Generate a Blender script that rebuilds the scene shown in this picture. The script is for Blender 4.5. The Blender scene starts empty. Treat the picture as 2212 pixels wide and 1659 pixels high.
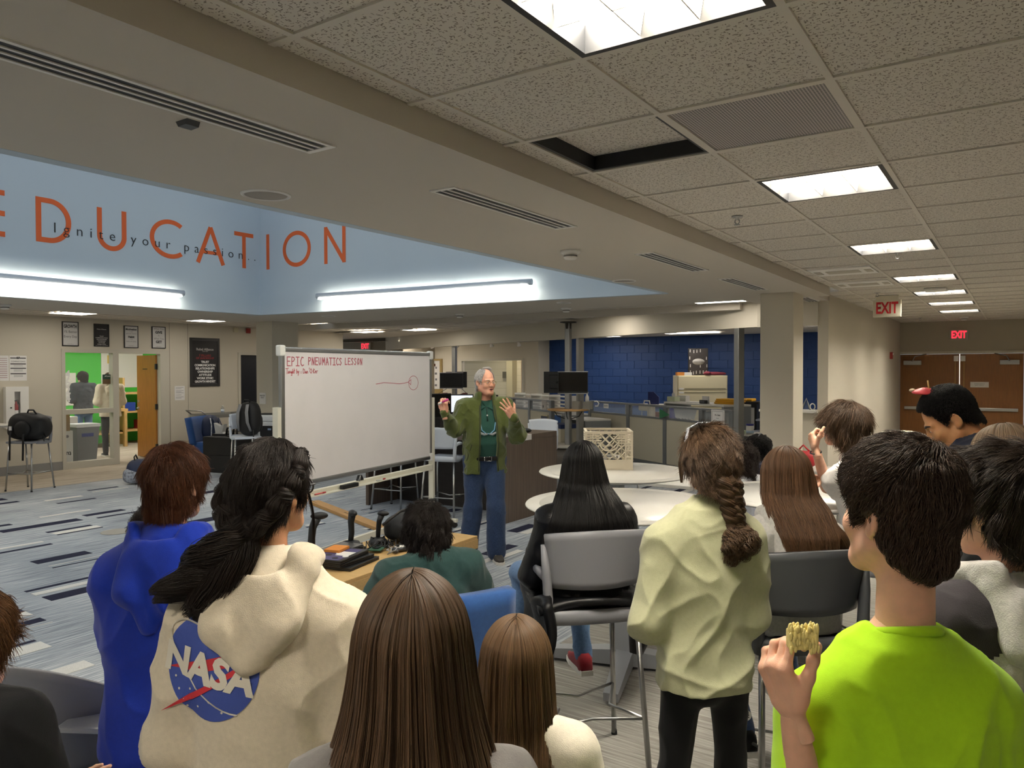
import bpy, bmesh, math, random
import numpy as np
from mathutils import Vector, Matrix
from mathutils.bvhtree import BVHTree
random.seed(7); np.random.seed(7)
S = bpy.context.scene
COL = S.collection
PI = math.pi
# ------------------------------------------------------------------ camera
CAM_H = 1.77
YAW, PITCH, ROLL, FPX = 0.594852, -0.018625, -0.001748, 1619.0
fw = Vector((-math.sin(YAW)*math.cos(PITCH), math.cos(YAW)*math.cos(PITCH), math.sin(PITCH)))
rt = Vector((math.cos(YAW), math.sin(YAW), 0)); up = rt.cross(fw)
rt, up = rt*math.cos(ROLL)+up*math.sin(ROLL), up*math.cos(ROLL)-rt*math.sin(ROLL)
cd = bpy.data.cameras.new('camera'); cam = bpy.data.objects.new('camera', cd); COL.objects.link(cam)
m3 = Matrix((rt, up, -fw)).transposed()
cam.matrix_world = Matrix.Translation((0, 0, CAM_H)) @ m3.to_4x4()
cd.sensor_width = 36; cd.lens = FPX/2212*36; cd.clip_start = .05; cd.clip_end = 200
S.camera = cam
# ------------------------------------------------------------------ world, exposure
w = bpy.data.worlds.new('dusk_sky'); S.world = w; w.use_nodes = True
w.node_tree.nodes['Background'].inputs[0].default_value = (.60, .66, .73, 1)
w.node_tree.nodes['Background'].inputs[1].default_value = .42
S.view_settings.view_transform = 'Standard'; S.view_settings.look = 'None'
S.view_settings.gamma = 1; S.view_settings.use_curve_mapping = False
S.view_settings.exposure = 0.75
S.cycles.use_denoising = True; S.cycles.max_bounces = 7; S.cycles.diffuse_bounces = 4
S.cycles.transparent_max_bounces = 8; S.cycles.sample_clamp_indirect = 6
TROFFER, LINEAR, BACKROOM = 55.0, 36.0, 15.0      # lamp strengths

# ------------------------------------------------------------------ helpers
def lin(h):
    h = h.lstrip('#'); o = []
    for i in (0, 2, 4):
        c = int(h[i:i+2], 16)/255; o.append(c/12.92 if c <= .04045 else ((c+.055)/1.055)**2.4)
    return tuple(o)+(1.0,)
MATS = {}
def nodes_of(name):
    m = bpy.data.materials.new(name); m.use_nodes = True
    nt = m.node_tree; return m, nt, nt.nodes['Principled BSDF']
def mat(name, col, rough=.6, metal=0, spec=.5, emit=None, es=0, noise=0, nscale=30, bump=0, bscale=200, sheen=0, trans=0, alpha=1, stretch=None, coat=0):
    if name in MATS: return MATS[name]
    m, nt, b = nodes_of(name); c = lin(col) if isinstance(col, str) else col
    b.inputs['Base Color'].default_value = c; b.inputs['Roughness'].default_value = rough
    b.inputs['Metallic'].default_value = metal; b.inputs['Specular IOR Level'].default_value = spec
    if coat: b.inputs['Coat Weight'].default_value = coat
    if sheen: b.inputs['Sheen Weight'].default_value = sheen; b.inputs['Sheen Roughness'].default_value = .5
    if trans: b.inputs['Transmission Weight'].default_value = trans; b.inputs['IOR'].default_value = 1.2
    if alpha < 1: b.inputs['Alpha'].default_value = alpha
    if emit: b.inputs['Emission Color'].default_value = lin(emit); b.inputs['Emission Strength'].default_value = es
    if noise or bump:
        tc = nt.nodes.new('ShaderNodeTexCoord'); src = tc.outputs['Object']
        if stretch:
            mp = nt.nodes.new('ShaderNodeMapping'); mp.inputs['Scale'].default_value = stretch
            nt.links.new(src, mp.inputs[0]); src = mp.outputs[0]
    if noise:
        n = nt.nodes.new('ShaderNodeTexNoise'); n.inputs['Scale'].default_value = nscale; n.inputs['Detail'].default_value = 5
        nt.links.new(src, n.inputs['Vector'])
        r = nt.nodes.new('ShaderNodeMapRange'); r.inputs[1].default_value = .3; r.inputs[2].default_value = .7
        r.inputs[3].default_value = 1-noise; r.inputs[4].default_value = 1+noise
        nt.links.new(n.outputs['Fac'], r.inputs[0])
        mx = nt.nodes.new('ShaderNodeMix'); mx.data_type = 'RGBA'; mx.blend_type = 'MULTIPLY'; mx.inputs[0].default_value = 1
        mx.inputs[6].default_value = c; nt.links.new(r.outputs[0], mx.inputs[7]); nt.links.new(mx.outputs[2], b.inputs['Base Color'])
    if bump:
        n2 = nt.nodes.new('ShaderNodeTexNoise'); n2.inputs['Scale'].default_value = bscale; n2.inputs['Detail'].default_value = 3
        nt.links.new(src, n2.inputs['Vector'])
        bp = nt.nodes.new('ShaderNodeBump'); bp.inputs['Strength'].default_value = bump; bp.inputs['Distance'].default_value = .004
        nt.links.new(n2.outputs['Fac'], bp.inputs['Height']); nt.links.new(bp.outputs[0], b.inputs['Normal'])
    MATS[name] = m; return m
def emis(name, col, s):
    if name in MATS: return MATS[name]
    m, nt, b = nodes_of(name); b.inputs['Base Color'].default_value = lin(col)
    b.inputs['Emission Color'].default_value = lin(col); b.inputs['Emission Strength'].default_value = s
    MATS[name] = m; return m

def Rz(a): return Matrix.Rotation(a, 4, 'Z')
class MB:
    """collects shapes, links them as ONE mesh object"""
    def __init__(s): s.bm = bmesh.new(); s.k = 0
    def _add(s, verts, faces, smooth=False):
        vs = [s.bm.verts.new(v) for v in verts]
        for f in faces:
            try: fc = s.bm.faces.new([vs[i] for i in f]); fc.smooth = smooth
            except ValueError: pass
        return s
    def box(s, lo, hi, M=None, bevel=0):
        e = s.k*6e-5; s.k += 1
        (x0, y0, z0), (x1, y1, z1) = [v-e for v in lo], [v+e for v in hi]
        if bevel:
            b = min(bevel, abs(x1-x0)/2.1, abs(y1-y0)/2.1, abs(z1-z0)/2.1)
            b2 = bmesh.new(); r = bmesh.ops.create_cube(b2, size=1)
            bmesh.ops.scale(b2, vec=(x1-x0, y1-y0, z1-z0), verts=b2.verts)
            bmesh.ops.translate(b2, vec=((x0+x1)/2, (y0+y1)/2, (z0+z1)/2), verts=b2.verts)
            bmesh.ops.bevel(b2, geom=list(b2.edges), offset=b, segments=2, affect='EDGES', profile=.6)
            b2.verts.index_update()
            V = [tuple((M @ v.co) if M else v.co) for v in b2.verts]; F = [[v.index for v in f.verts] for f in b2.faces]
            b2.free(); return s._add(V, F)
        V = [(x0,y0,z0),(x1,y0,z0),(x1,y1,z0),(x0,y1,z0),(x0,y0,z1),(x1,y0,z1),(x1,y1,z1),(x0,y1,z1)]
        if M: V = [tuple(M @ Vector(v)) for v in V]
        return s._add(V, [(3,2,1,0),(4,5,6,7),(0,1,5,4),(1,2,6,5),(2,3,7,6),(3,0,4,7)])
    def tube(s, pts, r, n=10, cap=True, smooth=True, closed=False, flat=1.0, upv=None):
        P = [Vector(p) for p in pts]; k = len(P); R = r if isinstance(r, (list, tuple)) else [r]*k
        rings = []; prev = None
        for i in range(k):
            if closed: t = (P[(i+1) % k]-P[i-1])
            else: t = P[min(i+1, k-1)]-P[max(i-1, 0)]
            t = t.normalized() if t.length > 1e-9 else Vector((0,0,1))
            if prev is None:
                a = Vector(upv) if upv else (Vector((0,0,1)) if abs(t.z) < .9 else Vector((1,0,0)))
            else: a = prev
            u = (a-t*a.dot(t)); u = u.normalized() if u.length > 1e-6 else t.orthogonal().normalized()
            prev = u; v = t.cross(u)
            rings.append([P[i]+u*(R[i]*math.cos(2*PI*j/n))+v*(R[i]*flat*math.sin(2*PI*j/n)) for j in range(n)])
        V = [tuple(q) for ring in rings for q in ring]; F = []
        for i in range(k if closed else k-1):
            for j in range(n):
                a, b = i*n+j, i*n+(j+1) % n; c, d = ((i+1) % k)*n+(j+1) % n, ((i+1) % k)*n+j
                F.append((a, b, c, d))
        if cap and not closed: F += [tuple(range(n-1, -1, -1)), tuple((k-1)*n+j for j in range(n))]
        return s._add(V, F, smooth)
    def cyl(s, c, r, z0, z1, n=24, r2=None, smooth=True, M=None):
        r2 = r if r2 is None else r2; V = []
        for zz, rr in ((z0, r), (z1, r2)): V += [(c[0]+rr*math.cos(2*PI*j/n), c[1]+rr*math.sin(2*PI*j/n), zz) for j in range(n)]
        if M: V = [tuple(M @ Vector(v)) for v in V]
        s._add(V, [(j, (j+1) % n, n+(j+1) % n, n+j) for j in range(n)], smooth)
        s._add(V[:n], [tuple(range(n-1, -1, -1))]); return s._add(V[n:], [tuple(range(n))])
    def lathe(s, prof, c=(0,0,0), n=28, M=None, smooth=True):
        V = []; k = len(prof)
        for r, z in prof: V += [(c[0]+r*math.cos(2*PI*j/n), c[1]+r*math.sin(2*PI*j/n), c[2]+z) for j in range(n)]
        if M: V = [tuple(M @ Vector(v)) for v in V]
        F = [(i*n+j, i*n+(j+1) % n, (i+1)*n+(j+1) % n, (i+1)*n+j) for i in range(k-1) for j in range(n)]
        F += [tuple(range(n-1, -1, -1)), tuple((k-1)*n+j for j in range(n))]
        return s._add(V, F, smooth)
    def prism(s, poly, d, M=None):
        """2D polygon (x,z) extruded along y by d"""
        s.k += 1; e = s.k*4e-5; d += e; n = len(poly); V = [(x, -e, z) for x, z in poly]+[(x, d, z) for x, z in poly]
        if M: V = [tuple(M @ Vector(v)) for v in V]
        F = [tuple(range(n)), tuple(range(2*n-1, n-1, -1))]+[(j, j+n, (j+1) % n+n, (j+1) % n) for j in range(n)]
        return s._add(V, F)
    def grid(s, f, nu, nv, smooth=True, thick=0):
        """f(u,v)->point, u,v in 0..1; optional thickness along the normal"""
        P = [[Vector(f(i/nu, j/nv)) for j in range(nv+1)] for i in range(nu+1)]
        idx = lambda i, j: i*(nv+1)+j
        F = [(idx(i,j), idx(i+1,j), idx(i+1,j+1), idx(i,j+1)) for i in range(nu) for j in range(nv)]
        V = [tuple(p) for r in P for p in r]
        if not thick: return s._add(V, F, smooth)
        N = []
        for i in range(nu+1):
            for j in range(nv+1):
                du = P[min(i+1,nu)][j]-P[max(i-1,0)][j]; dv = P[i][min(j+1,nv)]-P[i][max(j-1,0)]
                nn = du.cross(dv); N.append(nn.normalized() if nn.length > 1e-12 else Vector((0,0,1)))
        k = len(V); V2 = [tuple(Vector(V[i])-N[i]*thick) for i in range(k)]
        F2 = [tuple(k+a for a in reversed(f_)) for f_ in F]; E = []
        for i in range(nu): E += [(idx(i+1,0), idx(i,0), k+idx(i,0), k+idx(i+1,0)), (idx(i,nv), idx(i+1,nv), k+idx(i+1,nv), k+idx(i,nv))]
        for j in range(nv): E += [(idx(0,j), idx(0,j+1), k+idx(0,j+1), k+idx(0,j)), (idx(nu,j+1), idx(nu,j), k+idx(nu,j), k+idx(nu,j+1))]
        return s._add(V+V2, F+F2+E, smooth)
    def blob(s, c, r, M=None, seg=16, rings=10, e=1.0):
        """ellipsoid; e<1 makes it boxier"""
        V = []; F = []
        sg = lambda v: math.copysign(abs(v)**e, v)
        for i in range(rings+1):
            th = PI*i/rings
            for j in range(seg):
                ph = 2*PI*j/seg
                V.append(Vector((c[0]+r[0]*sg(math.sin(th))*sg(math.cos(ph)), c[1]+r[1]*sg(math.sin(th))*sg(math.sin(ph)), c[2]+r[2]*sg(math.cos(th)))))
        if M: V = [M @ v for v in V]
        for i in range(rings):
            for j in range(seg): F.append((i*seg+j, (i+1)*seg+j, (i+1)*seg+(j+1) % seg, i*seg+(j+1) % seg))
        s._add([tuple(v) for v in V], F, True)
        return s
    def build(s, name, m, parent=None, loc=None, rot=None, auto=False):
        bmesh.ops.remove_doubles(s.bm, verts=s.bm.verts, dist=1e-6) if len(s.bm.verts) < 60000 else None
        bmesh.ops.recalc_face_normals(s.bm, faces=s.bm.faces)
        me = bpy.data.meshes.new(name); s.bm.to_mesh(me); s.bm.free()
        if m: me.materials.append(m)
        return link(name, me, parent, loc, rot)
def link(name, data, parent=None, loc=None, rot=None):
    o = bpy.data.objects.new(name, data); COL.objects.link(o)
    if parent: o.parent = parent
    if loc is not None: o.location = loc
    if rot is not None: o.rotation_euler = rot if not isinstance(rot, (int, float)) else (0, 0, rot)
    return o
def tag(o, label=None, cat=None, group=None, kind=None):
    if label: o['label'] = label
    if cat: o['category'] = cat
    if group: o['group'] = group
    if kind: o['kind'] = kind
    return o
def thing(name, label, cat, loc=(0,0,0), rz=0, group=None):
    o = bpy.data.objects.new(name, None); COL.objects.link(o); o.location = loc; o.rotation_euler = (0,0,rz); o.empty_display_size = .1
    return tag(o, label, cat, group)
def struct(o): o['kind'] = 'structure'; return o
def dup(root, loc, rz=0, label=None, group=None):
    def cp(o, par):
        c = o.copy(); COL.objects.link(c)
        if par: c.parent = par
        for ch in o.children: cp(ch, c)
        return c
    r = cp(root, None); r.location = loc; r.rotation_euler = (0,0,rz)
    if label: r['label'] = label
    if group: r['group'] = group
    return r
def text_mesh(s, size, extrude=.0004, align='CENTER', bold=0, shear=0, space=1.0):
    cu = bpy.data.curves.new('tmp', 'FONT'); cu.body = s; cu.size = size; cu.extrude = extrude; cu.align_x = align; cu.align_y = 'CENTER'
    cu.offset = bold; cu.shear = shear; cu.space_character = space; cu.resolution_u = 3
    o = bpy.data.objects.new('tmp', cu); COL.objects.link(o)
    dg = bpy.context.evaluated_depsgraph_get(); me = bpy.data.meshes.new_from_object(o.evaluated_get(dg))
    bpy.data.objects.remove(o); bpy.data.curves.remove(cu); return me
def text(name, s, size, m, parent, loc, rot, fit=0, **k):
    """flat lettering; local x = reading direction, local y = up"""
    me = text_mesh(s, size, **k)
    if fit:
        xs = [v.co.x for v in me.vertices]; w_ = max(xs)-min(xs)
        if w_ > fit:
            for v in me.vertices: v.co.x *= fit/w_
    me.materials.clear(); me.materials.append(m); me.name = name
    return link(name, me, parent, loc, rot)
def stroke(mb, pts, w, d=.001):
    """flat ribbon on the local x-z plane (thickness towards -y)"""
    for (x0, z0), (x1, z1) in zip(pts[:-1], pts[1:]):
        dx, dz = x1-x0, z1-z0; L = math.hypot(dx, dz) or 1e-6; ux, uz = dx/L*w*.5, dz/L*w*.5; nx, nz = -uz, ux
        q = [(x0-ux+nx, z0-uz+nz), (x1+ux+nx, z1+uz+nz), (x1+ux-nx, z1+uz-nz), (x0-ux-nx, z0-uz-nz)]
        mb._add([(a, -d, b) for a, b in q]+[(a, 0, b) for a, b in q], [(0,1,2,3),(7,6,5,4),(0,4,5,1),(1,5,6,2),(2,6,7,3),(3,7,4,0)])
# ================================================================== setting
CEIL, SOF = 2.743, 2.645
XL, YF = -14.15, 17.40
wallm = mat('wall_paint', '#c9c2b2', .75, bump=.12, bscale=300)
greym = mat('grey_paint', '#a9aba8', .7, bump=.1, bscale=300)
framem = mat('frame_paint', '#c3beb0', .5)
sofm = mat('soffit_paint', '#c4bdb1', .8, bump=.08, bscale=200)
bluew = mat('well_blue_paint', '#bccbd8', .75, bump=.06, bscale=260)
basem = mat('rubber_base', '#8b8a88', .6)
white = mat('white_plastic', '#e9e7e2', .45)
black = mat('black_plastic', '#0d0d0e', .45)
steel = mat('brushed_steel', '#b4b4b2', .32, 1, bump=.05, bscale=400)
alu = mat('aluminium', '#a3a4a4', .38, 1)
greyplas = mat('grey_plastic', '#8f9096', .42)
lightplas = mat('pale_grey_plastic', '#c3cad6', .4)
oak = mat('oak_veneer', '#a8702c', .42, noise=.16, nscale=6, stretch=(9, 9, .7), bump=.05)
def carpet_material(name, c1, c2, c3, scale):
    m, nt, b = nodes_of(name); tc = nt.nodes.new('ShaderNodeTexCoord')
    mp = nt.nodes.new('ShaderNodeMapping'); mp.inputs['Scale'].default_value = scale; nt.links.new(tc.outputs['Object'], mp.inputs[0])
    n1 = nt.nodes.new('ShaderNodeTexNoise'); n1.inputs['Scale'].default_value = 1; n1.inputs['Detail'].default_value = 6; n1.inputs['Roughness'].default_value = .7
    nt.links.new(mp.outputs[0], n1.inputs['Vector'])
    n2 = nt.nodes.new('ShaderNodeTexNoise'); n2.inputs['Scale'].default_value = .7; n2.inputs['Detail'].default_value = 2; nt.links.new(tc.outputs['Object'], n2.inputs['Vector'])
    ad = nt.nodes.new('ShaderNodeMath'); ad.operation = 'MULTIPLY_ADD'; ad.inputs[1].default_value = .45; nt.links.new(n2.outputs['Fac'], ad.inputs[0])
    nt.links.new(n1.outputs['Fac'], ad.inputs[2])
    r = nt.nodes.new('ShaderNodeValToRGB'); e = r.color_ramp.elements
    e[0].position = .5; e[0].color = lin(c1); e[1].position = .93; e[1].color = lin(c3); k = e.new(.71); k.color = lin(c2)
    nt.links.new(ad.outputs[0], r.inputs[0]); nt.links.new(r.outputs[0], b.inputs['Base Color']); b.inputs['Roughness'].default_value = .95
    b.inputs['Specular IOR Level'].default_value = .15
    n3 = nt.nodes.new('ShaderNodeTexNoise'); n3.inputs['Scale'].default_value = 350; nt.links.new(tc.outputs['Object'], n3.inputs['Vector'])
    bp = nt.nodes.new('ShaderNodeBump'); bp.inputs['Strength'].default_value = .5; bp.inputs['Distance'].default_value = .004
    nt.links.new(n3.outputs['Fac'], bp.inputs['Height']); nt.links.new(bp.outputs[0], b.inputs['Normal'])
    return m
carpetm = carpet_material('blue_grey_carpet', '#5c636d', '#9aa1aa', '#d2d5d7', (70, 2.2, 1))
carpet2m = carpet_material('striped_grey_carpet', '#625f5a', '#8c8983', '#b0ada6', (2.0, 62, 1))
vinylm = carpet_material('wood_look_vinyl', '#938878', '#b3a897', '#c9bfae', (20, 1.4, 1))
# ---- floors
fl = struct(MB().box((-12.2, -4, -.1), (-2.45, 17.6, 0)).build('floor', carpetm))
f2 = struct(MB().box((-2.45, -4, -.1), (5, 17.6, 0)).build('floor', carpet2m))
struct(MB().box((XL-4.6, -4, -.1), (-12.2, 17.6, 0)).build('floor', vinylm))
struct(MB().box((-12.23, -4, 0), (-12.19, 14.5, .006)).build('trim_1', mat('transition_strip', '#b9b2a6', .6)))
# carpet planks in the blue carpet, at the places the photograph shows them
navyp = mat('navy_carpet_pile', '#2a2c3f', .95, spec=.1, noise=.25, nscale=200, bump=.5, bscale=350)
paleP = mat('pale_carpet_pile', '#d4d3cf', .95, spec=.1, noise=.12, nscale=200, bump=.5, bscale=350)
PLANKS = []
PLANKS = [(-7.587,-7.431,3.224,3.715,1), (-7.269,-7.254,3.24,3.713,0), (-7.178,-7.155,3.231,3.663,1), (-6.601,-6.553,2.759,3.295,1), (-6.481,-6.395,2.757,3.215,0), (-6.311,-6.149,2.763,3.145,1), (-6.15,-5.994,2.313,2.531,1), (-6.036,-5.913,2.301,2.53,0), (-5.799,-5.702,2.21,2.525,1), (-5.631,-5.624,2.165,2.534,0), (-5.624,-5.524,2.113,2.294,0), (-5.561,-5.472,2.118,2.295,1), (-5.353,-5.316,2.01,2.293,1), (-5.282,-5.126,1.974,2.301,0), (-4.715,-4.583,1.792,2.298,0), (-4.575,-4.504,1.82,2.014,1), (-8.393,-8.343,3.189,3.682,0), (-8.212,-8.156,3.139,3.685,1), (-8.831,-8.764,3.91,4.386,1), (-8.721,-8.599,3.921,4.406,0), (-8.591,-8.558,3.917,4.4,1), (-9.345,-9.177,3.641,4.485,1), (-9.497,-9.371,4.622,5.106,1), (-9.19,-9.129,4.639,5.144,1), (-9.811,-9.755,4.273,4.87,0), (-11.004,-10.916,4.856,5.343,0), (-10.636,-10.576,4.85,5.35,1), (-11.272,-11.168,4.277,4.636,1), (-11.687,-11.498,4.436,4.626,1), (-9.665,-9.57,3.698,3.895,1), (-11.405,-11.343,5.628,6.074,1), (-11.199,-11.17,5.598,6.129,0), (-4.65,-4.51,6.759,7.212,1), (-4.476,-4.373,6.756,7.208,0), (-4.304,-4.237,6.742,6.893,1), (-4.515,-4.513,5.912,6.255,1), (-4.282,-4.157,5.768,6.254,1), (-4.075,-3.999,5.788,6.112,0), (-3.933,-3.932,5.656,6.008,1), (-3.801,-3.784,5.523,6.008,1), (-4.12,-4.043,5.438,5.743,0), (-5.987,-5.836,7.287,7.492,1), (-5.737,-5.733,7.116,7.395,0), (-8.256,-8.255,7.627,7.962,1), (-8.48,-8.46,7.611,8.117,0), (-8.594,-8.535,7.61,8.147,1), (-7.84,-7.835,7.084,7.395,1), (-7.708,-7.699,7.013,7.385,0), (-6.746,-6.679,5.732,5.966,0), (-6.647,-6.618,5.667,5.943,1), (-6.049,-5.995,5.957,6.24,0), (-5.977,-5.95,5.963,6.226,1), (-5.84,-5.838,5.972,6.203,1), (-5.745,-5.703,5.933,6.208,0), (-6.882,-6.824,6.444,6.624,1), (-6.88,-6.871,6.747,6.958,1), (-6.754,-6.74,6.67,7.005,0), (-6.655,-6.637,6.657,6.946,1)]
def plank(x0, x1, y0, y1, dark):
    h = .0025 if dark else .003
    MB().box((x0, y0, .0002), (x1, y1, h)).build('carpet_plank', navyp if dark else paleP, fl)
occ = []
for (x0, x1, y0, y1, dk) in PLANKS:
    if x0 > -12.15 and x1 < -2.47: plank(x0, x1, y0, y1, dk); occ.append((x0, x1, y0, y1))
rr = random.Random(3)
for _ in range(260):
    x, y = rr.uniform(-12, -2.9), rr.uniform(-1.5, 12); wd = rr.choice((.03, .06, .1, .12, .2)); L = rr.uniform(.8, 1.1)
    if any(x < b+.3 and x+wd > a-.3 and y < d+.35 and y+L > c-.35 for a, b, c, d in occ): continue
    if len(occ) > 130: break
    plank(x, x+wd, y, y+L, rr.random() < .6); occ.append((x, x+wd, y, y+L))
    if rr.random() < .7:
        o_ = rr.uniform(-.3, .3); wd2 = rr.choice((.03, .05, .1)); plank(x+wd+.01, x+wd+.01+wd2, y+o_, y+o_+L, rr.random() < .45); occ.append((x+wd, x+wd+wd2, y+o_, y+o_+L))
MB().cyl((-8.2, 4.36), .16, 0, .004, 40).build('floor_cover', mat('cover_plate', '#8f8b84', .5, .3), fl)
# ---- ceiling of square tiles
tilem, nt, b = nodes_of('fissured_tile')
tc = nt.nodes.new('ShaderNodeTexCoord'); oi = nt.nodes.new('ShaderNodeObjectInfo')
av = nt.nodes.new('ShaderNodeVectorMath'); av.operation = 'ADD'
ms = nt.nodes.new('ShaderNodeVectorMath'); ms.operation = 'SCALE'; ms.inputs[3].default_value = 37
nt.links.new(oi.outputs['Location'], ms.inputs[0]); nt.links.new(tc.outputs['Object'], av.inputs[0]); nt.links.new(ms.outputs[0], av.inputs[1])
# short worm-like fissures: elongated voronoi cells in two directions
hs = []
for (sx, sy, rot, seed, th) in ((22, 70, .5, 1.3, .135), (70, 22, -.35, 7.1, .12), (52, 52, 0, 3.3, .10)):
    mp = nt.nodes.new('ShaderNodeMapping'); mp.inputs['Scale'].default_value = (sx, sy, 1); mp.inputs['Rotation'].default_value = (0, 0, rot); mp.inputs['Location'].default_value = (seed, seed*2, 0)
    nw = nt.nodes.new('ShaderNodeTexNoise'); nw.inputs['Scale'].default_value = 40; nt.links.new(av.outputs[0], nw.inputs['Vector'])
    wv = nt.nodes.new('ShaderNodeVectorMath'); wv.operation = 'MULTIPLY_ADD'; wv.inputs[1].default_value = (.02, .02, 0)
    nt.links.new(nw.outputs['Color'], wv.inputs[0]); nt.links.new(av.outputs[0], wv.inputs[2]); nt.links.new(wv.outputs[0], mp.inputs[0])
    v = nt.nodes.new('ShaderNodeTexVoronoi'); v.inputs['Scale'].default_value = 1; v.voronoi_dimensions = '2D'; nt.links.new(mp.outputs[0], v.inputs['Vector'])
    lt = nt.nodes.new('ShaderNodeMath'); lt.operation = 'LESS_THAN'; lt.inputs[1].default_value = th; nt.links.new(v.outputs['Distance'], lt.inputs[0]); hs.append(lt)
mxa = nt.nodes.new('ShaderNodeMath'); mxa.operation = 'MAXIMUM'; nt.links.new(hs[0].outputs[0], mxa.inputs[0]); nt.links.new(hs[1].outputs[0], mxa.inputs[1])
mxb = nt.nodes.new('ShaderNodeMath'); mxb.operation = 'MAXIMUM'; nt.links.new(mxa.outputs[0], mxb.inputs[0]); nt.links.new(hs[2].outputs[0], mxb.inputs[1])
cm = nt.nodes.new('ShaderNodeMix'); cm.data_type = 'RGBA'; cm.inputs[6].default_value = lin('#d6d0c6'); cm.inputs[7].default_value = lin('#867e73')
nt.links.new(mxb.outputs[0], cm.inputs[0]); nt.links.new(cm.outputs[2], b.inputs['Base Color']); b.inputs['Roughness'].default_value = .95; b.inputs['Specular IOR Level'].default_value = .1
iv = nt.nodes.new('ShaderNodeMath'); iv.operation = 'SUBTRACT'; iv.inputs[0].default_value = 1; nt.links.new(mxb.outputs[0], iv.inputs[1])
bp = nt.nodes.new('ShaderNodeBump'); bp.inputs['Strength'].default_value = .5; bp.inputs['Distance'].default_value = .003
nt.links.new(iv.outputs[0], bp.inputs['Height']); nt.links.new(bp.outputs[0], b.inputs['Normal'])
gridm = mat('grid_paint', '#d3cdc2', .6)
T = .612; GX0, GY0 = -1.757, 2.08-T*8
ceilo = struct(MB().box((-1.9, -4, CEIL+.14), (5, YF+.1, CEIL+.16)).build('ceiling', sofm))
tile_me = MB().box((0, 0, 0), (T-.02, T-.02, .018), bevel=.004); bmesh.ops.recalc_face_normals(tile_me.bm, faces=tile_me.bm.faces)
tme = bpy.data.meshes.new('ceiling_tile'); tile_me.bm.to_mesh(tme); tme.materials.append(tilem)
LROWS = [7, 11, 15, 19, 22, 25, 28]; LROWS_B = [3]
GRILLE = (1, 9); OPEN = (0, 9)
ny = int((YF-GY0)/T)+1
for i in range(-1, 10):
    for j in range(0, ny):
        x0, y0 = GX0+i*T, GY0+j*T
        if i == 1 and j in LROWS+LROWS_B: continue
        if i == 6 and j in LROWS+LROWS_B: continue
        if (i, j) in (GRILLE, OPEN): continue
        if y0+T > YF: continue
        if i == -1: continue
        if i > 5 and j < 6: continue
        link('ceiling_tile', tme, ceilo, (x0+.01, y0+.01, CEIL+.004))
# cut strip of tile along the soffit
for j in range(0, ny-1):
    y0 = GY0+j*T
    if y0 < 10: MB().box((-1.86, y0+.01, CEIL+.004), (GX0-.01, y0+T-.01, CEIL+.02)).build('ceiling_tile', tilem, ceilo)
    else:
        MB().box((-2.3, y0+.01, CEIL+.004), (GX0-.01, min(y0+T-.01, YF), CEIL+.02)).build('ceiling_tile', tilem, ceilo)
g = MB()
for i in range(0, 10): g.box((GX0+i*T-.012, -4, CEIL-.003), (GX0+i*T+.012, YF, CEIL+.012))
g.build('grid_runner', gridm, ceilo)
g = MB()
for j in range(0, ny+1): g.box((-1.86 if GY0+j*T < 10 else -2.3, GY0+j*T-.012, CEIL-.0028), (5, GY0+j*T+.012, CEIL+.0118))
g.build('grid_crossbar', gridm, ceilo)
# recessed opening with its tile sitting high in a black frame
x0, y0 = GX0+OPEN[0]*T, GY0+OPEN[1]*T
MB().box((x0+.012, y0+.012, CEIL+.004), (x0+.03, y0+T-.012, CEIL+.075)).box((x0+T-.03, y0+.012, CEIL+.004), (x0+T-.012, y0+T-.012, CEIL+.075)).box((x0+.012, y0+.012, CEIL+.004), (x0+T-.012, y0+.03, CEIL+.075)).box((x0+.012, y0+T-.03, CEIL+.004), (x0+T-.012, y0+T-.012, CEIL+.075)).build('black_frame', mat('black_metal', '#17181b', .5), ceilo)
link('ceiling_tile', tme, ceilo, (x0+.01, y0+.01, CEIL+.07))
# perforated return grille
perf, nt, b = nodes_of('perforated_metal'); tc = nt.nodes.new('ShaderNodeTexCoord'); v = nt.nodes.new('ShaderNodeTexVoronoi'); v.inputs['Scale'].default_value = 90; v.inputs['Randomness'].default_value = 0; v.voronoi_dimensions = '2D'
nt.links.new(tc.outputs['Object'], v.inputs['Vector']); r = nt.nodes.new('ShaderNodeValToRGB'); r.color_ramp.interpolation = 'CONSTANT'
r.color_ramp.elements[0].color = lin('#2b2827'); r.color_ramp.elements[1].color = lin('#b9b0ae'); r.color_ramp.elements[1].position = .34
nt.links.new(v.outputs['Distance'], r.inputs[0]); nt.links.new(r.outputs[0], b.inputs['Base Color']); b.inputs['Roughness'].default_value = .5
x0, y0 = GX0+GRILLE[0]*T, GY0+GRILLE[1]*T
t = thing('return_air_grille', 'square grey perforated return air grille set among the ceiling tiles', 'vent', (x0+T/2, y0+T/2, CEIL))
MB().box((-.288, -.288, .002), (.288, .288, .008)).build('perforated_plate', perf, t)
MB().box((-.297, -.297, -.003), (.297, -.283, .015)).box((-.297, .283, -.003), (.297, .297, .015)).box((-.297, -.297, -.003), (-.283, .297, .015)).box((.283, -.297, -.003), (.297, .297, .015)).build('frame', gridm, t)
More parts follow.
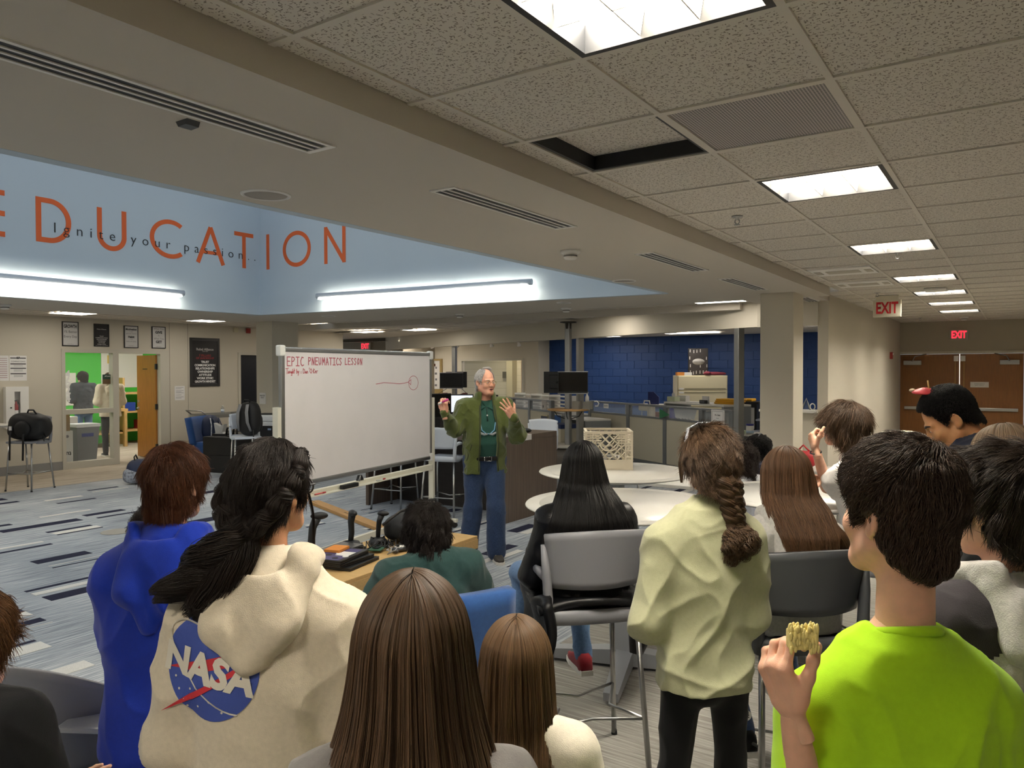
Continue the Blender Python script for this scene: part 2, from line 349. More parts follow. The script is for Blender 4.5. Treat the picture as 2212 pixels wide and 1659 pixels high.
# ---- parabolic troffers
lampm = emis('lamp_diffuser', '#fff6e6', TROFFER); louv = mat('louver_metal', '#e9e4d6', .3, .2, emit='#fff3dd', es=.0)
blkm = mat('black_metal', '#17181b', .5)
def troffer(i, j, lab):
    t = thing('ceiling_light', lab, 'ceiling light', (GX0+(i+.5)*T, GY0+(j+.5)*T, CEIL), 0, 'square ceiling lights over the seating area')
    h = .294
    f = MB()
    for a in (-1, 1):
        f.box((min(a*h, a*(h-.022)), -h, -.004), (max(a*h, a*(h-.022)), h, .1)).box((-h, min(a*h, a*(h-.022)), -.004), (h, max(a*h, a*(h-.022)), .1))
    f.build('frame', blkm, t)
    MB().box((-h+.02, -h+.02, .085), (h-.02, h-.02, .09)).build('diffuser', lampm, t)
    for ax in (0, 1):
        for k in (-1, 1):
            c = k*.09
            P = [(-.016, .085), (.016, .085), (.002, .006), (-.002, .006)]
            pr = MB()
            if ax == 0: pr.prism([(c+a, z) for a, z in P], 2*h-.05, Matrix.Translation((0, -h+.025, 0)))
            else: pr.prism([(c+a, z) for a, z in P], 2*h-.05, Rz(PI/2) @ Matrix.Translation((0, -h+.025, 0)))
            pr.build('louver_blade', louv, t)
nm_ = ['largest square light at the top edge of the picture', 'second square ceiling light of the row, near the return grille', 'third square ceiling light of the row', 'fourth square ceiling light of the row', 'fifth square ceiling light of the row, beyond the exit sign', 'sixth square ceiling light of the row', 'last square ceiling light of the row, before the double doors']
for j, l in zip(LROWS, nm_): troffer(1, j, l)
troffer(1, 3, 'square ceiling light directly overhead, behind the viewpoint')
for j, l in zip((3, 11, 19, 28), ('nearest', 'second', 'third', 'last')): troffer(6, j, l+' added ceiling light of an unseen far right row, outside the picture')  # unseen row of lamps, added for more light in the room
# ---- soffit with the light well
so = MB()
P0, P1 = (-9.90, 7.565), (-3.40, 8.10)
so.box((-3.36, -4, SOF), (-1.87, 9.5, CEIL+.14))
so._add([(-9.95, 7.6, SOF), (-3.36, 8.14, SOF), (-3.36, 9.5, SOF), (-9.95, 9.5, SOF), (-9.95, 7.6, SOF+.2), (-3.36, 8.14, SOF+.2), (-3.36, 9.5, SOF+.2), (-9.95, 9.5, SOF+.2)], [(0,3,2,1), (4,5,6,7), (3,7,6,2)])
so.box((-11.7, -4, SOF), (-9.95, 9.5, CEIL+.14))
struct(so.build('ceiling', sofm))
# well walls
WT = 5.2
lw = struct(MB().box((-9.98, -4, SOF-.001), (-9.90, 7.6, WT)).build('wall_well_left', bluew))
dx, dy = P1[0]-P0[0], P1[1]-P0[1]; LB = math.hypot(dx, dy); AB = math.atan2(dy, dx)
MW = Matrix.Translation((P0[0], P0[1], 0)) @ Rz(AB)
rw = struct(MB().box((-.3, 0, SOF-.001), (LB+.05, .08, WT), MW).build('wall_well_right', bluew))
struct(MB().box((-3.40, -4, SOF-.001), (-3.32, 8.12, WT)).build('wall_well_near', bluew))
struct(MB().box((-9.98, -4.1, SOF), (-3.32, -4, WT)).build('wall_well_rear', bluew))
# lettering on the well walls
orange = mat('orange_paint', '#d9622a', .55); inkm = mat('black_vinyl', '#101217', .5)
def letter(ch, x0, x1, M, parent, hz=.545, z0=3.345, w=.062):
    mb = MB(); W_ = x1-x0; H = hz
    def bar(p, q, ww=w):
        (a, b_), (c, d) = p, q; L = math.hypot(c-a, d-b_); nx, nz = -(d-b_)/L*ww/2, (c-a)/L*ww/2
        mb.prism([(a+nx, b_+nz), (c+nx, d+nz), (c-nx, d-nz), (a-nx, b_-nz)], .004, M @ Matrix.Translation((x0, -.004, z0)))
    def arc(cx, cz, rx, rz_, a0, a1, n=28):
        for k in range(n):
            t0, t1 = a0+(a1-a0)*k/n, a0+(a1-a0)*(k+1)/n
            o = [(cx+(rx)*math.cos(t), cz+(rz_)*math.sin(t)) for t in (t0, t1)]; i_ = [(cx+(rx-w)*math.cos(t), cz+(rz_-w)*math.sin(t)) for t in (t1, t0)]
            mb.prism(o+i_, .004, M @ Matrix.Translation((x0, -.004, z0)))
    h = w/2
    if ch == 'E': bar((h, 0), (h, H)); bar((0, h), (W_, h)); bar((0, H-h), (W_, H-h)); bar((0, H/2), (W_, H/2))
    if ch == 'D': bar((h, 0), (h, H)); bar((0, h), (W_*.4, h)); bar((0, H-h), (W_*.4, H-h)); arc(W_*.38, H/2, W_*.62, H/2, -PI/2, PI/2)
    if ch == 'U': bar((h, W_/2), (h, H)); bar((W_-h, W_/2), (W_-h, H)); arc(W_/2, W_/2, W_/2, W_/2, PI, 2*PI)
    if ch == 'C': arc(W_*.62, H/2, W_*.62, H/2, math.radians(52), math.radians(308))
    if ch == 'A': bar((h, 0), (W_/2, H-.01)); bar((W_-h, 0), (W_/2, H-.01)); bar((W_*.2, H*.3), (W_*.8, H*.3), w*.8)
    if ch == 'T': bar((W_/2, 0), (W_/2, H)); bar((0, H-h), (W_, H-h))
    if ch == 'I': bar((h, 0), (h, H))
    if ch == 'O': arc(W_/2, H/2, W_/2, H/2, 0, 2*PI, 44)
    if ch == 'N': bar((h, 0), (h, H)); bar((W_-h, 0), (W_-h, H)); bar((h, H-.02), (W_-h, .02))
    mb.build('letter', orange, parent)
ML = Matrix.Translation((-9.90, 0, 0)) @ Rz(PI/2)          # local x runs along +Y, local -y faces the room
for ch, a, c in (('E', 3.64, 3.99), ('D', 4.325, 4.735), ('U', 5.055, 5.44), ('C', 5.765, 6.25), ('A', 6.46, 6.94), ('T', 7.105, 7.445)): letter(ch, a, c, ML, lw)
for ch, a, c in (('I', .15, .21), ('O', .505, 1.085), ('N', 1.355, 1.77)): letter(ch, a, c, MW, rw)
text('script_lettering', 'Ignite your passion...', .185, inkm, lw, (-9.8945, 6.06, 3.535), (PI/2, 0, PI/2), space=1.80, extrude=.001, bold=-.002)
# linear wall lights in the well
linm = emis('linear_lamp', '#fff4dc', LINEAR); tubem = mat('linear_housing', '#c9d6e6', .35)
def linear(name_lab, M, a, c):
    t = thing('wall_light', name_lab, 'wall light'); t.matrix_world = M
    L = c-a
    MB().tube([(a, -.13, 2.862), (c, -.13, 2.862)], .04, 18).build('housing', tubem, t)
    for u in np.linspace(a+.25, c-.25, 4): MB().box((u-.02, -.13, 2.855), (u+.02, -.001, 2.875)).build('bracket', tubem, t)
    MB().box((a+.04, -.155, 2.808), (c-.04, -.105, 2.821)).build('lamp_tube', linm, t)
linear('long slim wall light on the left wall of the blue light well', ML, -1.5, 6.18)
linear('long slim wall light on the right wall of the blue light well', MW, 1.33, 4.9)
MN = Matrix.Translation((-3.40, 0, 0)) @ Rz(-PI/2)
linear('long slim wall light on the near wall of the light well, hidden above the soffit', MN, -6.6, -.6)  # unseen lamp added to light the teacher and whiteboard from the viewer's side
MNr = Matrix.Translation((0, -4, 0)) @ Rz(PI)
linear('long slim wall light on the rear wall of the light well, outside the picture', MNr, 4.6, 8.6)  # another unseen lamp, added to brighten the area under the well
# ================================================================== walls
darkw = mat('taupe_paint', '#8d8474', .75)
# left wall with window and door opening
lwall = MB()
WX0, WX1 = XL-.12, XL
for (y0, y1, z0, z1) in ((-4, 6.57, 0, 2.9), (6.57, 8.60, 2.17, 2.9), (8.60, 10.28, 0, 2.9), (10.28, 11.2, 2.11, 2.9), (11.2, 13.3, 0, 2.9)):
    lwall.box((WX0, y0, z0), (WX1, y1, z1))
wl = struct(lwall.build('wall_left', wallm))
for yy in (8.63, 9.03): MB().box((XL, yy-.004, .15), (XL+.003, yy+.004, 2.735)).build('seam', mat('seam_line', '#8f897c', .7), wl)
struct(MB().box((XL, -4, 0), (XL+.012, 6.57, .15)).box((XL, 8.62, 0), (XL+.012, 10.2, .15)).build('baseboard_left', basem))
# window 1 and door 1 share a frame
w1 = struct(MB().box((WX0-.01, 6.57, 0), (WX1+.02, 6.63, 2.17)).box((WX0-.01, 7.48, 0), (WX1+.02, 7.59, 2.17)).box((WX0-.01, 6.57, 2.10), (WX1+.02, 8.6, 2.17)).box((WX0-.01, 6.57, 0), (WX1+.02, 7.55, .12)).box((WX0-.01, 6.6, .985), (WX1+.02, 7.5, 1.07)).box((WX0-.01, 8.42, 0), (WX1+.02, 8.60, 2.17)).build('window_1', framem))
glassm, nt, b = nodes_of('clear_glass'); b.inputs['Base Color'].default_value = (1, 1, 1, 1); b.inputs['Roughness'].default_value = .02; b.inputs['Alpha'].default_value = .05; b.inputs['Specular IOR Level'].default_value = .5
for z0, z1 in ((.12, .985), (1.07, 2.10)): MB().box((XL-.07, 6.63, z0), (XL-.062, 7.48, z1)).build('pane', glassm, w1)
wh_ink = mat('white_vinyl', '#f2f2f0', .5)
for k, c in enumerate('4624'): text('numeral', c, .19, wh_ink, w1, (XL-.055, 6.70, 1.70-.145*k), (PI/2, 0, PI/2), bold=.006)
t = tag(MB().box((XL-.054, 7.32, 1.52), (XL-.051, 7.47, 1.70)).build('window_card', mat('card_green', '#24463c', .6)), 'small green and brown card stuck on the window pane', 'card')
MB().box((XL-.0505, 7.32, 1.52), (XL-.050, 7.47, 1.61)).build('brown_half', mat('card_brown', '#6b5438', .6), t)
text('print', 'ATLAS', .035, wh_ink, t, (XL-.050, 7.41, 1.665), (PI/2, 0, PI/2))
# door 1: oak leaf swung open into the back room
A1 = math.radians(96.5)
d1 = tag(thing('door_1', None, None, (XL-.10, 8.41, 0)), kind='structure')
MD = Rz(math.atan2(-math.cos(A1), -math.sin(A1)))
MB().box((0, -.022, .01), (.85, .022, 2.08), MD).build('door_leaf', oak, d1)
hn = MB()
for z in (.25, 1.05, 1.85): hn.box((-.02, -.03, z-.055), (.02, .03, z+.055), MD)
hn.build('hinge', blkm, d1)
MB().tube([(.79, 0, 1.0), (.79, .065, 1.0), (.68, .07, 1.0)], .011).tube([(.79, 0, 1.0), (.79, -.065, 1.0), (.68, -.07, 1.0)], .011).cyl((0, 0), .03, -.03, .03, 16, M=MD.inverted() @ MD @ Matrix.Translation((.79, 0, 1.0)) @ Matrix.Rotation(PI/2, 4, 'X')).build('door_handle', steel, d1, (0, 0, 0), (0, 0, MD.to_euler().z))
MB().cyl((0, 0), .027, -.032, .032, 16, M=Matrix.Translation((.79, 0, 1.14)) @ Matrix.Rotation(PI/2, 4, 'X')).build('door_lock', steel, d1, (0, 0, 0), (0, 0, MD.to_euler().z))
MB().box((.37, -.027, 1.795), (.57, -.022, 1.812), MD).box((.37, .022, 1.795), (.57, .027, 1.812), MD).build('door_plate', blkm, d1)
# door 2: the dark opening before the column
d2 = struct(MB().box((WX0, 10.22, 0), (WX1+.02, 10.28, 2.17)).box((WX0, 11.2, 0), (WX1+.02, 11.26, 2.17)).box((WX0, 10.28, 2.11), (WX1+.02, 11.2, 2.17)).build('door_2', framem))
MB().box((XL-.10, 10.28, .02), (XL-.06, 11.2, 2.11)).build('door_leaf', mat('dark_door', '#0b0f18', .3), d2)  # near-black sheet; its colour stands for the shade inside the open doorway
# posters and signs on the left wall
def poster(y0, y1, z0, z1, name, label, face, frame=None, group=None, cat='poster', fr=.014):
    t = thing(name, label, cat, (XL, (y0+y1)/2, z0), 0, group)
    W_, H_ = (y1-y0)/2, z1-z0
    if frame:
        MB().box((.0, -W_, 0), (.022, -W_+fr, H_)).box((0, W_-fr, 0), (.022, W_, H_)).box((0, -W_, 0), (.022, W_, fr)).box((0, -W_, H_-fr), (.022, W_, H_)).build('frame', frame, t)
        MB().box((0, -W_+fr, fr), (.014, W_-fr, H_-fr)).build('print_sheet', face, t)
    else: MB().box((0, -W_, 0), (.003, W_, H_)).build('sheet', face, t)
    return t, W_, H_
paper = mat('white_paper', '#e4e2e0', .7); pgrey = mat('poster_grey', '#c9c8c6', .6); pblack = mat('poster_black', '#1d1b1c', .4)
ink = mat('print_ink', '#19191b', .6); gink = mat('grey_ink', '#77767a', .6); rink = mat('red_ink', '#8e2a2e', .6); blkframe = mat('black_frame', '#141315', .4)
def lines(t, rows, m, x=.0152, fit=.225):
    for s, z, size, bold in rows: text('lettering', s, size, m, t, (x, 0, z), (PI/2, 0, PI/2), bold=bold, fit=fit)
G = 'framed slogans above the window and door'
t, W_, H_ = poster(6.584, 6.866, 2.215, 2.653, 'slogan_sign', 'white framed sign with the slogan GROWTH above the window', pgrey, blkframe, G)
lines(t, [('GROWTH', .35, .082, .003)], ink); lines(t, [('1% Better', .255, .058, 0), ('Every Day', .17, .058, 0)], mat('dark_grey_ink', '#47474a', .6)); lines(t, [('Rebel Alliance', .035, .018, 0)], gink)
t, W_, H_ = poster(7.141, 7.416, 2.22, 2.64, 'slogan_sign', 'black framed sign with small white lines above the window', pblack, blkframe, G)
lines(t, [('Rebel Alliance', .32, .03, 0)]+[(s, .19-.03*i, .026, .0005) for i, s in enumerate(['TRUST', 'COMMUNICATION', 'RELATIONSHIPS', 'OWNERSHIP', 'ATTITUDE', 'WORK ETHIC', 'GROWTH MINDSET'])], mat('dim_white_ink', '#b9b6b4', .6))
t, W_, H_ = poster(7.702, 7.978, 2.207, 2.633, 'slogan_sign', 'white framed sign with the words Motivation and Habit above the door', pgrey, blkframe, G)
lines(t, [('Motivation', .355, .05, .002), ('Habit', .21, .055, .0025)], ink); lines(t, [('is what', .31, .022, 0), ('gets you started', .275, .03, 0), ('is what', .165, .02, 0), ('keeps you going', .125, .03, 0), ('Rebel Alliance', .04, .018, 0)], gink)
t, W_, H_ = poster(8.254, 8.539, 2.211, 2.642, 'slogan_sign', 'white framed sign reading What You GIVE Is What You GET', pgrey, blkframe, G)
lines(t, [('GIVE', .315, .068, .003), ('GET', .125, .068, .003)], ink); lines(t, [('What You', .385, .05, 0), ('Is', .255, .045, 0), ('What You', .19, .05, 0), ('Rebel Alliance', .035, .018, 0)], gink)
t, W_, H_ = poster(9.067, 9.758, 1.438, 2.452, 'framed_poster', 'large black framed poster listing team values in white and red', pblack, mat('dark_frame', '#2c2b2b', .35), None, fr=.05)
MB().box((.014, -.30, .055), (.0155, -.296, .96)).box((.014, .296, .055), (.0155, .30, .96)).box((.014, -.30, .96), (.0155, .30, .964)).box((.014, -.3, .055), (.0155, .3, .059)).build('border_line', gink, t)
lines(t, [('Rebel Alliance', .775, .07, .001), ('Team 4624', .735, .03, 0)], mat('dim_white_ink', '#b9b6b4', .6), .0156, .4)
lines(t, [('7 PILLARS', .645, .066, .001), ('OF LEADERSHIP', .59, .06, .001)], rink, .0156, .5)
lines(t, [(s, .51-.068*i, .062, .0022) for i, s in enumerate(['TRUST', 'COMMUNICATION', 'RELATIONSHIPS', 'OWNERSHIP', 'ATTITUDE', 'WORK ETHIC', 'GROWTH MINDSET'])], wh_ink, .0156, .48)
t, W_, H_ = poster(8.73, 8.95, 1.169, 1.457, 'notice', 'white typed notice on the wall below the slogan signs, right of the oak door', paper, None, None, 'notice')
mb = MB()
for k in range(11):
    if k not in (2, 6, 8): mb.box((.003, -.085, .25-.021*k), (.0036, .085-.05*(k % 3 == 1), .256-.021*k))
mb.build('print_lines', gink, t)
t, W_, H_ = poster(5.741, 6.007, 1.604, 2.03, 'schedule_sheet', 'white schedule sheet headed COMPASS DAYS with black bars', paper, None, 'schedule sheets by the fire cabinet', 'notice')
mb = MB()
for z in (.385, .285, .21, .118): mb.box((.003, -.12, z-.008), (.0036, .12, z+.008))
mb.build('print_bars', ink, t); lines(t, [('COMPASS DAYS', .325, .031, 0), ('07', .386, .05, .002)], ink, .004); 
mb = MB()
for z in (.262, .245, .19, .175, .16, .095, .08, .066): mb.box((.003, -.07, z-.002), (.0036, .07, z+.002))
mb.build('print_lines', gink, t)
t, W_, H_ = poster(5.40, 5.73, 1.604, 2.028, 'schedule_sheet', 'white schedule sheet with short lines, left of the COMPASS DAYS sheet', paper, None, 'schedule sheets by the fire cabinet', 'notice')
mb = MB()
for k in range(10): mb.box((.003, .0 if k not in (0, 5) else -.1, .375-.036*k), (.0036, .14, .382-.036*k))
mb.build('print_lines', mat('faded_red_ink', '#9b6a70', .6), t)
# fire extinguisher cabinet
t = thing('fire_extinguisher_cabinet', 'white fire extinguisher cabinet on the wall with a red extinguisher inside', 'cabinet', (XL, 5.81, .80))
MB().box((0, -.17, 0), (.10, -.15, .70)).box((0, .15, 0), (.10, .17, .70)).box((0, -.17, 0), (.10, .17, .02)).box((0, -.17, .68), (.10, .17, .70)).box((0, -.15, .02), (.006, .15, .68)).build('body', white, t)
d = MB().box((.10, -.175, -.005), (.115, -.045, .705)).box((.10, .045, -.005), (.115, .175, .705)).box((.10, -.05, .62), (.115, .05, .705)).box((.10, -.05, -.005), (.115, .05, .06)).build('door', white, t)
MB().box((.104, -.045, .06), (.107, .045, .62)).build('pane', glassm, d)
MB().cyl((.12, -.10), .012, .34, .36, 12).build('knob', blkm, d)
e = thing('fire_extinguisher', 'red fire extinguisher standing inside the white wall cabinet', 'fire extinguisher', (XL+.055, 5.81, .823))
MB().lathe([(.036, 0), (.04, .01), (.04, .33), (.03, .37), (.012, .39), (.012, .43)], n=18).build('cylinder', mat('signal_red', '#a3181c', .35), e)
MB().box((-.01, -.03, .43), (.012, .04, .45)).tube([(0, .03, .42), (.03, .04, .38), (.035, .03, .2)], .008).build('valve', blkm, e)
MB().cyl((0, 0), .0405, .16, .28, 18).build('paper_label', paper, e)
# fire alarm horn, thermostat on left wall
t = tag(MB().box((XL, 10.43, 2.594), (XL+.05, 10.52, 2.703), bevel=.008).build('fire_alarm', mat('alarm_red', '#8e2622', .4)), 'red fire alarm box high on the left wall near the column', 'fire alarm')
t = tag(MB().box((XL, 10.10, 2.60), (XL+.06, 10.2, 2.70), bevel=.01).build('wall_sensor', mat('ivory_plastic', '#cfc9ae', .5)), 'ivory sensor box high on the left wall beside the red alarm', 'sensor')
# corner column by the whiteboard and the dark steel post
col = struct(MB().box((-11.40, 8.62, 0), (-10.96, 9.20, SOF+.02)).build('column', wallm))
t = tag(MB().box((-11.30, 8.605, 1.17), (-11.14, 8.62, 1.37)).build('notice', paper), 'small white notice taped on the wide beige column', 'notice')
text('print', 'PRINTER\nONLY', .035, ink, t, (-11.22, 8.604, 1.30), (PI/2, 0, 0))
struct(MB().cyl((-11.42, 9.29), .09, 0, SOF, 20).build('column', mat('dark_steel_paint', '#59605f', .4, .4)))
# right-hand column
struct(MB().box((-2.485, 8.79, 0), (-2.11, 9.25, SOF+.02), bevel=.012).build('column', wallm))
# header over the office front (diagonal), window wall and pier
HA, HB = Vector((-14.6, 15.58, 0)), Vector((-2.9, 10.31, 0))
hd = (HB-HA); HL = hd.length; HAng = math.atan2(hd.y, hd.x)
MH = Matrix.Translation(HA) @ Rz(HAng)
struct(MB().box((-.5, 0, 2.352), (HL, .18, CEIL+.14), MH).build('beam', wallm))
struct(MB().box((-2.95, 10.30, 2.345), (-2.17, 10.48, CEIL+.14)).build('beam', wallm))
wr = struct(MB().box((-2.18, 10.34, 0), (-2.05, YF, CEIL+.14)).build('wall_right_side', wallm))
struct(MB().box((-2.92, 10.36, 0), (-2.18, 10.48, 1.21)).build('wall_half', wallm))
struct(MB().box((-2.92, 10.28, 1.20), (-2.17, 10.56, 1.235), bevel=.006).build('window_sill', mat('white_laminate', '#dcdad4', .4)))
struct(MB().box((-2.05, 10.4, 0), (-2.035, YF, .11)).build('baseboard_right', basem))
# aluminium posts under the header
def hpoint(s, off=0): return MH @ Vector((s, off, 0))
def apost(s):
    MB().box((-.045, -.06, 0), (.045, .06, 2.36), MH @ Matrix.Translation((s, .05, 0)), bevel=.01).build('post', alu)
for s in (8.68, 12.4): 
    o = MB().box((-.045, -.06, 0), (.045, .06, 2.355), MH @ Matrix.Translation((s, .06, 0)), bevel=.012).build('column', alu); struct(o)
# far wall with the double doors
fwm = mat('far_wall_paint', '#a59d8b', .75)
fwl = struct(MB().box((-2.3, YF, 2.09), (5.0, YF+.12, CEIL+.14)).box((-2.3, YF, 0), (-2.06, YF+.12, 2.1)).box((.09, YF, 0), (5, YF+.12, 2.1)).build('wall_back', fwm))
df = struct(MB().box((-2.10, YF-.03, 0), (-2.05, YF+.12, 2.09)).box((.08, YF-.03, 0), (.13, YF+.12, 2.09)).box((-2.10, YF-.03, 2.08), (.13, YF+.12, 2.13)).build('door_frame', framem))
doak = mat('dark_oak', '#7d4f1e', .45, noise=.14, nscale=6, stretch=(9, 9, .7))
def dleaf(nm, x0, x1, hinge):
    d = tag(thing(nm, None, None, ((x0+x1)/2, YF, 0)), kind='structure'); h = (x1-x0)/2
    MB().box((-h+.006, 0, .01), (h-.006, .045, 2.075)).build('door_leaf', doak, d)
    s = -1 if hinge < 0 else 1                        # hinge side
    MB().box((s*.30-.16 if s < 0 else .14, -.07, 1.86), (s*.30+.16 if s < 0 else .46, 0, 1.95), bevel=.008).build('closer', alu, d)
    MB().tube([(s*.30, -.075, 1.93), (s*.30+(-s)*.05, -.1, 2.03), (s*.05, -.02, 2.085)], .01).build('closer_arm', alu, d)
    MB().box((-h+.09, -.06, .95), (h-.09, -.025, 1.01), bevel=.006).box((-h+.09, -.03, .96), (-h+.13, 0, 1.0)).box((h-.13, -.03, .96), (h-.09, 0, 1.0)).build('push_bar', steel, d)
    MB().box((-s*(h-.06)-.04, -.045, 1.93), (-s*(h-.06)+.04, 0, 2.04), bevel=.008).build('latch_box', white, d)
    MB().box((-s*(h-.075)-.006, -.014, 1.02), (-s*(h-.075)+.006, 0, 1.92)).build('latch_rod', mat('dull_brass', '#a98a55', .4, .8), d)
    return d
dleaf('door_3', -2.05, -.985, -1); d4 = dleaf('door_4', -.985, .08, 1)
MB().box((-1.0, YF+.02, .01), (-.97, YF+.05, 2.075)).build('trim_2', emis('door_gap_light', '#fff8ea', .9)).__setitem__('kind', 'structure')  # glowing strip standing for light that shows between the two leaves
t = tag(MB().box((-.80, YF-.003, 1.41), (-.49, YF, 1.52)).build('notice', paper), 'white notice taped on the right leaf of the double doors', 'notice')
text('print', 'EMERGENCY\nEXIT ONLY', .03, gink, t, (-.645, YF-.0035, 1.465), (PI/2, 0, 0))
# exit signs
redem = emis('exit_red_lit', '#ff2a3c', 1.2); redpt = mat('exit_red', '#c8202e', .5); bezel = mat('exit_bezel', '#a9a498', .5)
def exit_sign(x, y, z, wd, ht, lab, lit, hang=0):
    t = thing('exit_sign', lab, 'sign', (x, y, z)); h = wd/2
    MB().box((-h, -.03, 0), (h, .03, ht), bevel=.008).build('housing', bezel if lit else mat('exit_cream', '#d8d2bf', .5), t)
    text('lettering', 'EXIT', ht*.92, redem if lit else redpt, t, (0, -.0315, ht*.5), (PI/2, 0, 0), bold=.006, extrude=.001, fit=wd*.78)
    if hang: MB().box((-.13, -.025, ht), (.13, .025, ht+hang-.02)).box((-.14, -.035, ht+hang-.02), (.14, .035, ht+hang)).build('canopy_mount', mat('exit_cream', '#d8d2bf', .5), t)
    return t
exit_sign(-1.45, 10.98, 2.46, .335, .225, 'exit sign with red letters hanging from the tiled ceiling', False, .056)
exit_sign(-1.0, YF-.035, 2.345, .33, .215, 'lit red exit sign on the wall above the double doors', True)
t = tag(MB().box((-2.05, 15.9, 1.97), (-2.0, 15.98, 2.10), bevel=.006).build('fire_alarm', mat('alarm_red', '#8e2622', .4)), 'small red fire alarm on the beige wall beside the double doors', 'fire alarm')
MB().blob((-1.995, 15.94, 2.06), (.012, .02, .02)).build('strobe', white, t)
# room enclosure behind and to the right of the viewpoint
struct(MB().box((5, -4, 0), (5.12, YF+.1, CEIL+.2)).build('wall_right', wallm))
struct(MB().box((XL, -4.12, 0), (5, -4, CEIL+.2)).build('wall_rear', wallm))
# ceilings beyond the soffit
c2 = struct(MB().box((XL-.12, -4, 2.735), (-11.66, 14, 2.85)).build('ceiling', mat('tile_white_far', '#cfc8bc', .9, noise=.12, nscale=120)))
c3 = struct(MB()._add([(-11.3, 9.5, 2.70), (-2.3, 9.5, 2.70), (-2.3, 18, 2.70), (-18, 18, 2.70), (-18, 13, 2.70), (-11.3, 13, 2.70)]*1+[(-11.3, 9.5, 2.8), (-2.3, 9.5, 2.8), (-2.3, 18, 2.8), (-18, 18, 2.8), (-18, 13, 2.8), (-11.3, 13, 2.8)], [(5,4,3,2,1,0), (6,7,8,9,10,11)]).build('ceiling', mat('tile_white_far', '#cfc8bc', .9)))
g = MB()
for k in range(14): g.box((-14.1+.612*k*.3, 0, 2.728), (-14.08+.612*k*.3, 13.2, 2.734)) if k < 10 and k % 2 == 0 else None
for k in range(22): g.box((XL, .4+.612*k-.01, 2.728), (-11.68, .4+.612*k+.01, 2.734))
g.build('grid_runner', gridm, c2)
g = MB()
for k in range(6): g.box((-13, 10.1+.612*k, 2.694), (-3, 10.12+.612*k, 2.699))
for k in range(16): g.box((-12.4+.612*k, 9.6, 2.694), (-12.38+.612*k, 13.6, 2.699))
g.build('grid_runner', gridm, c3)
struct(MB().box((-12.6, 10.35, 2.60), (-3.2, 10.5, 2.71)).build('beam', sofm))
flatm = emis('far_lamp', '#fff6e8', 10.0)
def flatlight(x, y, z, wx, wy, lab, rz=0, grp='square ceiling lights beyond the light well'):
    t = thing('ceiling_light', lab, 'ceiling light', (x, y, z), rz, grp)
    MB().box((-wx/2, -wy/2, -.012), (wx/2, -wy/2+.02, .0)).box((-wx/2, wy/2-.02, -.012), (wx/2, wy/2, 0)).box((-wx/2, -wy/2, -.012), (-wx/2+.02, wy/2, 0)).box((wx/2-.02, -wy/2, -.012), (wx/2, wy/2, 0)).build('frame', white, t)
    MB().box((-wx/2+.02, -wy/2+.02, -.008), (wx/2-.02, wy/2-.02, -.001)).build('diffuser', flatm, t)
flatlight(-12.98, 6.22, 2.728, .56, .56, 'ceiling light above the GROWTH sign, by the left wall')
flatlight(-12.9, 8.62, 2.728, .56, .56, 'ceiling light above the last white slogan sign, by the left wall')
flatlight(-12.9, 3.8, 2.728, .56, .56, 'ceiling light by the left wall, outside the picture')
flatlight(-12.0, 10.85, 2.693, .6, .6, 'ceiling light just behind the dark steel post')
flatlight(-12.9, 12.9, 2.693, .7, .5, 'ceiling light above the exit sign behind the whiteboard')
flatlight(-11.3, 12.95, 2.693, .7, .5, 'ceiling light above the left monitor pole')
flatlight(-5.7, 11.0, 2.693, .6, .4, 'ceiling light above the middle of the office front')
flatlight(-3.35, 9.93, 2.693, .7, .3, 'ceiling light left of the square column')
for k, (x, y, l) in enumerate(((-8.6, 16.4, 'left of the two ceiling lights over the office desks'), (-6.0, 16.0, 'right of the two ceiling lights over the office desks'))):
    flatlight(x, y, 2.59, 1.2, .4, l, 0, 'office ceiling lights')
flatlight(-3.0, 14.5, 2.59, 1.2, .5, 'ceiling light of the office, hidden behind the square column', 0, 'office ceiling lights')
flatlight(-13.6, 15.6, 2.59, 1.2, .5, 'ceiling light of the glazed room behind the teacher', 0, 'office ceiling lights')
struct(MB()._add([(-14.3, 15.7, 2.60), (-2.3, 10.5, 2.60), (-2.3, 17.6, 2.60), (-18, 17.6, 2.60), (-18, 15.7, 2.6)], [(4,3,2,1,0)]).build('ceiling', mat('tile_white_far', '#cfc8bc', .9)))
# office back wall of blue painted block, each block a piece
blockm = mat('blue_block_paint', '#1d3f78', .55, bump=.25, bscale=60)
bw = struct(MB().box((-11.1, 17.53, 0), (-2.3, 17.65, 2.75)).build('wall_office', mat('blue_mortar', '#35598f', .7)))
bme = MB().box((-.1955, -.012, .0035), (.1955, .02, .1965), bevel=.004); bmesh.ops.recalc_face_normals(bme.bm, faces=bme.bm.faces); bd = bpy.data.meshes.new('concrete_block'); bme.bm.to_mesh(bd); bd.materials.append(blockm)
for r_ in range(4, 13):
    for k in range(22):
        x = -10.9+.4*k+(.2 if r_ % 2 else 0)
        if x < -2.5: link('concrete_block', bd, bw, (x, 17.53, .2*r_))
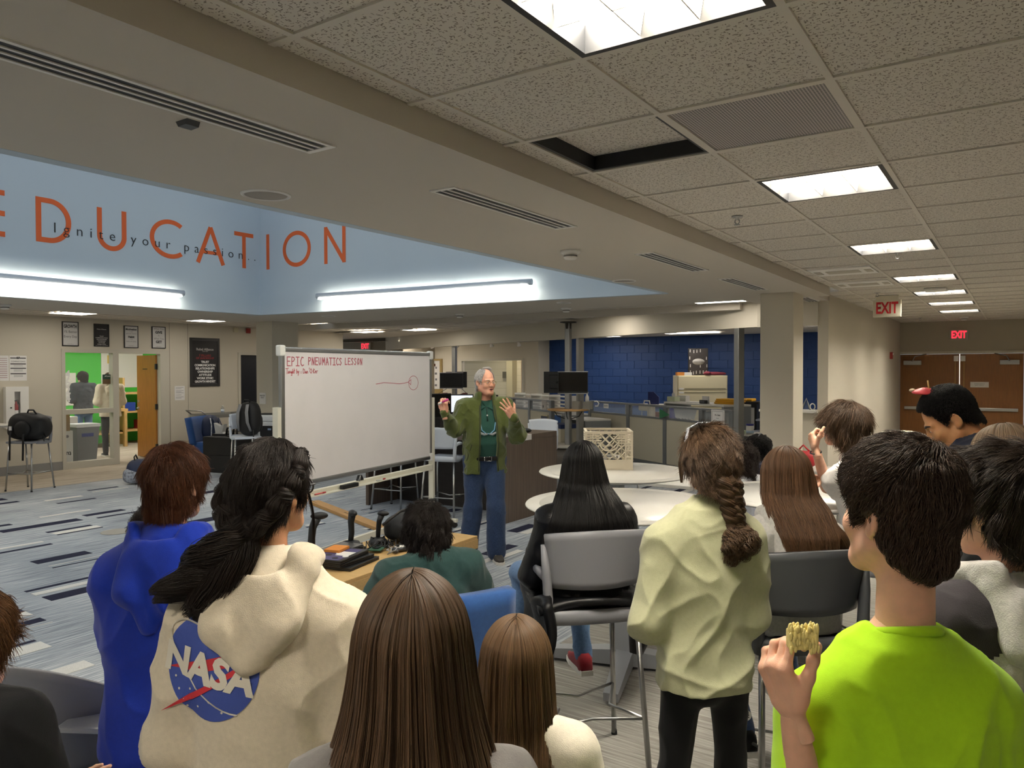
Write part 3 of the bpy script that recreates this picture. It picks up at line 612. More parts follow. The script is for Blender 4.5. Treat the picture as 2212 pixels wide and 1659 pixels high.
# cream block wall with the glazed opening, left of the blue wall
cream = mat('cream_block', '#cfc6a6', .7, bump=.1, bscale=80)
cw = struct(MB().box((-18, 16.95, 0), (-15.1, 17.05, 2.75)).box((-15.1, 16.95, 2.05), (-10.62, 17.05, 2.75)).box((-13.95, 16.95, 0), (-13.2, 17.05, 2.1)).box((-11.12, 16.95, 0), (-10.62, 17.65, 2.75)).box((-13.2, 16.95, 0), (-11.1, 17.05, .9)).box((-15.1, 16.95, 0), (-13.9, 17.05, .1)).build('wall_office_left', wallm))
MB().box((-13.25, 16.92, 2.03), (-11.08, 17.06, 2.09)).box((-13.25, 16.92, .88), (-11.08, 17.06, .94)).box((-13.25, 16.92, .9), (-13.19, 17.06, 2.05)).box((-11.14, 16.92, .9), (-11.08, 17.06, 2.05)).build('window_frame', framem, cw)
MB().box((-13.2, 17.0, .93), (-11.12, 17.006, 2.04)).build('pane', glassm, cw)
inn = struct(MB().box((-15.6, 19.3, 0), (-10.3, 19.4, 2.75)).build('wall_inner', cream))
for nm_, xs in (('pilaster', (-13.1, -12.55)), ('pilaster', (-11.9, -11.62))): MB().box((xs[0], 19.05, 0), (xs[0]+.22, 19.3, 2.7)).build(nm_, mat('olive_cream', '#b5ab86', .7), inn)
g = MB()
for k in range(12): g.box((-15.5, 19.296, .2*k+.2), (-10.4, 19.2995, .2*k+.206))
g.build('mortar_joint', mat('cream_joint', '#a89f80', .8), inn)
d5 = struct(MB().box((-12.65, 19.2, 0), (-11.95, 19.29, 2.3)).build('door_5', oak))
struct(MB().box((-15.7, 17.0, 2.6), (-10.2, 19.5, 2.7)).build('ceiling', sofm))
flatlight(-12.5, 18.2, 2.59, 1.2, .5, 'ceiling light inside the cream block room', 0, 'office ceiling lights')
t = tag(MB().box((-13.35, 19.2, 1.52), (-13.1, 19.22, 1.72)).build('wall_plaque', mat('olive_plaque', '#4e4a33', .5)), 'small olive plaque on the cream wall behind the glazing', 'plaque')
# lit door with drawings, left of the left monitor
d6 = struct(MB().box((-15.0, 16.9, 0), (-14.9, 17.0, 2.1)).box((-13.98, 16.9, 0), (-13.9, 17.0, 2.1)).box((-15, 16.9, 2.05), (-13.9, 17, 2.1)).box((-14.9, 16.93, 0), (-13.98, 16.98, 2.05)).build('door_6', mat('tan_wood_frame', '#a08a5c', .5)))
t = thing('drawing_sheet', 'bright white sheet with small drawings on the door left of the left monitor pole', 'poster', (-14.36, 16.925, 1.22))
MB().box((-.30, 0, 0), (.36, .006, .83)).build('sheet', paper, t)
r9 = random.Random(4)
for k in range(16): MB().box((-.25+.15*(k % 4)+r9.uniform(-.03, .0), -.001, .08+.17*(k//4)), (-.19+.15*(k % 4), 0, .14+.17*(k//4))).build('drawing', gink, t); MB().box((.1, -.0015, .66), (.2, 0, .74)).build('orange_drawing', orange, t)
# far wall with exit sign, behind the whiteboard
struct(MB().box((-18.6, 15.9, 0), (-14.3, 16.0, 2.8)).build('wall_far_left', darkw))
struct(MB().box((-16.9, 13.0, 0), (XL, 13.1, 2.8)).build('wall_far_corner', wallm))
struct(MB().box((-14.35, 15.58, 0), (-14.2, 17.0, 2.8)).build('wall_far_pier', darkw))
exit_sign(-15.92, 15.86, 2.36, .40, .225, 'lit red exit sign on the dark wall behind the whiteboard', True)
# ================================================================== devices on the soffit and ceiling
def slot(y0, y1, x, lab):
    t = thing('slot_diffuser', lab, 'vent', (x, (y0+y1)/2, SOF), 0, 'slot air diffusers along the soffit'); h = (y1-y0)/2
    f = MB()
    xs = [(-.075, -.060), (-.029, -.018), (.012, .023), (.058, .075)]
    for a, b_ in xs: f.box((a, -h, -.006), (b_, h, .004))
    f.box((-.075, -h, -.0065), (.078, -h+.025, .004)).box((-.075, h-.025, -.0065), (.078, h, .004)).build('frame', white, t)
    MB().box((-.07, -h+.01, -.002), (.074, h-.01, -.0005)).build('dark_slot', blkm, t)
for a in ((-.6, 2.05, -2.29, 'longest slot diffuser on the soffit, top left'), (2.81, 4.01, -2.31, 'slot diffuser on the soffit, beside the round speaker'), (5.21, 6.42, -2.335, 'slot diffuser on the soffit, behind the smoke detector'), (7.11, 8.33, -2.34, 'slot diffuser on the soffit, in front of the square column')): slot(*a)
t = thing('slot_diffuser', 'slot diffuser on the soffit between the column and the window wall', 'vent', (-2.2, 9.9, SOF), 0, 'slot air diffusers along the soffit')
MB().box((-.07, -.3, .0), (.07, .3, .05)).build('frame', white, t); MB().box((-.05, -.28, -.003), (-.03, .28, .0)).box((-.01, -.28, -.003), (.01, .28, 0)).box((.03, -.28, -.003), (.05, .28, 0)).build('dark_slot', blkm, t)
struct(MB().box((-2.95, 9.5, SOF+.02), (-2.05, 10.4, CEIL+.1)).build('ceiling', sofm))
def speaker_c(x, y, z, lab, r=.12):
    t = thing('ceiling_speaker', lab, 'speaker', (x, y, z), 0, 'round ceiling speakers')
    MB().lathe([(r*.86, .004), (r*.9, -.009), (r, -.004), (r*1.02, .002)], n=40).build('rim', white, t)
    MB().lathe([(r*.86, .003), (r*.85, -.003), (r*.4, -.008), (.002, -.009)], n=36).build('grille', mat('speaker_mesh', '#a59f96', .6, bump=.6, bscale=700), t)
speaker_c(-3.115, 2.42, SOF, 'large round speaker in the soffit above the letters'); speaker_c(-3.22, 6.73, SOF, 'small round speaker in the soffit near the right wall light'); speaker_c(-9.2, 8.34, SOF, 'round speaker in the soffit above the whiteboard'); speaker_c(-4.9, 8.45, SOF, 'round speaker in the soffit above the right monitor pole', .1)
def smoke(x, y, z, lab):
    t = thing('smoke_detector', lab, 'smoke detector', (x, y, z), 0, 'white smoke detectors')
    MB().lathe([(.075, 0), (.075, -.014), (.06, -.022), (.055, -.022)], n=28).build('base', white, t)
    MB().lathe([(.05, -.02), (.05, -.05), (.042, -.062), (.002, -.066)], n=28).build('head', white, t)
    MB().lathe([(.0505, -.032), (.0508, -.045)], n=28).build('vent_ring', mat('grey_vent', '#77746f', .6), t)
smoke(-2.74, 4.82, SOF, 'smoke detector on the soffit between two slot diffusers'); smoke(-7.2, 9.2, SOF, 'smoke detector on the soffit above the middle of the right wall light'); smoke(-11.1, 4.46, SOF, 'smoke detector on the soffit at the left edge'); smoke(-.857, 16.3, CEIL, 'smoke detector on the tiled ceiling before the double doors'); smoke(-5.3, 9.2, SOF, 'cream detector on the soffit left of the right monitor pole')
t = thing('ceiling_sensor', 'small dark wedge-shaped sensor on the soffit under the longest slot diffuser', 'sensor', (-2.43, 1.56, SOF))
MB().prism([(-.035, 0), (.035, 0), (.025, -.018), (-.02, -.02)], .05, Matrix.Translation((0, -.025, 0))).build('housing', mat('dark_grey_plastic', '#4a4d52', .5), t)
def sprinkler(x, y, z, lab):
    t = thing('sprinkler', lab, 'sprinkler', (x, y, z), 0, 'ceiling sprinklers')
    MB().lathe([(.035, .002), (.035, -.004), (.012, -.006), (.012, -.02)], n=18).build('escutcheon', steel, t)
    MB().tube([(-.012, 0, -.02), (-.016, 0, -.035), (0, 0, -.05)], .003, 6).tube([(.012, 0, -.02), (.016, 0, -.035), (0, 0, -.05)], .003, 6).build('yoke', alu, t)
    MB().lathe([(.02, -.05), (.02, -.053)], n=12).build('deflector', alu, t)
sprinkler(-1.495, 4.77, CEIL, 'sprinkler on the tiled ceiling before the second light'); sprinkler(-1.5, 10.5, CEIL, 'sprinkler just above the hanging exit sign'); sprinkler(-1.56, 16.1, CEIL, 'sprinkler on the tiled ceiling before the far doors'); sprinkler(-.85, 7.0, CEIL, 'sprinkler between the row of lights')
def airvent(x, y, lab):
    t = thing('air_diffuser', lab, 'vent', (x, y, CEIL), 0, 'white air diffusers in the tiled ceiling')
    MB().box((-.28, -.28, -.008), (.28, .28, .003)).build('plate', white, t)
    MB().box((-.26, -.1, -.012), (-.2, .1, -.007)).box((.2, -.1, -.012), (.26, .1, -.007)).box((-.15, -.1, -.012), (.15, .1, -.007)).build('louver', mat('vent_louver', '#b8b2a4', .6), t)
airvent(-1.45, 8.0, 'white air diffuser nearer the soffit, before the hanging exit sign'); airvent(-1.47, 9.3, 'farther white air diffuser, before the hanging exit sign')
t = thing('projector_mount', 'small white access point on the ceiling between the fourth and fifth lights', 'sensor', (-.84, 10.35, CEIL)); MB().box((-.12, -.12, -.035), (.12, .12, 0), bevel=.02).build('housing', white, t)
# ================================================================== green back room behind the left wall
green = mat('green_wall_paint', '#4fd24a', .7)
BX = -18.6
struct(MB().box((BX-.1, 3.5, 0), (BX, 12, 2.9)).build('wall_back_room', green)); struct(MB().box((BX, 3.4, 0), (XL-.12, 3.5, 2.9)).build('wall_back_room_side', green)); struct(MB().box((BX, 11.4, 0), (XL-.12, 11.5, 2.9)).build('wall_back_room_end', mat('cream_wall', '#d8d4c6', .7)))
struct(MB().box((BX, 3.5, 2.75), (XL-.12, 11.5, 2.85)).build('ceiling', white))
brl = emis('back_room_lamp', '#fffaf0', BACKROOM)
for k, (x, y) in enumerate(((-16.2, 6.6), (-16.2, 9.4))):
    t = thing('ceiling_light', ('ceiling light of the green room above the window', 'ceiling light of the green room above the oak door')[k], 'ceiling light', (x, y, 2.74)); MB().box((-.6, -.3, -.02), (.6, .3, 0)).build('diffuser', brl, t); MB().box((-.62, -.32, -.012), (.62, .32, .005)).build('frame', white, t)
def B(y, z): return (BX+.01, y, z)
t = tag(MB().box((BX, 7.98, 2.05), (BX+.01, 8.72, 2.55)).build('wall_poster', mat('dark_poster', '#2a2b2c', .5)), 'dark poster with white shapes hanging on the green wall', 'poster')
r9 = random.Random(9)
for k in range(14): MB().blob((BX+.012, 8.04+.62*r9.random(), 2.1+.4*r9.random()), (.003, .03, .035), seg=8, rings=5).build('white_shape', wh_ink, t)
t = tag(MB().box((BX, 8.0, .95), (BX+.02, 8.95, 1.72)).build('wall_whiteboard', mat('board_white', '#e8eae6', .3)), 'small whiteboard with blue scribbles on the green wall', 'whiteboard')
mb = MB(); mb.tube([(BX+.022, 8.12, 1.62), (BX+.022, 8.2, 1.5), (BX+.022, 8.26, 1.6), (BX+.022, 8.35, 1.5), (BX+.022, 8.45, 1.62)], .008, 5).build('scribble', mat('blue_marker', '#40536e', .6), t)
t = tag(MB().box((BX, 9.55, 1.35), (BX+.02, 10.6, 2.2)).build('wall_whiteboard', mat('board_white', '#e8eae6', .3)), 'whiteboard behind the open oak door in the green room', 'whiteboard')
MB().box((BX+.02, 9.7, 1.95), (BX+.024, 9.95, 2.15)).build('yellow_note', mat('note_yellow', '#e3c33a', .6), t)
t = thing('parts_organizer', 'grey organizer rack of small red and white bins on the green wall', 'storage rack', (BX+.05, 7.35, 1.55))
MB().box((-.04, -.42, 0), (.0, .42, .55)).build('panel', mat('rack_grey', '#55575a', .5), t)
for r_ in range(4):
    for c_ in range(5): MB().box((.0, -.40+.165*c_, .03+.13*r_), (.09, -.26+.165*c_, .11+.13*r_)).build('bin', mat('bin_%d' % ((r_+c_) % 3), ('#b0b4b8', '#8e2c2c', '#d9d6cf')[(r_+c_) % 3], .5), t)
t = thing('metal_cabinet', 'dark grey metal cabinet with a red bin on top in the green room', 'cabinet', (-18.15, 6.35, 0)); MB().box((-.4, -.45, 0), (.3, .38, 1.75)).build('body', mat('cabinet_grey', '#5d6264', .45, .3), t)
MB().box((.3, -.43, .04), (.315, -.04, 1.72)).build('door', mat('cabinet_dark', '#2f3334', .45, .3), t); MB().box((.3, -.02, .04), (.315, .36, 1.72)).build('door', mat('cabinet_dark', '#2f3334', .45, .3), t)
t = tag(MB().box((-18.1, 6.25, 1.751), (-17.9, 6.65, 1.85), bevel=.01).build('parts_bin', mat('bin_red', '#c02c28', .5)), 'red bin on top of the dark metal cabinet in the green room', 'bin')
t = thing('workbench', 'light wooden workbench in the green room behind the window', 'workbench', (-17.75, 8.2, 0))
MB().box((-.5, -1.3, .82), (.45, 1.3, .88)).build('worktop', mat('pale_pine', '#c9a468', .6, noise=.1, nscale=8), t)
for x_, y_ in ((-.45, -1.25), (.4, -1.25), (-.45, 1.2), (.4, 1.2)): MB().box((x_, y_, 0), (x_+.07, y_+.07, .82)).build('leg', mat('pale_pine', '#c9a468', .6), t)
MB().box((-.5, -1.2, .3), (.4, 1.2, .34)).build('shelf', mat('pale_pine', '#c9a468', .6), t)
t = thing('waste_bin', 'tall grey waste bin with a white liner and a blue label behind the window', 'waste bin', (-14.85, 7.27, 0))
MB().lathe([(.20, 0), (.23, .02), (.30, .72), (.31, .73), (.285, .73), (.24, .1), (.02, .09)], n=4, M=Rz(PI/4), smooth=False).build('body', mat('bin_grey', '#73787c', .5), t)
MB().lathe([(.312, .70), (.318, .715), (.318, .76), (.28, .755)], n=4, M=Rz(PI/4), smooth=False).build('liner', mat('liner_white', '#d9dde0', .4), t)
MB().box((.196, -.12, .52), (.203, .10, .585)).build('blue_label', mat('label_blue', '#2a3b86', .5), t)
t = thing('cardboard_box', 'white shipping box standing upside down behind the window', 'box', (-14.72, 6.76, 0))
MB().box((-.22, -.18, 0), (.2, .17, .66), bevel=.004).build('carton', mat('white_carton', '#c9cbc7', .7), t)
text('lettering', 'tultex', .115, ink, t, (.2012, 0, .24), (-PI/2, 0, -PI/2), bold=.003); 
for y_ in (-.05, .07): MB().cyl((0, 0), .028, 0, .002, 14, M=Matrix.Translation((.2, y_, .56)) @ Matrix.Rotation(PI/2, 4, 'Y')).build('print_mark', gink, t)
t = tag(MB().box((-15.2, 6.6, .66), (-14.85, 6.9, 1.0)).build('cardboard_box', mat('kraft', '#8d7348', .8)), 'brown cardboard box behind the window, on the white one', 'box')
t.location = (.33, -.02, .001)
t = thing('wire_basket', 'white bin of rolled papers beside the grey waste bin', 'bin', (-15.4, 7.15, 0)); MB().box((-.2, -.25, .3), (.2, .2, .88), bevel=.01).build('body', white, t); MB().tube([(-.1, -.1, .88), (0, 0, 1.02)], .03).tube([(.1, 0, .86), (.0, .05, 1.05)], .02).build('rolled_paper', paper, t)
MB().box((-.2, -.2, 0), (.18, .18, .3)).build('stand', blkm, t)
t = thing('storage_shelf', 'wooden shelf of blue and red bins behind the oak door', 'shelf', (-18.1, 10.35, 0))
for z in (.3, .75, 1.2): MB().box((-.4, -.7, z), (.3, 1.0, z+.04)).build('shelf_board', mat('pale_pine', '#c9a468', .6), t)
for y_ in (-.7, .95): MB().box((-.4, y_, 0), (.3, y_+.05, 1.6)).build('side_panel', mat('pale_pine', '#c9a468', .6), t)
for k in range(4): tag(MB().box((-18.2, 9.75+.38*k, .341 if k % 2 else .791), (-17.9, 10.02+.38*k, .56 if k % 2 else 1.0), bevel=.01).build('parts_bin', mat('bin_b%d' % (k % 2), ('#24459a', '#a9333a')[k % 2], .5)), ('blue bin on the middle shelf behind the oak door, nearer one', 'red bin on the low shelf behind the oak door, nearer one', 'blue bin on the middle shelf behind the oak door, farther one', 'red bin on the low shelf behind the oak door, farther one')[k], 'bin', 'bins on the shelf in the green room')
t = thing('tool_chest', 'tall dark rack with purple and white drawers seen behind the door hinge', 'storage rack', (-16.3, 9.75, 0)); MB().box((-.2, -.25, 0), (.2, .25, 1.45)).build('body', mat('rack_dark', '#231f26', .5), t)
for k in range(9): MB().box((.2, -.22, .08+.15*k), (.215, .22, .19+.15*k)).build('drawer', mat('drw%d' % (k % 2), ('#3b2f55', '#8b8490')[k % 2], .5), t)
# ================================================================== furniture
darklam = mat('dark_wood_laminate', '#5d4f45', .45, noise=.28, nscale=3, stretch=(14, 14, .6)); darklam_shade = mat('dark_laminate_inner', '#2a2421', .55, noise=.2, nscale=3, stretch=(1, 10, 10))  # second laminate is a darker copy, the knee space's shade in its colour
wtop = mat('white_table_laminate', '#d6d4ce', .3); tedge = mat('table_edge', '#c2c0ba', .35); silver = mat('silver_paint', '#9c9fa4', .4, .3)
chrome = mat('chrome', '#c4c4c4', .18, 1)
# counter island
t = thing('counter_island', 'long dark wood counter island behind the teacher with an open front', 'counter', (-6.0, 7.6, 0))
MB().box((-1.1, -.54, .93), (1.12, .63, .995), bevel=.004).build('worktop', darklam, t)
MB().box((1.07, -.54, 0), (1.12, .63, .93)).build('end_panel', darklam, t); MB().box((-1.1, -.54, 0), (-1.05, .6, .93)).build('end_panel', darklam, t)
MB().box((-1.05, .02, 0), (1.07, .06, .93)).build('back_panel', darklam_shade, t)
tag(MB().box((-5.02, 7.42, .996), (-4.872, 7.62, .999)).box((-4.874, 7.42, .93), (-4.871, 7.62, .999)).build('paper_label', paper), 'white paper label folded over the end of the dark counter', 'label')
def bottle(x, y, z, lab):
    t = thing('water_bottle', lab, 'bottle', (x, y, z)); pl = mat('clear_plastic', '#dfe6ea', .08, trans=.85, alpha=.75)
    MB().lathe([(.028, 0), (.032, .006), (.031, .03), (.033, .05), (.031, .07), (.033, .09), (.033, .14), (.03, .165), (.012, .19), (.012, .2)], n=20).build('body', pl, t)
    MB().lathe([(.0335, .085), (.0335, .135)], n=20).build('paper_label', mat('bottle_label', '#cfd9e6', .5), t); MB().cyl((0, 0), .014, .198, .216, 14).build('cap', white, t)
bottle(-4.98, 7.28, .996, 'clear water bottle standing on the end of the dark counter')
# ---- bar stools
def stool(name, lab, loc, rz, m, group=None):
    t = thing(name, lab, 'stool', loc, rz, group)
    def back(u, v):
        a = (u-.5)*2; z = .84+.235*v+.02*(1-a*a)*v; wv = .205+.03*v
        return (a*wv, -.20-.035*v+.075*a*a, z)
    MB().grid(back, 16, 8, thick=.014).build('backrest', m, t)
    s = MB(); s.box((-.205, -.17, .70), (.205, .23, .735), bevel=.016)
    s.grid(lambda u, v: ((u-.5)*.43, -.165-.02*(1-(2*u-1)**2), .69+.06*v), 10, 2, thick=.02).build('seat', m, t)
    for a in (-1, 1):
        MB().tube([(a*.195, .10, .71), (a*.208, -.05, .70), (a*.212, -.14, .71), (a*.214, -.155, .80), (a*.222, -.15, .92), (a*.232, -.14, 1.03)], [.02, .023, .027, .026, .024, .014], 10, flat=.8).build('side_frame', m, t)
        MB().tube([(a*.22, -.15, .885), (a*.236, -.09, .905), (a*.238, -.02, .90)], [.02, .022, .016], 10, flat=.7).build('arm_stub', m, t)
    for a in (-1, 1):
        MB().tube([(a*.19, -.13, .70), (a*.225, -.20, .012)], .0125, 12).build('leg', steel, t)
        MB().tube([(a*.185, .18, .70), (a*.215, .225, .012)], .0125, 12).build('leg', steel, t)
    f = MB(); c = [(-.212, -.175, .26), (.212, -.175, .26), (.205, .21, .26), (-.205, .21, .26)]
    for (p, q, mdp) in ((c[0], c[1], (0, -.10, .245)), (c[1], c[2], (.12, .02, .245)), (c[2], c[3], (0, .13, .245)), (c[3], c[0], (-.12, .02, .245))): f.tube([p, mdp, q], .007, 8)
    f.build('foot_ring', steel, t)
    for a in (-1, 1):
        for p in ((a*.2265, -.203), (a*.2165, .2265)): MB().cyl(p, .0145, 0, .02, 10).build('foot_cap', blkm, t)
    return t
darkgrey = mat('charcoal_plastic', '#4c4e52', .42)
st7 = stool('bar_stool', 'grey plastic bar stool under the girl with very long black hair', (-1.93, 3.13, 0), math.radians(46), greyplas)
st9 = stool('bar_stool', 'dark grey bar stool under the long-haired girl in the light grey hoodie', (-.74, 2.85, 0), math.radians(30), darkgrey)
st13 = stool('bar_stool', 'grey bar stool under the brown-haired boy leaning on his hand', (-.60, 4.30, 0), math.radians(75), greyplas)
stool('bar_stool', 'grey bar stool with a black bag on it, by the left wall', (-12.22, 5.22, 0), math.radians(205), greyplas)
stool('bar_stool', 'pale bar stool with a black and grey backpack, left of the whiteboard', (-10.12, 7.45, 0), math.radians(-118), lightplas)
stool('bar_stool', 'pale bar stool half hidden behind the whiteboard, at the open counter', (-6.62, 7.1, 0), math.radians(8), lightplas, 'pale stools at the counter')
stool('bar_stool', 'pale bar stool just behind the teacher, at the open counter', (-5.72, 7.0, 0), math.radians(12), lightplas, 'pale stools at the counter')
stool('bar_stool', 'pale bar stool behind the counter, right of the water bottle', (-5.42, 8.62, 0), math.radians(180), lightplas, 'pale stools at the counter')
stool('bar_stool', 'grey bar stool by the office desk behind the square column', (-3.55, 12.9, 0), math.radians(150), lightplas)
# ---- round tables
def rtable(loc, rz, lab, R_=.60, H=.975):
    t = thing('round_table', lab, 'table', loc, rz, 'round white bar tables')
    MB().lathe([(.02, H-.05), (R_*.72, H-.045), (R_-.02, H-.014), (R_, H-.006), (R_-.004, H), (R_*.86, H+.0003), (.01, H+.0003)], n=72).build('tabletop', tedge, t)
    MB().lathe([(R_*.86, H), (R_*.86, H+.001), (.01, H+.001)], n=72).build('top_inlay', wtop, t)
    MB().box((-.055, -.055, .05), (.055, .055, H-.04), bevel=.008).build('column', silver, t)
    for k in range(4):
        M = Rz(k*PI/2+.2)
        MB()._add([tuple(M @ Vector(v)) for v in ((.03,-.05,.02),(.55,-.04,.02),(.55,.04,.02),(.03,.05,.02),(.03,-.05,.115),(.55,-.04,.065),(.55,.04,.065),(.03,.05,.115))], [(3,2,1,0),(4,5,6,7),(0,1,5,4),(1,2,6,5),(2,3,7,6),(3,0,4,7)]).build('foot', silver, t)
        MB().cyl((0, 0), .02, 0, .022, 10, M=M @ Matrix.Translation((.51, 0, 0))).build('glide', blkm, t)
    return t
rtable((-2.62, 5.32, 0), 0, 'round white table with the cream milk crate on it'); rtable((-1.93, 4.06, 0), .1, 'round white table just in front of the girl with long black hair')
rtable((-1.12, 4.98, 0), .3, 'round white table the brown-haired boy leans on')
t = thing('low_table', 'low white table partly seen between the round tables', 'table', (-2.75, 6.75, 0)); MB().box((-.5, -.35, .70), (.55, .3, .73), bevel=.005).build('tabletop', wtop, t)
for x_, y_ in ((-.45, -.3), (.5, -.3), (-.45, .25), (.5, .25)): MB().tube([(x_, y_, 0), (x_, y_, .7)], .016, 10).build('leg', steel, t)
tag(MB().box((-2.98, 5.2, .977), (-2.78, 5.42, .9785), Rz(0)).build('paper_sheet', paper), 'white paper on the round table, left of the long black hair', 'paper')
# ---- milk crate
t = thing('milk_crate', 'cream plastic milk crate with lattice sides on the round table', 'crate', (-2.78, 5.50, .977), math.radians(31))
crm = mat('cream_plastic', '#d9cfbb', .5); W2, HC = .185, .305
MB().box((-W2, -W2, 0), (W2, W2, .012)).build('base', crm, t)
for k in range(4):
    M = Rz(k*PI/2) @ Matrix.Translation((0, -W2, 0)); sd = MB(); th = .012
    sd.box((-W2, 0, 0), (W2, th, .075), M).box((-W2, -.003, 0), (W2, th, .008), M).box((-W2, -.004, .072), (W2, th, .08), M)
    sd.box((-W2, 0, HC-.02), (W2, th, HC), M).box((-W2, -.004, HC-.006), (W2, th+.003, HC), M)
    for a in (-1, 1):
        sd.box((min(a*W2, a*(W2-.012)), -.002, 0), (max(a*W2, a*(W2-.012)), th, HC), M); sd.box((min(a*.125, a*.133), -.002, .0), (max(a*.125, a*.133), th, HC), M)
        for z in (.10, .15, .19, .21, .23, .25, .27): sd.box((min(a*.13, a*W2), -.003, z), (max(a*.13, a*W2), th*.6, z+.006), M)
        for z in (.21, .23, .25, .27): sd.box((min(a*.06, a*.128), -.002, z), (max(a*.06, a*.128), th*.6, z+.005), M)
    lw_ = .0045
    for q in range(-8, 9):
        for sgn in (-1, 1):
            x0_, z0_, x1_, z1_ = q*.032, .08, q*.032+sgn*.205, .285
            # clip to the lattice window
            def cl(x0_, z0_, x1_, z1_):
                ts = [0., 1.]; dx_ = x1_-x0_
                for lim in (-.125, .125):
                    if abs(dx_) > 1e-9: ts.append((lim-x0_)/dx_)
                ts = sorted(v for v in ts if 0 <= v <= 1)
                for a_, b_ in zip(ts[:-1], ts[1:]):
                    mx_ = x0_+dx_*(a_+b_)/2
                    if abs(mx_) < .125 and b_-a_ > .03: yield (x0_+dx_*a_, z0_+(z1_-z0_)*a_), (x0_+dx_*b_, z0_+(z1_-z0_)*b_)
            for (p, r_) in cl(x0_, z0_, x1_, z1_):
                if q % 2 == 0: sd.tube([M @ Vector((p[0], .005, p[1])), M @ Vector((r_[0], .005, r_[1]))], lw_, 4)
    sd.tube([M @ Vector((.07*math.cos(a), .004, .20+.05*math.sin(a))) for a in np.linspace(PI, 2*PI, 12)], .007, 5)
    sd.build('lattice_side', crm, t)
tag(MB().blob((-2.77, 5.49, 1.03), (.11, .1, .038), seg=20, e=.7).build('cable_bundle', mat('dark_cable', '#1c1c1f', .5)), 'dark bundle of parts lying inside the cream milk crate', 'cable bundle')
mb = MB(); r9 = random.Random(2)
for k in range(5):
    a = r9.random()*6; mb.tube([(-2.77+.11*math.cos(a+i*.5)*r9.uniform(.6, 1), 5.49+.1*math.sin(a+i*.5), 1.06+.012*math.sin(i*2+k)) for i in range(9)], .005, 6)
tag(mb.build('white_cable', white), 'white cables on the dark bundle inside the milk crate', 'cable')
# ---- whiteboard on its stand
wbx = Vector((.155, -.988, 0))
WBo = Vector((-5.53, 6.515, 0)); WA = math.atan2(.988, -.155)      # local +x runs from the near left end to the far right end
t = thing('mobile_whiteboard', 'wide mobile whiteboard with red marker writing on a cream stand', 'whiteboard', WBo-Vector((-.155, .988, 0))*2.4, WA)
L = 2.4; Z0, Z1 = .79, 1.94; cream_p = mat('cream_metal_paint', '#dcd8c8', .4)
MB().box((.02, -.012, Z0), (L-.02, .012, Z1)).build('board', mat('whiteboard_enamel', '#e9e3e4', .22, noise=.025, nscale=3), t)
MB().box((0, -.022, Z1-.012), (L, .022, Z1+.03), bevel=.012).build('top_rail', alu, t); MB().box((0, -.022, Z0-.03), (L, .022, Z0+.012), bevel=.012).build('bottom_rail', alu, t)
MB().box((-.012, -.02, Z0), (.03, .02, Z1), bevel=.01).build('side_rail', alu, t); MB().box((L-.03, -.02, Z0), (L+.012, .02, Z1), bevel=.01).build('side_rail', alu, t)
for x in (0, L):
    for z in (Z0, Z1): MB().box((x-.035, -.028, z-.05), (x+.035, .028, z+.045), bevel=.015).build('corner_cap', white, t)
for x in (-.05, L+.03):
    MB().box((x-.022, -.03, .09), (x+.022, .03, 1.46), bevel=.004).build('upright', cream_p, t)
    MB().box((x-.022, -.33, .06), (x+.022, .33, .10), bevel=.004).build('foot', cream_p, t)
    for y in (-.3, .3): MB().cyl((0, 0), .03, -.012, .012, 16, M=Matrix.Translation((x, y, .03)) @ Matrix.Rotation(PI/2, 4, 'Y')).build('caster', blkm, t)
MB().box((-.05, -.025, .64), (L+.03, .025, .70), bevel=.004).box((.05, -.085, .655), (L-.3, -.02, .663)).build('tray_rail', cream_p, t)
MB().box((-.05, -.02, .095), (L+.03, .02, .155), bevel=.004).build('lower_rail', cream_p, t)
redm = mat('red_marker', '#b0485a', .6); red2 = mat('red_marker_strong', '#b3333f', .6)
SF = {'E': [[(0,0),(0,1)],[(0,1),(.6,1)],[(0,.52),(.5,.52)],[(0,0),(.65,0)]], 'P': [[(0,0),(.03,1),(.45,.95),(.55,.75),(.4,.55),(.03,.48)]], 'I': [[(.3,0),(.32,1)],[(0,1),(.62,1)],[(0,0),(.62,0)]], 'C': [[(.6,.95),(.3,1),(.05,.6),(.1,.2),(.35,0),(.65,.1)]], 'N': [[(0,0),(.05,1),(.5,0),(.58,1)]], 'U': [[(0,1),(.02,.3),(.25,0),(.5,.25),(.52,1)]], 'M': [[(0,0),(.1,1),(.35,.35),(.62,1),(.7,0)]], 'A': [[(0,0),(.3,1),(.62,0)],[(.1,.35),(.52,.4)]], 'T': [[(0,1),(.75,1)],[(.37,0),(.38,1)]], 'S': [[(.55,.9),(.25,1),(.05,.8),(.3,.55),(.52,.3),(.3,0),(0,.1)]], 'L': [[(.05,1),(0,0),(.6,.03)]], 'O': [[(.3,1),(.02,.6),(.2,.02),(.5,.3),(.5,.8),(.3,1)]], ' ': []}
def hand(s, x, z, h, wd, m, pen=.008, gap=1.0, lift=0):
    mb = MB()
    for i, c in enumerate(s):
        if c == ' ': x += wd*.8*gap; continue
        for st in SF[c]: stroke(mb, [(x+p[0]*wd, z+p[1]*h+lift*i) for p in st], pen)
        x += wd*(.92 if c not in 'TM' else 1.05)*gap
    o = mb.build('marker_writing', m, t); o.location = (0, -.0125, 0); return o
hand('EPIC', .065, 1.81, .075, .06, redm); hand('PNEUMATICS', .334, 1.82, .064, .0515, redm, gap=.98); hand('LESSON', .85, 1.825, .06, .051, redm)
mb = MB()
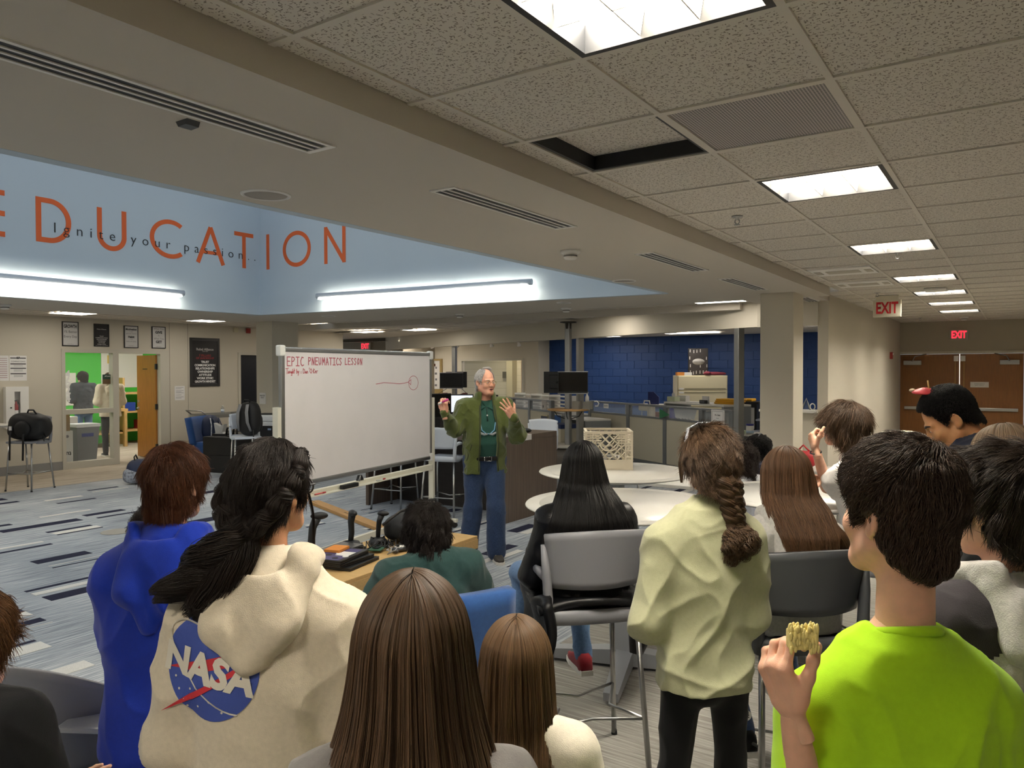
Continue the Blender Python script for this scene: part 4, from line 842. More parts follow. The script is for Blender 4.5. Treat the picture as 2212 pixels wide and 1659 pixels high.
for st in ([(.09,1.74),(.15,1.745)],[(.12,1.68),(.12,1.74)],[(.145,1.70),(.16,1.71),(.155,1.685),(.14,1.69),(.165,1.69)],[(.175,1.71),(.178,1.69),(.195,1.69),(.197,1.71)],[(.225,1.705),(.21,1.7),(.215,1.685),(.228,1.7),(.225,1.66),(.205,1.665)],[(.24,1.735),(.24,1.685)],[(.24,1.7),(.256,1.705),(.258,1.685)],[(.275,1.74),(.275,1.685)],[(.265,1.715),(.29,1.72)],[(.33,1.735),(.33,1.685),(.35,1.69),(.347,1.71),(.33,1.705)],[(.365,1.71),(.372,1.69)],[(.385,1.71),(.365,1.66)],[(.43,1.705),(.432,1.702)],[(.43,1.69),(.432,1.687)],
           [(.48,1.685),(.48,1.74),(.51,1.73),(.52,1.705),(.51,1.688),(.48,1.685)],[(.545,1.705),(.53,1.7),(.535,1.685),(.55,1.70),(.553,1.685)],[(.565,1.685),(.566,1.71),(.585,1.705),(.587,1.685)],[(.625,1.75),(.622,1.735)],[(.665,1.74),(.64,1.725),(.64,1.70),(.665,1.685),(.69,1.71),(.665,1.74)],[(.72,1.685),(.72,1.74)],[(.75,1.735),(.72,1.71),(.752,1.685)],[(.765,1.7),(.785,1.705),(.78,1.715),(.765,1.71),(.768,1.69),(.788,1.688)],[(.80,1.687),(.80,1.712),(.825,1.714)]): stroke(mb, [(a*.56-.005, b*.72+.532) for a, b in st], .005)
mb.build('marker_writing', red2, t).location = (0, -.0125, 0)
mb = MB(); stroke(mb, [(1.344,1.632),(1.48,1.643),(1.62,1.636),(1.76,1.628),(1.86,1.632),(1.935,1.643)], .006); stroke(mb, [(1.935,1.643),(1.985,1.668),(1.98,1.612),(1.935,1.643)], .006)
stroke(mb, [(2.035+.095*math.cos(a), 1.632+.076*math.sin(a)) for a in np.linspace(0, 2*PI, 32)], .005)
mb.build('marker_drawing', redm, t).location = (0, -.0125, 0)
MWB = Matrix.Translation(t.location) @ Rz(WA)
t = tag(MB().box((.72, -.09, .664), (.95, -.04, .70), MWB, bevel=.006).build('board_eraser', mat('eraser_black', '#151515', .8)), 'black eraser on the whiteboard tray', 'eraser')
for k, (x, c, l) in enumerate(((1.28, '#b02a30', 'red-capped white marker on the whiteboard tray'), (.35, '#c85a58', 'red marker at the near end of the whiteboard tray'))):
    t = thing('marker_pen', l, 'marker', MWB @ Vector((x, -.06, .671)), WA); MB().tube([(0, 0, 0), (.1, 0, 0)], .007, 10).build('barrel', white if k == 0 else mat('mk_red', c, .5), t); MB().tube([(.1, 0, 0), (.145, 0, 0)], .0078, 10).build('cap', mat('mk_red2', '#b02a30', .5), t)
t = thing('binder_clip', 'black clip hanging at the bottom rail of the whiteboard', 'clip', MWB @ Vector((1.06, -.03, .70)), WA); MB().prism([(-.04, 0), (.05, 0), (.02, .05), (-.01, .05)], .03).build('body', blkm, t); MB().tube([(-.01, .0, .045), (-.05, -.01, .0), (-.03, -.01, -.005), (.0, 0, .05)], .003, 6).build('wire_handle', steel, t)
# ---- plank on the floor behind the whiteboard
pine = mat('pine_board', '#b98d55', .6, noise=.12, nscale=5, stretch=(1, 12, 12))
pa, pb = Vector((-7.75, 6.75, .04)), Vector((-4.95, 5.70, .04)); an = math.atan2((pb-pa).y, (pb-pa).x)
t = tag(MB().box((0, -.07, -.039), ((pb-pa).length, .07, .0), bevel=.003).build('wooden_plank', pine), 'long wooden plank lying on the carpet behind the whiteboard', 'plank'); t.location = pa; t.rotation_euler = (0, 0, an)
text('print', 'SPF 2x4 STUD', .03, ink, t, (1.1, 0, .0008), (0, 0, 0))
# ---- bench with electronics
plyw = mat('pale_plywood', '#c7a46c', .55, noise=.1, nscale=6, stretch=(2, 12, 12))
t = thing('wooden_bench', 'low pale wooden bench loaded with laptops and cables', 'bench', (-3.95, 3.95, 0), math.radians(3))
MB().box((-.33, -.85, .385), (.33, .95, .41), bevel=.003).build('top_board', plyw, t); MB().box((.30, -.85, .31), (.335, .95, .385)).build('front_board', plyw, t); MB().box((-.335, -.85, .31), (-.30, .95, .385)).build('front_board', plyw, t)
for x, y in ((-.3, -.8), (.25, -.8), (-.3, .88), (.25, .88)): MB().box((x, y, 0), (x+.05, y+.05, .385)).build('leg', blkm, t)
BZ = .411
def BP(x, y, z=0): return Matrix.Translation((-3.95, 3.95, 0)) @ Rz(math.radians(3)) @ Vector((x, y, BZ+z))
laps = mat('laptop_black', '#131417', .4)
for k, (x, y, z, r, lab) in enumerate(((.05, -.25, 0, .2, 'closed black laptop at the bottom of the stack on the bench'), (.02, -.28, .026, .1, 'closed black laptop in the middle of the stack on the bench'), (0, -.30, .052, .24, 'sticker-covered laptop on top of the stack on the bench'))):
    t = thing('laptop', lab, 'laptop', BP(x, y, z), r, 'stacked laptops on the bench'); MB().box((-.13, -.18, 0), (.13, .18, .012), bevel=.004).build('base', laps, t); MB().box((-.13, -.18, .0125), (.13, .18, .024), bevel=.004).build('lid', laps, t)
    if k == 2:
        MB().box((-.12, -.17, .0243), (.10, .15, .0247)).build('sticker', mat('sticker_violet', '#4a4570', .5), t); MB().box((.0, -.05, .025), (.1, .06, .0256)).build('sticker', white, t)
        for q in range(5): MB().cyl((-.09+.045*q, -.12+.06*(q % 3)), .022, .025, .0258, 16).build('sticker', (white, blkm)[q % 2], t)
t = thing('orange_box', 'small orange box on the stack of laptops', 'box', BP(-.08, -.24, .077), .3); MB().box((-.06, -.075, 0), (.06, .075, .02), bevel=.003).build('carton', mat('orange_card', '#d98a3a', .6), t)
t = thing('circuit_board', 'green circuit board among cables on the bench', 'circuit board', BP(-.02, .12, .02), .4); MB().box((-.05, -.07, 0), (.05, .07, .006)).build('board', mat('pcb_green', '#2f5a44', .4), t); MB().box((-.02, -.03, .006), (.02, .02, .014)).build('chip', blkm, t)
t = thing('aluminium_case', 'flat silver case behind the laptops on the bench', 'case', BP(-.18, -.15, 0), .15); MB().box((-.1, -.2, 0), (.1, .2, .05), bevel=.006).build('body', blkm, t); MB().box((-.1, -.2, .051), (.1, .2, .06), bevel=.003).build('lid', alu, t)
def joystick(x, y, rz, lab, sc=1):
    t = thing('joystick', lab, 'joystick', BP(x, y, .0), rz, 'flight joysticks on the bench')
    MB().lathe([(.075*sc, 0), (.08*sc, .02*sc), (.06*sc, .05*sc), (.02*sc, .06*sc)], n=20).build('base', blkm, t)
    MB().tube([(0, 0, .05*sc), (.0, .008, .11*sc), (.01, .0, .19*sc), (.03*sc, 0, .24*sc)], [.018*sc, .02*sc, .022*sc, .026*sc], 12).build('stick', blkm, t)
    MB().blob((.045*sc, 0, .255*sc), (.05*sc, .026*sc, .022*sc), M=None).build('trigger_head', blkm, t)
joystick(-.24, -.33, .9, 'tall black joystick standing behind the laptops', 1.25); joystick(-.25, .08, -.4, 'black joystick standing among the cables', 1.1); joystick(-.17, .30, .5, 'black joystick tilted beside the black duffel bag', .95)
cab = mat('dark_cable', '#1c1c1f', .5); r9 = random.Random(12)
for k in range(9):
    cx, cy = r9.uniform(-.15, .12), r9.uniform(.0, .38); pts = []
    for i in range(14):
        a = i*.75+k; pts.append(tuple(BP(cx+.09*math.cos(a)*r9.uniform(.4, 1), cy+.12*math.sin(a*.8)*r9.uniform(.4, 1), .008+.07*abs(math.sin(i*.9+k))*r9.random())))
    tag(MB().tube(pts, .0045, 6).build('cable', cab if k != 4 else mat('grey_cable', '#9a9a9c', .5)), ('dark tangled cable on the bench, one of the loose tangle' if k != 4 else 'grey cable in the tangle on the bench'), 'cable', 'tangled cables on the bench')
t = thing('game_controller', 'grey and white game controller lying on the bench edge', 'controller', BP(.13, .22, 0), -.5); MB().blob((0, 0, .022), (.045, .075, .02)).blob((.04, .06, .02), (.045, .022, .018)).blob((.04, -.06, .02), (.045, .022, .018)).build('shell', mat('ctrl_grey', '#3a3b3f', .4), t)
MB().blob((0, 0, .036), (.03, .055, .008)).build('face_plate', white, t)
for p in ((.0, .035), (.01, -.03)): MB().cyl(p, .012, .04, .055, 12).build('thumb_stick', blkm, t)
# soft bag builder
def softbag(name, lab, loc, rz, size, m, parts, cat='bag', e=.62, amp=.06, seed=1):
    t = thing(name, lab, cat, loc, rz); mb = MB(); mb.blob((0, 0, size[2]), (size[0], size[1], size[2]), seg=40, rings=24, e=e)
    r = random.Random(seed); ph = [r.uniform(0, 6) for _ in range(6)]
    for v in mb.bm.verts:
        p = v.co; d = amp*(math.sin(p.x*14/ (size[0]*3+.1)+ph[0]+p.z*9)*.5+math.sin(p.y*17+ph[1]+p.x*11)*.3+math.sin(p.z*23+p.y*9+ph[2])*.25)*min(size)
        v.co = p*(1+d/ max(.05, p.length)); v.co.z = max(v.co.z, 0.0)
    mb.build('bag_body', m, t); parts(t); return t
nyl = mat('black_nylon', '#131315', .6, bump=.3, bscale=160); nylg = mat('grey_nylon', '#3c3c3e', .6, bump=.2, bscale=160)
def p_(t):
    MB().tube([(-.02, -.38, .17), (.0, -.2, .25), (.02, .1, .27), (0, .36, .18)], .012, 8, flat=.5).build('zip', nylg, t); MB().box((.15, -.15, .15), (.17, -.09, .18)).build('logo_patch', rink, t); MB().tube([(.05, -.15, .24), (.1, -.05, .31), (.1, .1, .31), (.05, .2, .24)], .012, 8).build('handle', nyl, t)
softbag('duffel_bag', 'black duffel bag lying on the far end of the bench', BP(-.04, .63), 0, (.17, .30, .11), nyl, p_, seed=3)
# ---- left side: bags, cart, lounge chair, printer
def p_(t):
    for a in (-.1, .12):
        MB().tube([(a, .20, .2), (a, .24, .08), (a+.01, .235, -.12), (a+.02, .23, -.28)], .018, 8, flat=.3).build('strap', nyl, t)
    MB().tube([(-.27, .05, .12), (-.33, .08, .06), (-.31, .09, .0), (-.28, .08, .07)], .012, 8, flat=.4).build('side_strap', nyl, t)
    MB().box((.1, .22, .16), (.14, .235, .22)).build('tag', paper, t); MB().blob((-.05, .2, .18), (.13, .05, .12)).build('front_pocket', nyl, t)
    MB().tube([(.05, .0, .38), (.0, .02, .45), (-.08, .02, .45), (-.12, 0, .38)], .012, 8).build('top_handle', nyl, t)
softbag('backpack', 'large black backpack slumped on the bar stool by the left wall', (-12.22, 5.22, .737), math.radians(205), (.29, .2, .2), nyl, p_, 'backpack', e=.7, amp=.12, seed=5)
def p_(t):
    for a in (-1, 1):
        MB().tube([(a*.07, -.125, .50), (a*.085, -.165, .38), (a*.095, -.16, .22), (a*.12, -.11, .08)], [.03, .032, .028, .02], 8, flat=.3).build('strap', mat('strap_grey', '#7d7d80', .6), t)
    MB().tube([(-.05, -.05, .53), (-.04, -.06, .57), (.04, -.06, .57), (.05, -.05, .53)], .012, 8).build('top_handle', nyl, t); MB().tube([(.16, -.1, .1), (.2, -.14, -.08), (.17, -.15, -.22)], .01, 6).build('loose_strap', nyl, t)
    MB().blob((0, .12, .2), (.14, .06, .16), e=.7).build('front_pocket', nyl, t)
softbag('backpack', 'black backpack with grey straps standing on the pale bar stool', (-10.10, 7.50, .737), math.radians(12), (.18, .13, .27), nyl, p_, 'backpack', e=.7, seed=8)
navy = mat('navy_nylon', '#1c2a4a', .6, bump=.3, bscale=120)
def p_(t):
    MB().blob((.16, -.06, .14), (.1, .16, .12), e=.7).build('patterned_pocket', mat('paisley', '#8d93a0', .7, noise=.6, nscale=28), t); MB().tube([(-.1, -.1, .36), (-.02, -.1, .44), (.1, -.08, .42), (.14, -.05, .33)], .016, 8, flat=.6).build('top_handle', nyl, t)
    MB().tube([(-.24, -.1, .3), (-.28, -.15, .15), (-.22, -.2, .02)], .018, 8, flat=.4).build('strap', nyl, t)
softbag('backpack', 'navy backpack with a patterned pocket on the floor by the oak door', (-11.45, 6.5, 0), math.radians(-50), (.25, .2, .19), navy, p_, 'backpack', e=.75, seed=9)
bluef = mat('blue_upholstery', '#23508f', .85, noise=.08, nscale=60, bump=.2, bscale=400, sheen=.2)
t = thing('lounge_chair', 'armless blue lounge chair by the left wall with a navy backpack on it', 'chair', (-12.35, 8.55, 0), math.radians(-62))
MB().box((-.36, -.36, .14), (.36, .42, .46), bevel=.05).build('seat', bluef, t)
MB().grid(lambda u, v: ((u-.5)*.74, -.30-.10*v-.05*math.sin(PI*u), .42+.50*v), 12, 8, thick=-.11).build('backrest', bluef, t)
for a in (-1, 1):
    for y in (-.28, .34): MB().cyl((a*.3, y), .022, 0, .15, 12).build('leg', steel, t)
def p_(t):
    for a in (-.1, .1): MB().tube([(a, .1, .42), (a, .16, .28), (a, .14, .08)], .02, 8, flat=.3).build('strap', navy, t)
    MB().tube([(.17, .08, .43), (.2, .12, .3), (.21, .12, .12), (.2, .1, .02)], .018, 6, flat=.3).build('white_lanyard', mat('lanyard', '#d5d7dc', .6, noise=.5, nscale=60), t)
softbag('backpack', 'navy backpack leaning on the back of the blue lounge chair', (-12.5, 8.43, .462), math.radians(-62), (.19, .13, .24), navy, p_, 'backpack', e=.75, seed=11)
t = thing('utility_cart', 'grey metal utility cart against the left wall', 'cart', (-13.35, 9.35, 0), math.radians(90)); cg = mat('cart_grey', '#8f8d86', .45, .2)
for z in (.10, .45, .84): MB().box((-.62, -.3, z), (.62, .3, z+.02)).box((-.62, -.3, z), (.62, -.28, z+.07)).box((-.62, .28, z), (.62, .3, z+.07)).box((-.62, -.3, z), (-.6, .3, z+.07)).box((.6, -.3, z), (.62, .3, z+.07)).build('shelf_tray', cg, t)
for x in (-.6, .6):
    for y in (-.28, .28): MB().box((x-.02, y-.02, .07), (x+.02, y+.02, .91)).build('upright', cg, t); MB().cyl((0, 0), .05, -.015, .015, 16, M=Matrix.Translation((x, y, .05)) @ Matrix.Rotation(PI/2, 4, 'X')).build('caster', blkm, t)
for s_ in (-1, 1): MB().tube([(s_*.6, -.25, .9), (s_*.72, -.25, .985), (s_*.72, .25, .985), (s_*.6, .25, .9)], .013, 10).build('push_handle', steel, t)
bottle(-13.1, 9.1, .862, 'clear water bottle on the grey utility cart')
t = thing('laptop', 'flat black laptop on the top of the utility cart', 'laptop', (-13.2, 9.75, .862), .1); MB().box((-.15, -.3, 0), (.15, .25, .03), bevel=.005).build('base', laps, t); MB().box((-.15, -.3, .031), (.15, .25, .045), bevel=.005).build('lid', laps, t)
t = thing('pedestal', 'low black cabinet behind the blue lounge chair', 'cabinet', (-11.5, 8.15, 0), .2); MB().box((-.35, -.3, 0), (.3, .3, .62), bevel=.01).build('body', mat('black_laminate', '#151516', .5), t); MB().box((-.33, -.312, .03), (.28, -.3, .3)).build('drawer', mat('black_laminate', '#151516', .5), t); MB().box((-.33, -.312, .32), (.28, -.3, .6)).build('drawer', mat('black_laminate', '#151516', .5), t)
t = thing('label_printer', 'small white paper punch standing on the black cabinet', 'office device', (-11.7, 8.05, .622), .4); MB().prism([(-.1, 0), (.1, 0), (.06, .06), (.1, .2), (.02, .16), (-.1, .22), (-.07, .05)], .1).build('body', mat('pale_metal', '#c8c9c8', .4), t); MB().box((-.12, -.03, 0), (.14, .13, .03)).build('base', blkm, t)
t = thing('tape_dispenser', 'black open tray with a loop on the black cabinet', 'office device', (-11.35, 8.1, .622), .1); MB().tube([(-.13, -.05, .02), (-.1, -.05, .15), (.14, -.05, .15), (.14, -.05, .02)], .018, 8).tube([(-.13, .1, .02), (-.1, .1, .15), (.14, .1, .15), (.14, .1, .02)], .018, 8).build('frame', blkm, t); MB().box((-.13, -.06, 0), (.15, .11, .02)).build('base', blkm, t)
t = thing('office_printer', 'white and black office printer beside the wide column', 'printer', (-10.48, 8.22, 0), math.radians(25))
MB().box((-.24, -.24, .05), (.24, .24, .92), bevel=.02).build('body', mat('printer_white', '#cfd4da', .4), t); MB().box((-.25, -.25, .92), (.25, .25, 1.03), bevel=.03).build('scanner_lid', mat('printer_white', '#cfd4da', .4), t)
MB().box((-.18, -.255, .3), (.18, -.235, .85)).build('front_panel', mat('printer_black', '#17191d', .35), t); MB().box((-.15, -.2, 1.031), (.1, .05, 1.05)).build('feeder', blkm, t); MB().box((.06, -.258, .78), (.12, -.254, .81)).build('display', mat('printer_led', '#8fa0c0', .4), t)
for k in range(2): MB().box((-.22, -.26, .08+.1*k), (.22, -.24, .16+.1*k), bevel=.004).build('paper_drawer', mat('printer_white', '#cfd4da', .4), t)
def tallchair(x, y, rz, m, lab):
    t = thing('plastic_chair', lab, 'chair', (x, y, 0), rz, 'chairs stacked by the dark doorway')
    MB().grid(lambda u, v: ((u-.5)*.44, -.2-.08*v+.05*(2*u-1)**2, .72+.40*v), 8, 6, thick=.014).build('backrest', m, t); MB().box((-.22, -.2, .68), (.22, .2, .72), bevel=.015).build('seat', m, t)
    for a in (-1, 1):
        for b_ in (-1, 1): MB().tube([(a*.19, b_*.17, .69), (a*.22, b_*.21, 0)], .012, 8).build('leg', steel, t)
tallchair(-12.3, 10.35, 1.9, mat('olive_grey_plastic', '#5e5f57', .5), 'dark grey plastic chair, tallest behind the black backpack'); tallchair(-12.75, 10.8, .6, white, 'white chair on the left behind the black backpack'); tallchair(-11.85, 10.9, -.7, white, 'white chair on the right behind the black backpack')
t = thing('side_table', 'grey folding table base behind the bar stool at the left edge', 'table', (-13.35, 4.75, 0), 0); MB().box((-.45, -1.0, .90), (.4, .62, .93), bevel=.006).build('tabletop', wtop, t); MB().box((-.06, .2, .08), (.06, .3, .9)).build('column', silver, t); MB().box((-.4, .2, .03), (.42, .3, .09)).build('foot', silver, t)
MB().box((-.06, -.7, .08), (.06, -.6, .9)).build('column', silver, t); MB().box((-.4, -.7, .03), (.42, -.6, .09)).build('foot', silver, t)
for x in (-.38, .38): MB().cyl((x, .25), .025, 0, .03, 10).build('glide', blkm, t); MB().cyl((x, -.65), .025, 0, .03, 10).build('glide', blkm, t)
# ================================================================== office behind the header
fabric = mat('partition_fabric', '#b9b3a0', .85, bump=.5, bscale=90, stretch=(.3, .3, 4)); pframe = mat('partition_frame', '#7f8285', .4, .5)
glz, nt, b = nodes_of('partition_glass'); b.inputs['Alpha'].default_value = .16; b.inputs['Roughness'].default_value = .03; b.inputs['Base Color'].default_value = (.7, .76, .8, 1)
def partition(A, Bp, fr, lab, H=1.15, zg=.925):
    A, Bp = Vector(A), Vector(Bp); d = Bp-A; L = d.length; an = math.atan2(d.y, d.x)
    t = thing('office_partition', lab, 'partition', A, an)
    MB().box((-.02, -.035, H-.035), (L+.02, .035, H), bevel=.004).build('top_rail', pframe, t); MB().box((0, -.03, .06), (L, .03, .14)).build('bottom_rail', pframe, t); MB().box((0, -.03, zg-.02), (L, .03, zg+.012)).build('mid_rail', pframe, t)
    xs = [f*L for f in fr]
    for x in xs: MB().box((x-.045, -.04, 0), (x+.045, .04, H-.005), bevel=.006).build('post', pframe, t)
    for a, c in zip(xs[:-1], xs[1:]):
        MB().box((a+.045, -.025, .14), (c-.045, .025, zg-.02), bevel=.006).build('fabric_panel', fabric, t); MB().box((a+.045, -.004, zg+.012), (c-.045, .004, H-.035)).build('glass_pane', glz, t)
    return t
partition((-7.20, 13.50, 0), (-3.63, 11.39, 0), (0, .33, .60, .83, 1), 'right-hand office partition with a clear upper strip, behind the milk crate')
partition((-10.6, 14.80, 0), (-7.87, 13.08, 0), (0, .4, .68, 1), 'left-hand office partition with a clear upper strip, behind the teacher')
# monitor poles with round shelves
disc = mat('maple_veneer', '#c69a62', .45, noise=.1, nscale=6)
def pole(x, y, lab, k):
    t = thing('monitor_pole', lab, 'pole', (x, y, 0))
    MB().box((-.05, -.05, .0), (.05, .05, SOF-.02), bevel=.015).build('pole', alu, t); MB().cyl((0, 0), .16, 0, .03, 28).build('floor_plate', alu, t)
    MB().lathe([(.15, SOF), (.15, SOF-.02), (.06, SOF-.03), (.055, SOF-.13)], n=24).build('ceiling_flange', mat('dark_bronze', '#4a4945', .4, .7), t)
    MB().lathe([(.0, 1.03), (.36, 1.03), (.385, 1.045), (.385, 1.055), (.36, 1.065), (0, 1.065)], n=48).build('round_shelf', disc, t)
    for q in range(4): MB().tube([(.05*math.cos(q*PI/2+.4), .05*math.sin(q*PI/2+.4), .88), (.2*math.cos(q*PI/2+.4), .2*math.sin(q*PI/2+.4), .93), (.26*math.cos(q*PI/2+.4), .26*math.sin(q*PI/2+.4), 1.03)], .008, 6).build('bracket', blkm, t)
    MB().lathe([(.0, .38), (.40, .38), (.42, .395), (.40, .41), (0, .41)], n=40).build('lower_shelf', mat('pale_laminate', '#c6c2b8', .4), t)
    MB().cyl((0, 0), .3, .03, .38, 32).build('pedestal_drum', mat('pole_drum', '#6f675e', .5), t)
    return t
pole(-6.79, 11.86, 'right-hand aluminium monitor pole with a round maple shelf, behind the milk crate', 0); pole(-11.41, 14.36, 'left-hand aluminium monitor pole with a round maple shelf, behind the teacher', 1)
scr = mat('black_screen', '#08090a', .15); 
def monitor(x, y, z0, z1, wd, rz, lab, silverb=True, back=False, lit=None, stand=0):
    t = thing('monitor', lab, 'monitor', (x, y, z0), rz); h = wd/2; H = z1-z0
    MB().box((-h, -.02, 0), (h, .02, H), bevel=.006).build('housing', mat('mon_black', '#121213', .4), t)
    MB().box((-h+.012, -.0225, .03), (h-.012, -.019, H-.015)).build('screen', lit or scr, t)
    MB().box((-h*.6, .02, H*.2), (h*.6, .05, H*.85), bevel=.02).build('rear_cover', mat('mon_black', '#121213', .4), t)
    if silverb: MB().box((-h-.005, -.03, -.018), (h+.005, .025, 0), bevel=.004).box((-h-.005, -.03, H), (h+.005, .02, H+.014), bevel=.004).build('bar', alu, t)
    if stand: MB().box((-.03, .03, -stand), (.03, .06, H*.4)).build('stand_neck', mat('mon_black', '#121213', .4), t); MB().box((-.12, -.05, -stand), (.12, .12, -stand+.015)).build('stand_foot', mat('mon_black', '#121213', .4), t)
    else: MB().tube([(0, .05, H*.5), (-.05, .2, H*.5)], .025, 8).build('mount_arm', blkm, t)
monitor(-6.58, 11.66, 1.36, 1.73, .53, .50, 'front monitor on the right monitor pole, with silver bars'); monitor(-7.13, 12.06, 1.34, 1.74, .52, math.radians(205), 'rear monitor on the right monitor pole, seen from behind', False)
monitor(-11.3, 14.10, 1.34, 1.70, .56, .58, 'front monitor on the left monitor pole, with a silver bar'); monitor(-11.5, 14.55, 1.34, 1.73, .52, math.radians(213), 'rear monitor on the left monitor pole', False)
whs = mat('bright_screen', '#dfe6ee', .3, emit='#dfe6ee', es=.5)
monitor(-6.33, 8.06, 1.17, 1.44, .40, .6, 'monitor with a white screen on the counter behind the teacher', False, False, whs, .172); monitor(-5.80, 8.0, 1.16, 1.45, .50, 2.7, 'black monitor seen from behind on the counter, right of the teacher', False, False, None, .162); monitor(-6.22, 7.42, 1.14, 1.47, .45, 1.1, 'black monitor turned sideways on the counter by the whiteboard edge', False, False, None, .142)
t = tag(MB().box((-6.5, 7.2, .996), (-6.2, 7.32, 1.02), bevel=.004).build('keyboard', mat('mon_black', '#121213', .4)), 'black keyboard on the counter by the whiteboard edge', 'keyboard')
t = thing('computer_tower', 'small black computer with a white stripe on the counter', 'computer', (-6.55, 7.75, .996), .4); MB().box((-.15, -.12, 0), (.15, .12, .17), bevel=.006).build('case', mat('mon_black', '#121213', .4), t); MB().box((-.05, -.123, .05), (-.03, -.119, .13), Matrix.Rotation(.5, 4, 'Y')).build('stripe', white, t)
t = tag(MB().blob((-5.05, 7.75, 1.025), (.09, .06, .03)).build('computer_mouse_pad', blkm), 'black folded pouch on the counter beside the water bottle', 'pouch')
boxm = mat('grey_box', '#8b8880', .6)
t = tag(MB().box((-6.63, 11.72, 1.066), (-6.5, 11.84, 1.21)).build('grey_box', boxm), 'left grey box on the right round shelf', 'box'); t = tag(MB().box((-6.47, 11.83, 1.066), (-6.34, 11.95, 1.2)).build('grey_box', boxm), 'right grey box holding a spray bottle on the right round shelf', 'box')
t = thing('spray_bottle', 'white spray bottle standing in the grey box on the round shelf', 'bottle', (-6.42, 11.89, 1.201)); MB().lathe([(.035, 0), (.035, .08), (.012, .13), (.012, .15)], n=16).build('body', white, t); MB().box((-.05, -.012, .15), (.02, .012, .175)).build('nozzle', white, t)
t = tag(MB().tube([(-6.30, 11.97, 1.12), (-6.26, 12.0, 1.12), (-6.24, 12.0, 1.17), (-6.27, 11.98, 1.21), (-6.31, 11.96, 1.2)], .012, 8).build('tape_roll', white), 'white loop of tape beside the spray bottle on the round shelf', 'tape')
t = thing('desk_phone', 'dark red telephone on the left round shelf', 'telephone', (-11.65, 14.2, 1.066), .5); MB().prism([(-.13, 0), (.13, 0), (.1, .1), (-.1, .03)], .2).build('base', blkm, t); MB().tube([(-.1, .1, .08), (0, .1, .12), (.1, .1, .12)], .03, 8).build('handset', mat('dark_red', '#6a1f24', .4), t)
t = thing('desk_phone', 'second dark red telephone on the left round shelf, right of the pole', 'telephone', (-11.15, 14.42, 1.066), .9); MB().prism([(-.13, 0), (.13, 0), (.1, .1), (-.1, .03)], .2).build('base', blkm, t); MB().tube([(-.1, .1, .08), (0, .1, .12), (.1, .1, .12)], .03, 8).build('handset', mat('dark_red', '#6a1f24', .4), t)
MPd = MB()
for k, pts in enumerate((((-11.5, 14.2, 1.33), (-11.7, 14.1, 1.2), (-11.55, 14.15, 1.12)), ((-11.2, 14.35, 1.33), (-11.05, 14.4, 1.2), (-11.2, 14.4, 1.15)))): tag(MB().tube(pts, .006, 6).build('cable', cab), ('loose cable under the left monitor, left of its pole', 'loose cable under the left monitor, right of its pole')[k], 'cable')
# desks
def desk(x, y, rz, wx, wy, H, lab, hutch=0):
    t = thing('office_desk', lab, 'desk', (x, y, 0), rz)
    MB().box((-wx/2, -wy/2, H-.03), (wx/2, wy/2, H), bevel=.004).build('worktop', mat('white_laminate', '#dcdad4', .4), t)
    for a in (-1, 1): MB().box((min(a*wx/2, a*(wx/2-.05)), -wy/2, 0), (max(a*wx/2, a*(wx/2-.05)), wy/2, H-.03)).build('leg', mat('desk_grey', '#8d9092', .45, .3), t)
    if hutch:
        MB().box((-wx/2, wy/2-.03, H), (wx/2, wy/2, H+hutch)).build('hutch_back', fabric, t); MB().box((-wx/2, wy/2-.35, H+hutch-.03), (wx/2, wy/2, H+hutch)).build('hutch_shelf', mat('white_laminate', '#dcdad4', .4), t)
    return t
desk(-6.95, 12.9, -.53, .8, .55, .83, 'white office desk with a pedestal, behind the right monitor pole')
t = thing('pedestal', 'pale pedestal cabinet with a navy top behind the right monitor pole', 'cabinet', (-7.2, 12.45, 0), -.53); MB().box((-.25, -.22, 0), (.22, .22, .66), bevel=.006).build('body', mat('pale_cabinet', '#c9c3b0', .5), t); MB().box((-.25, -.22, .661), (.22, .22, .74), bevel=.01).build('seat_pad', mat('navy_fabric', '#22335f', .8), t); MB().box((.02, -.226, .5), (.1, -.221, .52)).build('pull', blkm, t)
desk(-4.72, 13.25, -.55, 1.7, .6, 1.165, 'tall white service desk behind the right-hand partition'); desk(-3.35, 12.05, -.5, .75, .5, .745, 'white office desk left of the square column'); desk(-9.2, 15.3, -.53, 2.2, .7, .78, 'long office desk behind the left-hand partition')
# slat organisers behind left partition
t = thing('paper_organizer', 'wide white rack of paper trays behind the left-hand partition', 'rack', (-9.3, 15.1, .781), -.53)
for k in range(5): MB().box((-1.3, -.15, .04+.085*k), (1.35, .15, .055+.085*k)).build('tray', white, t)
for a in (-1.3, -.4, .5, 1.33): MB().box((a, -.15, 0), (a+.015, .15, .42)).build('divider', white, t)
t = tag(MB().box((-9.9, 14.30, .93), (-9.6, 14.32, 1.12)).build('photo_frame', blkm), 'black sign with white letters inside the left-hand partition', 'sign'); text('lettering', 'KS', .13, wh_ink, t, (-9.75, 14.295, 1.03), (PI/2, 0, 0), bold=.004)
t = tag(MB().box((0, -.008, 0), (.30, 0, .34)).build('yellow_notice', mat('notice_cream', '#cfc59a', .6)), 'yellow notice on the left-hand partition, beside the right monitor pole', 'notice'); t.location = (-8.24, 13.268, .50); t.rotation_euler = (0, 0, -.562)
MB().box((0, -.0095, .25), (.30, -.008, .32)).build('header_band', mat('notice_navy', '#3a4152', .6), t); MB().box((0, -.0093, 0), (.3, -.008, .24)).build('yellow_field', mat('notice_yellow', '#d8b62e', .6), t)
for k in range(4): text('print', ('RULES', 'WALK', 'QUIET', 'CLEAN')[k], .045, ink, t, (.15, -.0099, .2-.05*k), (PI/2, 0, 0))
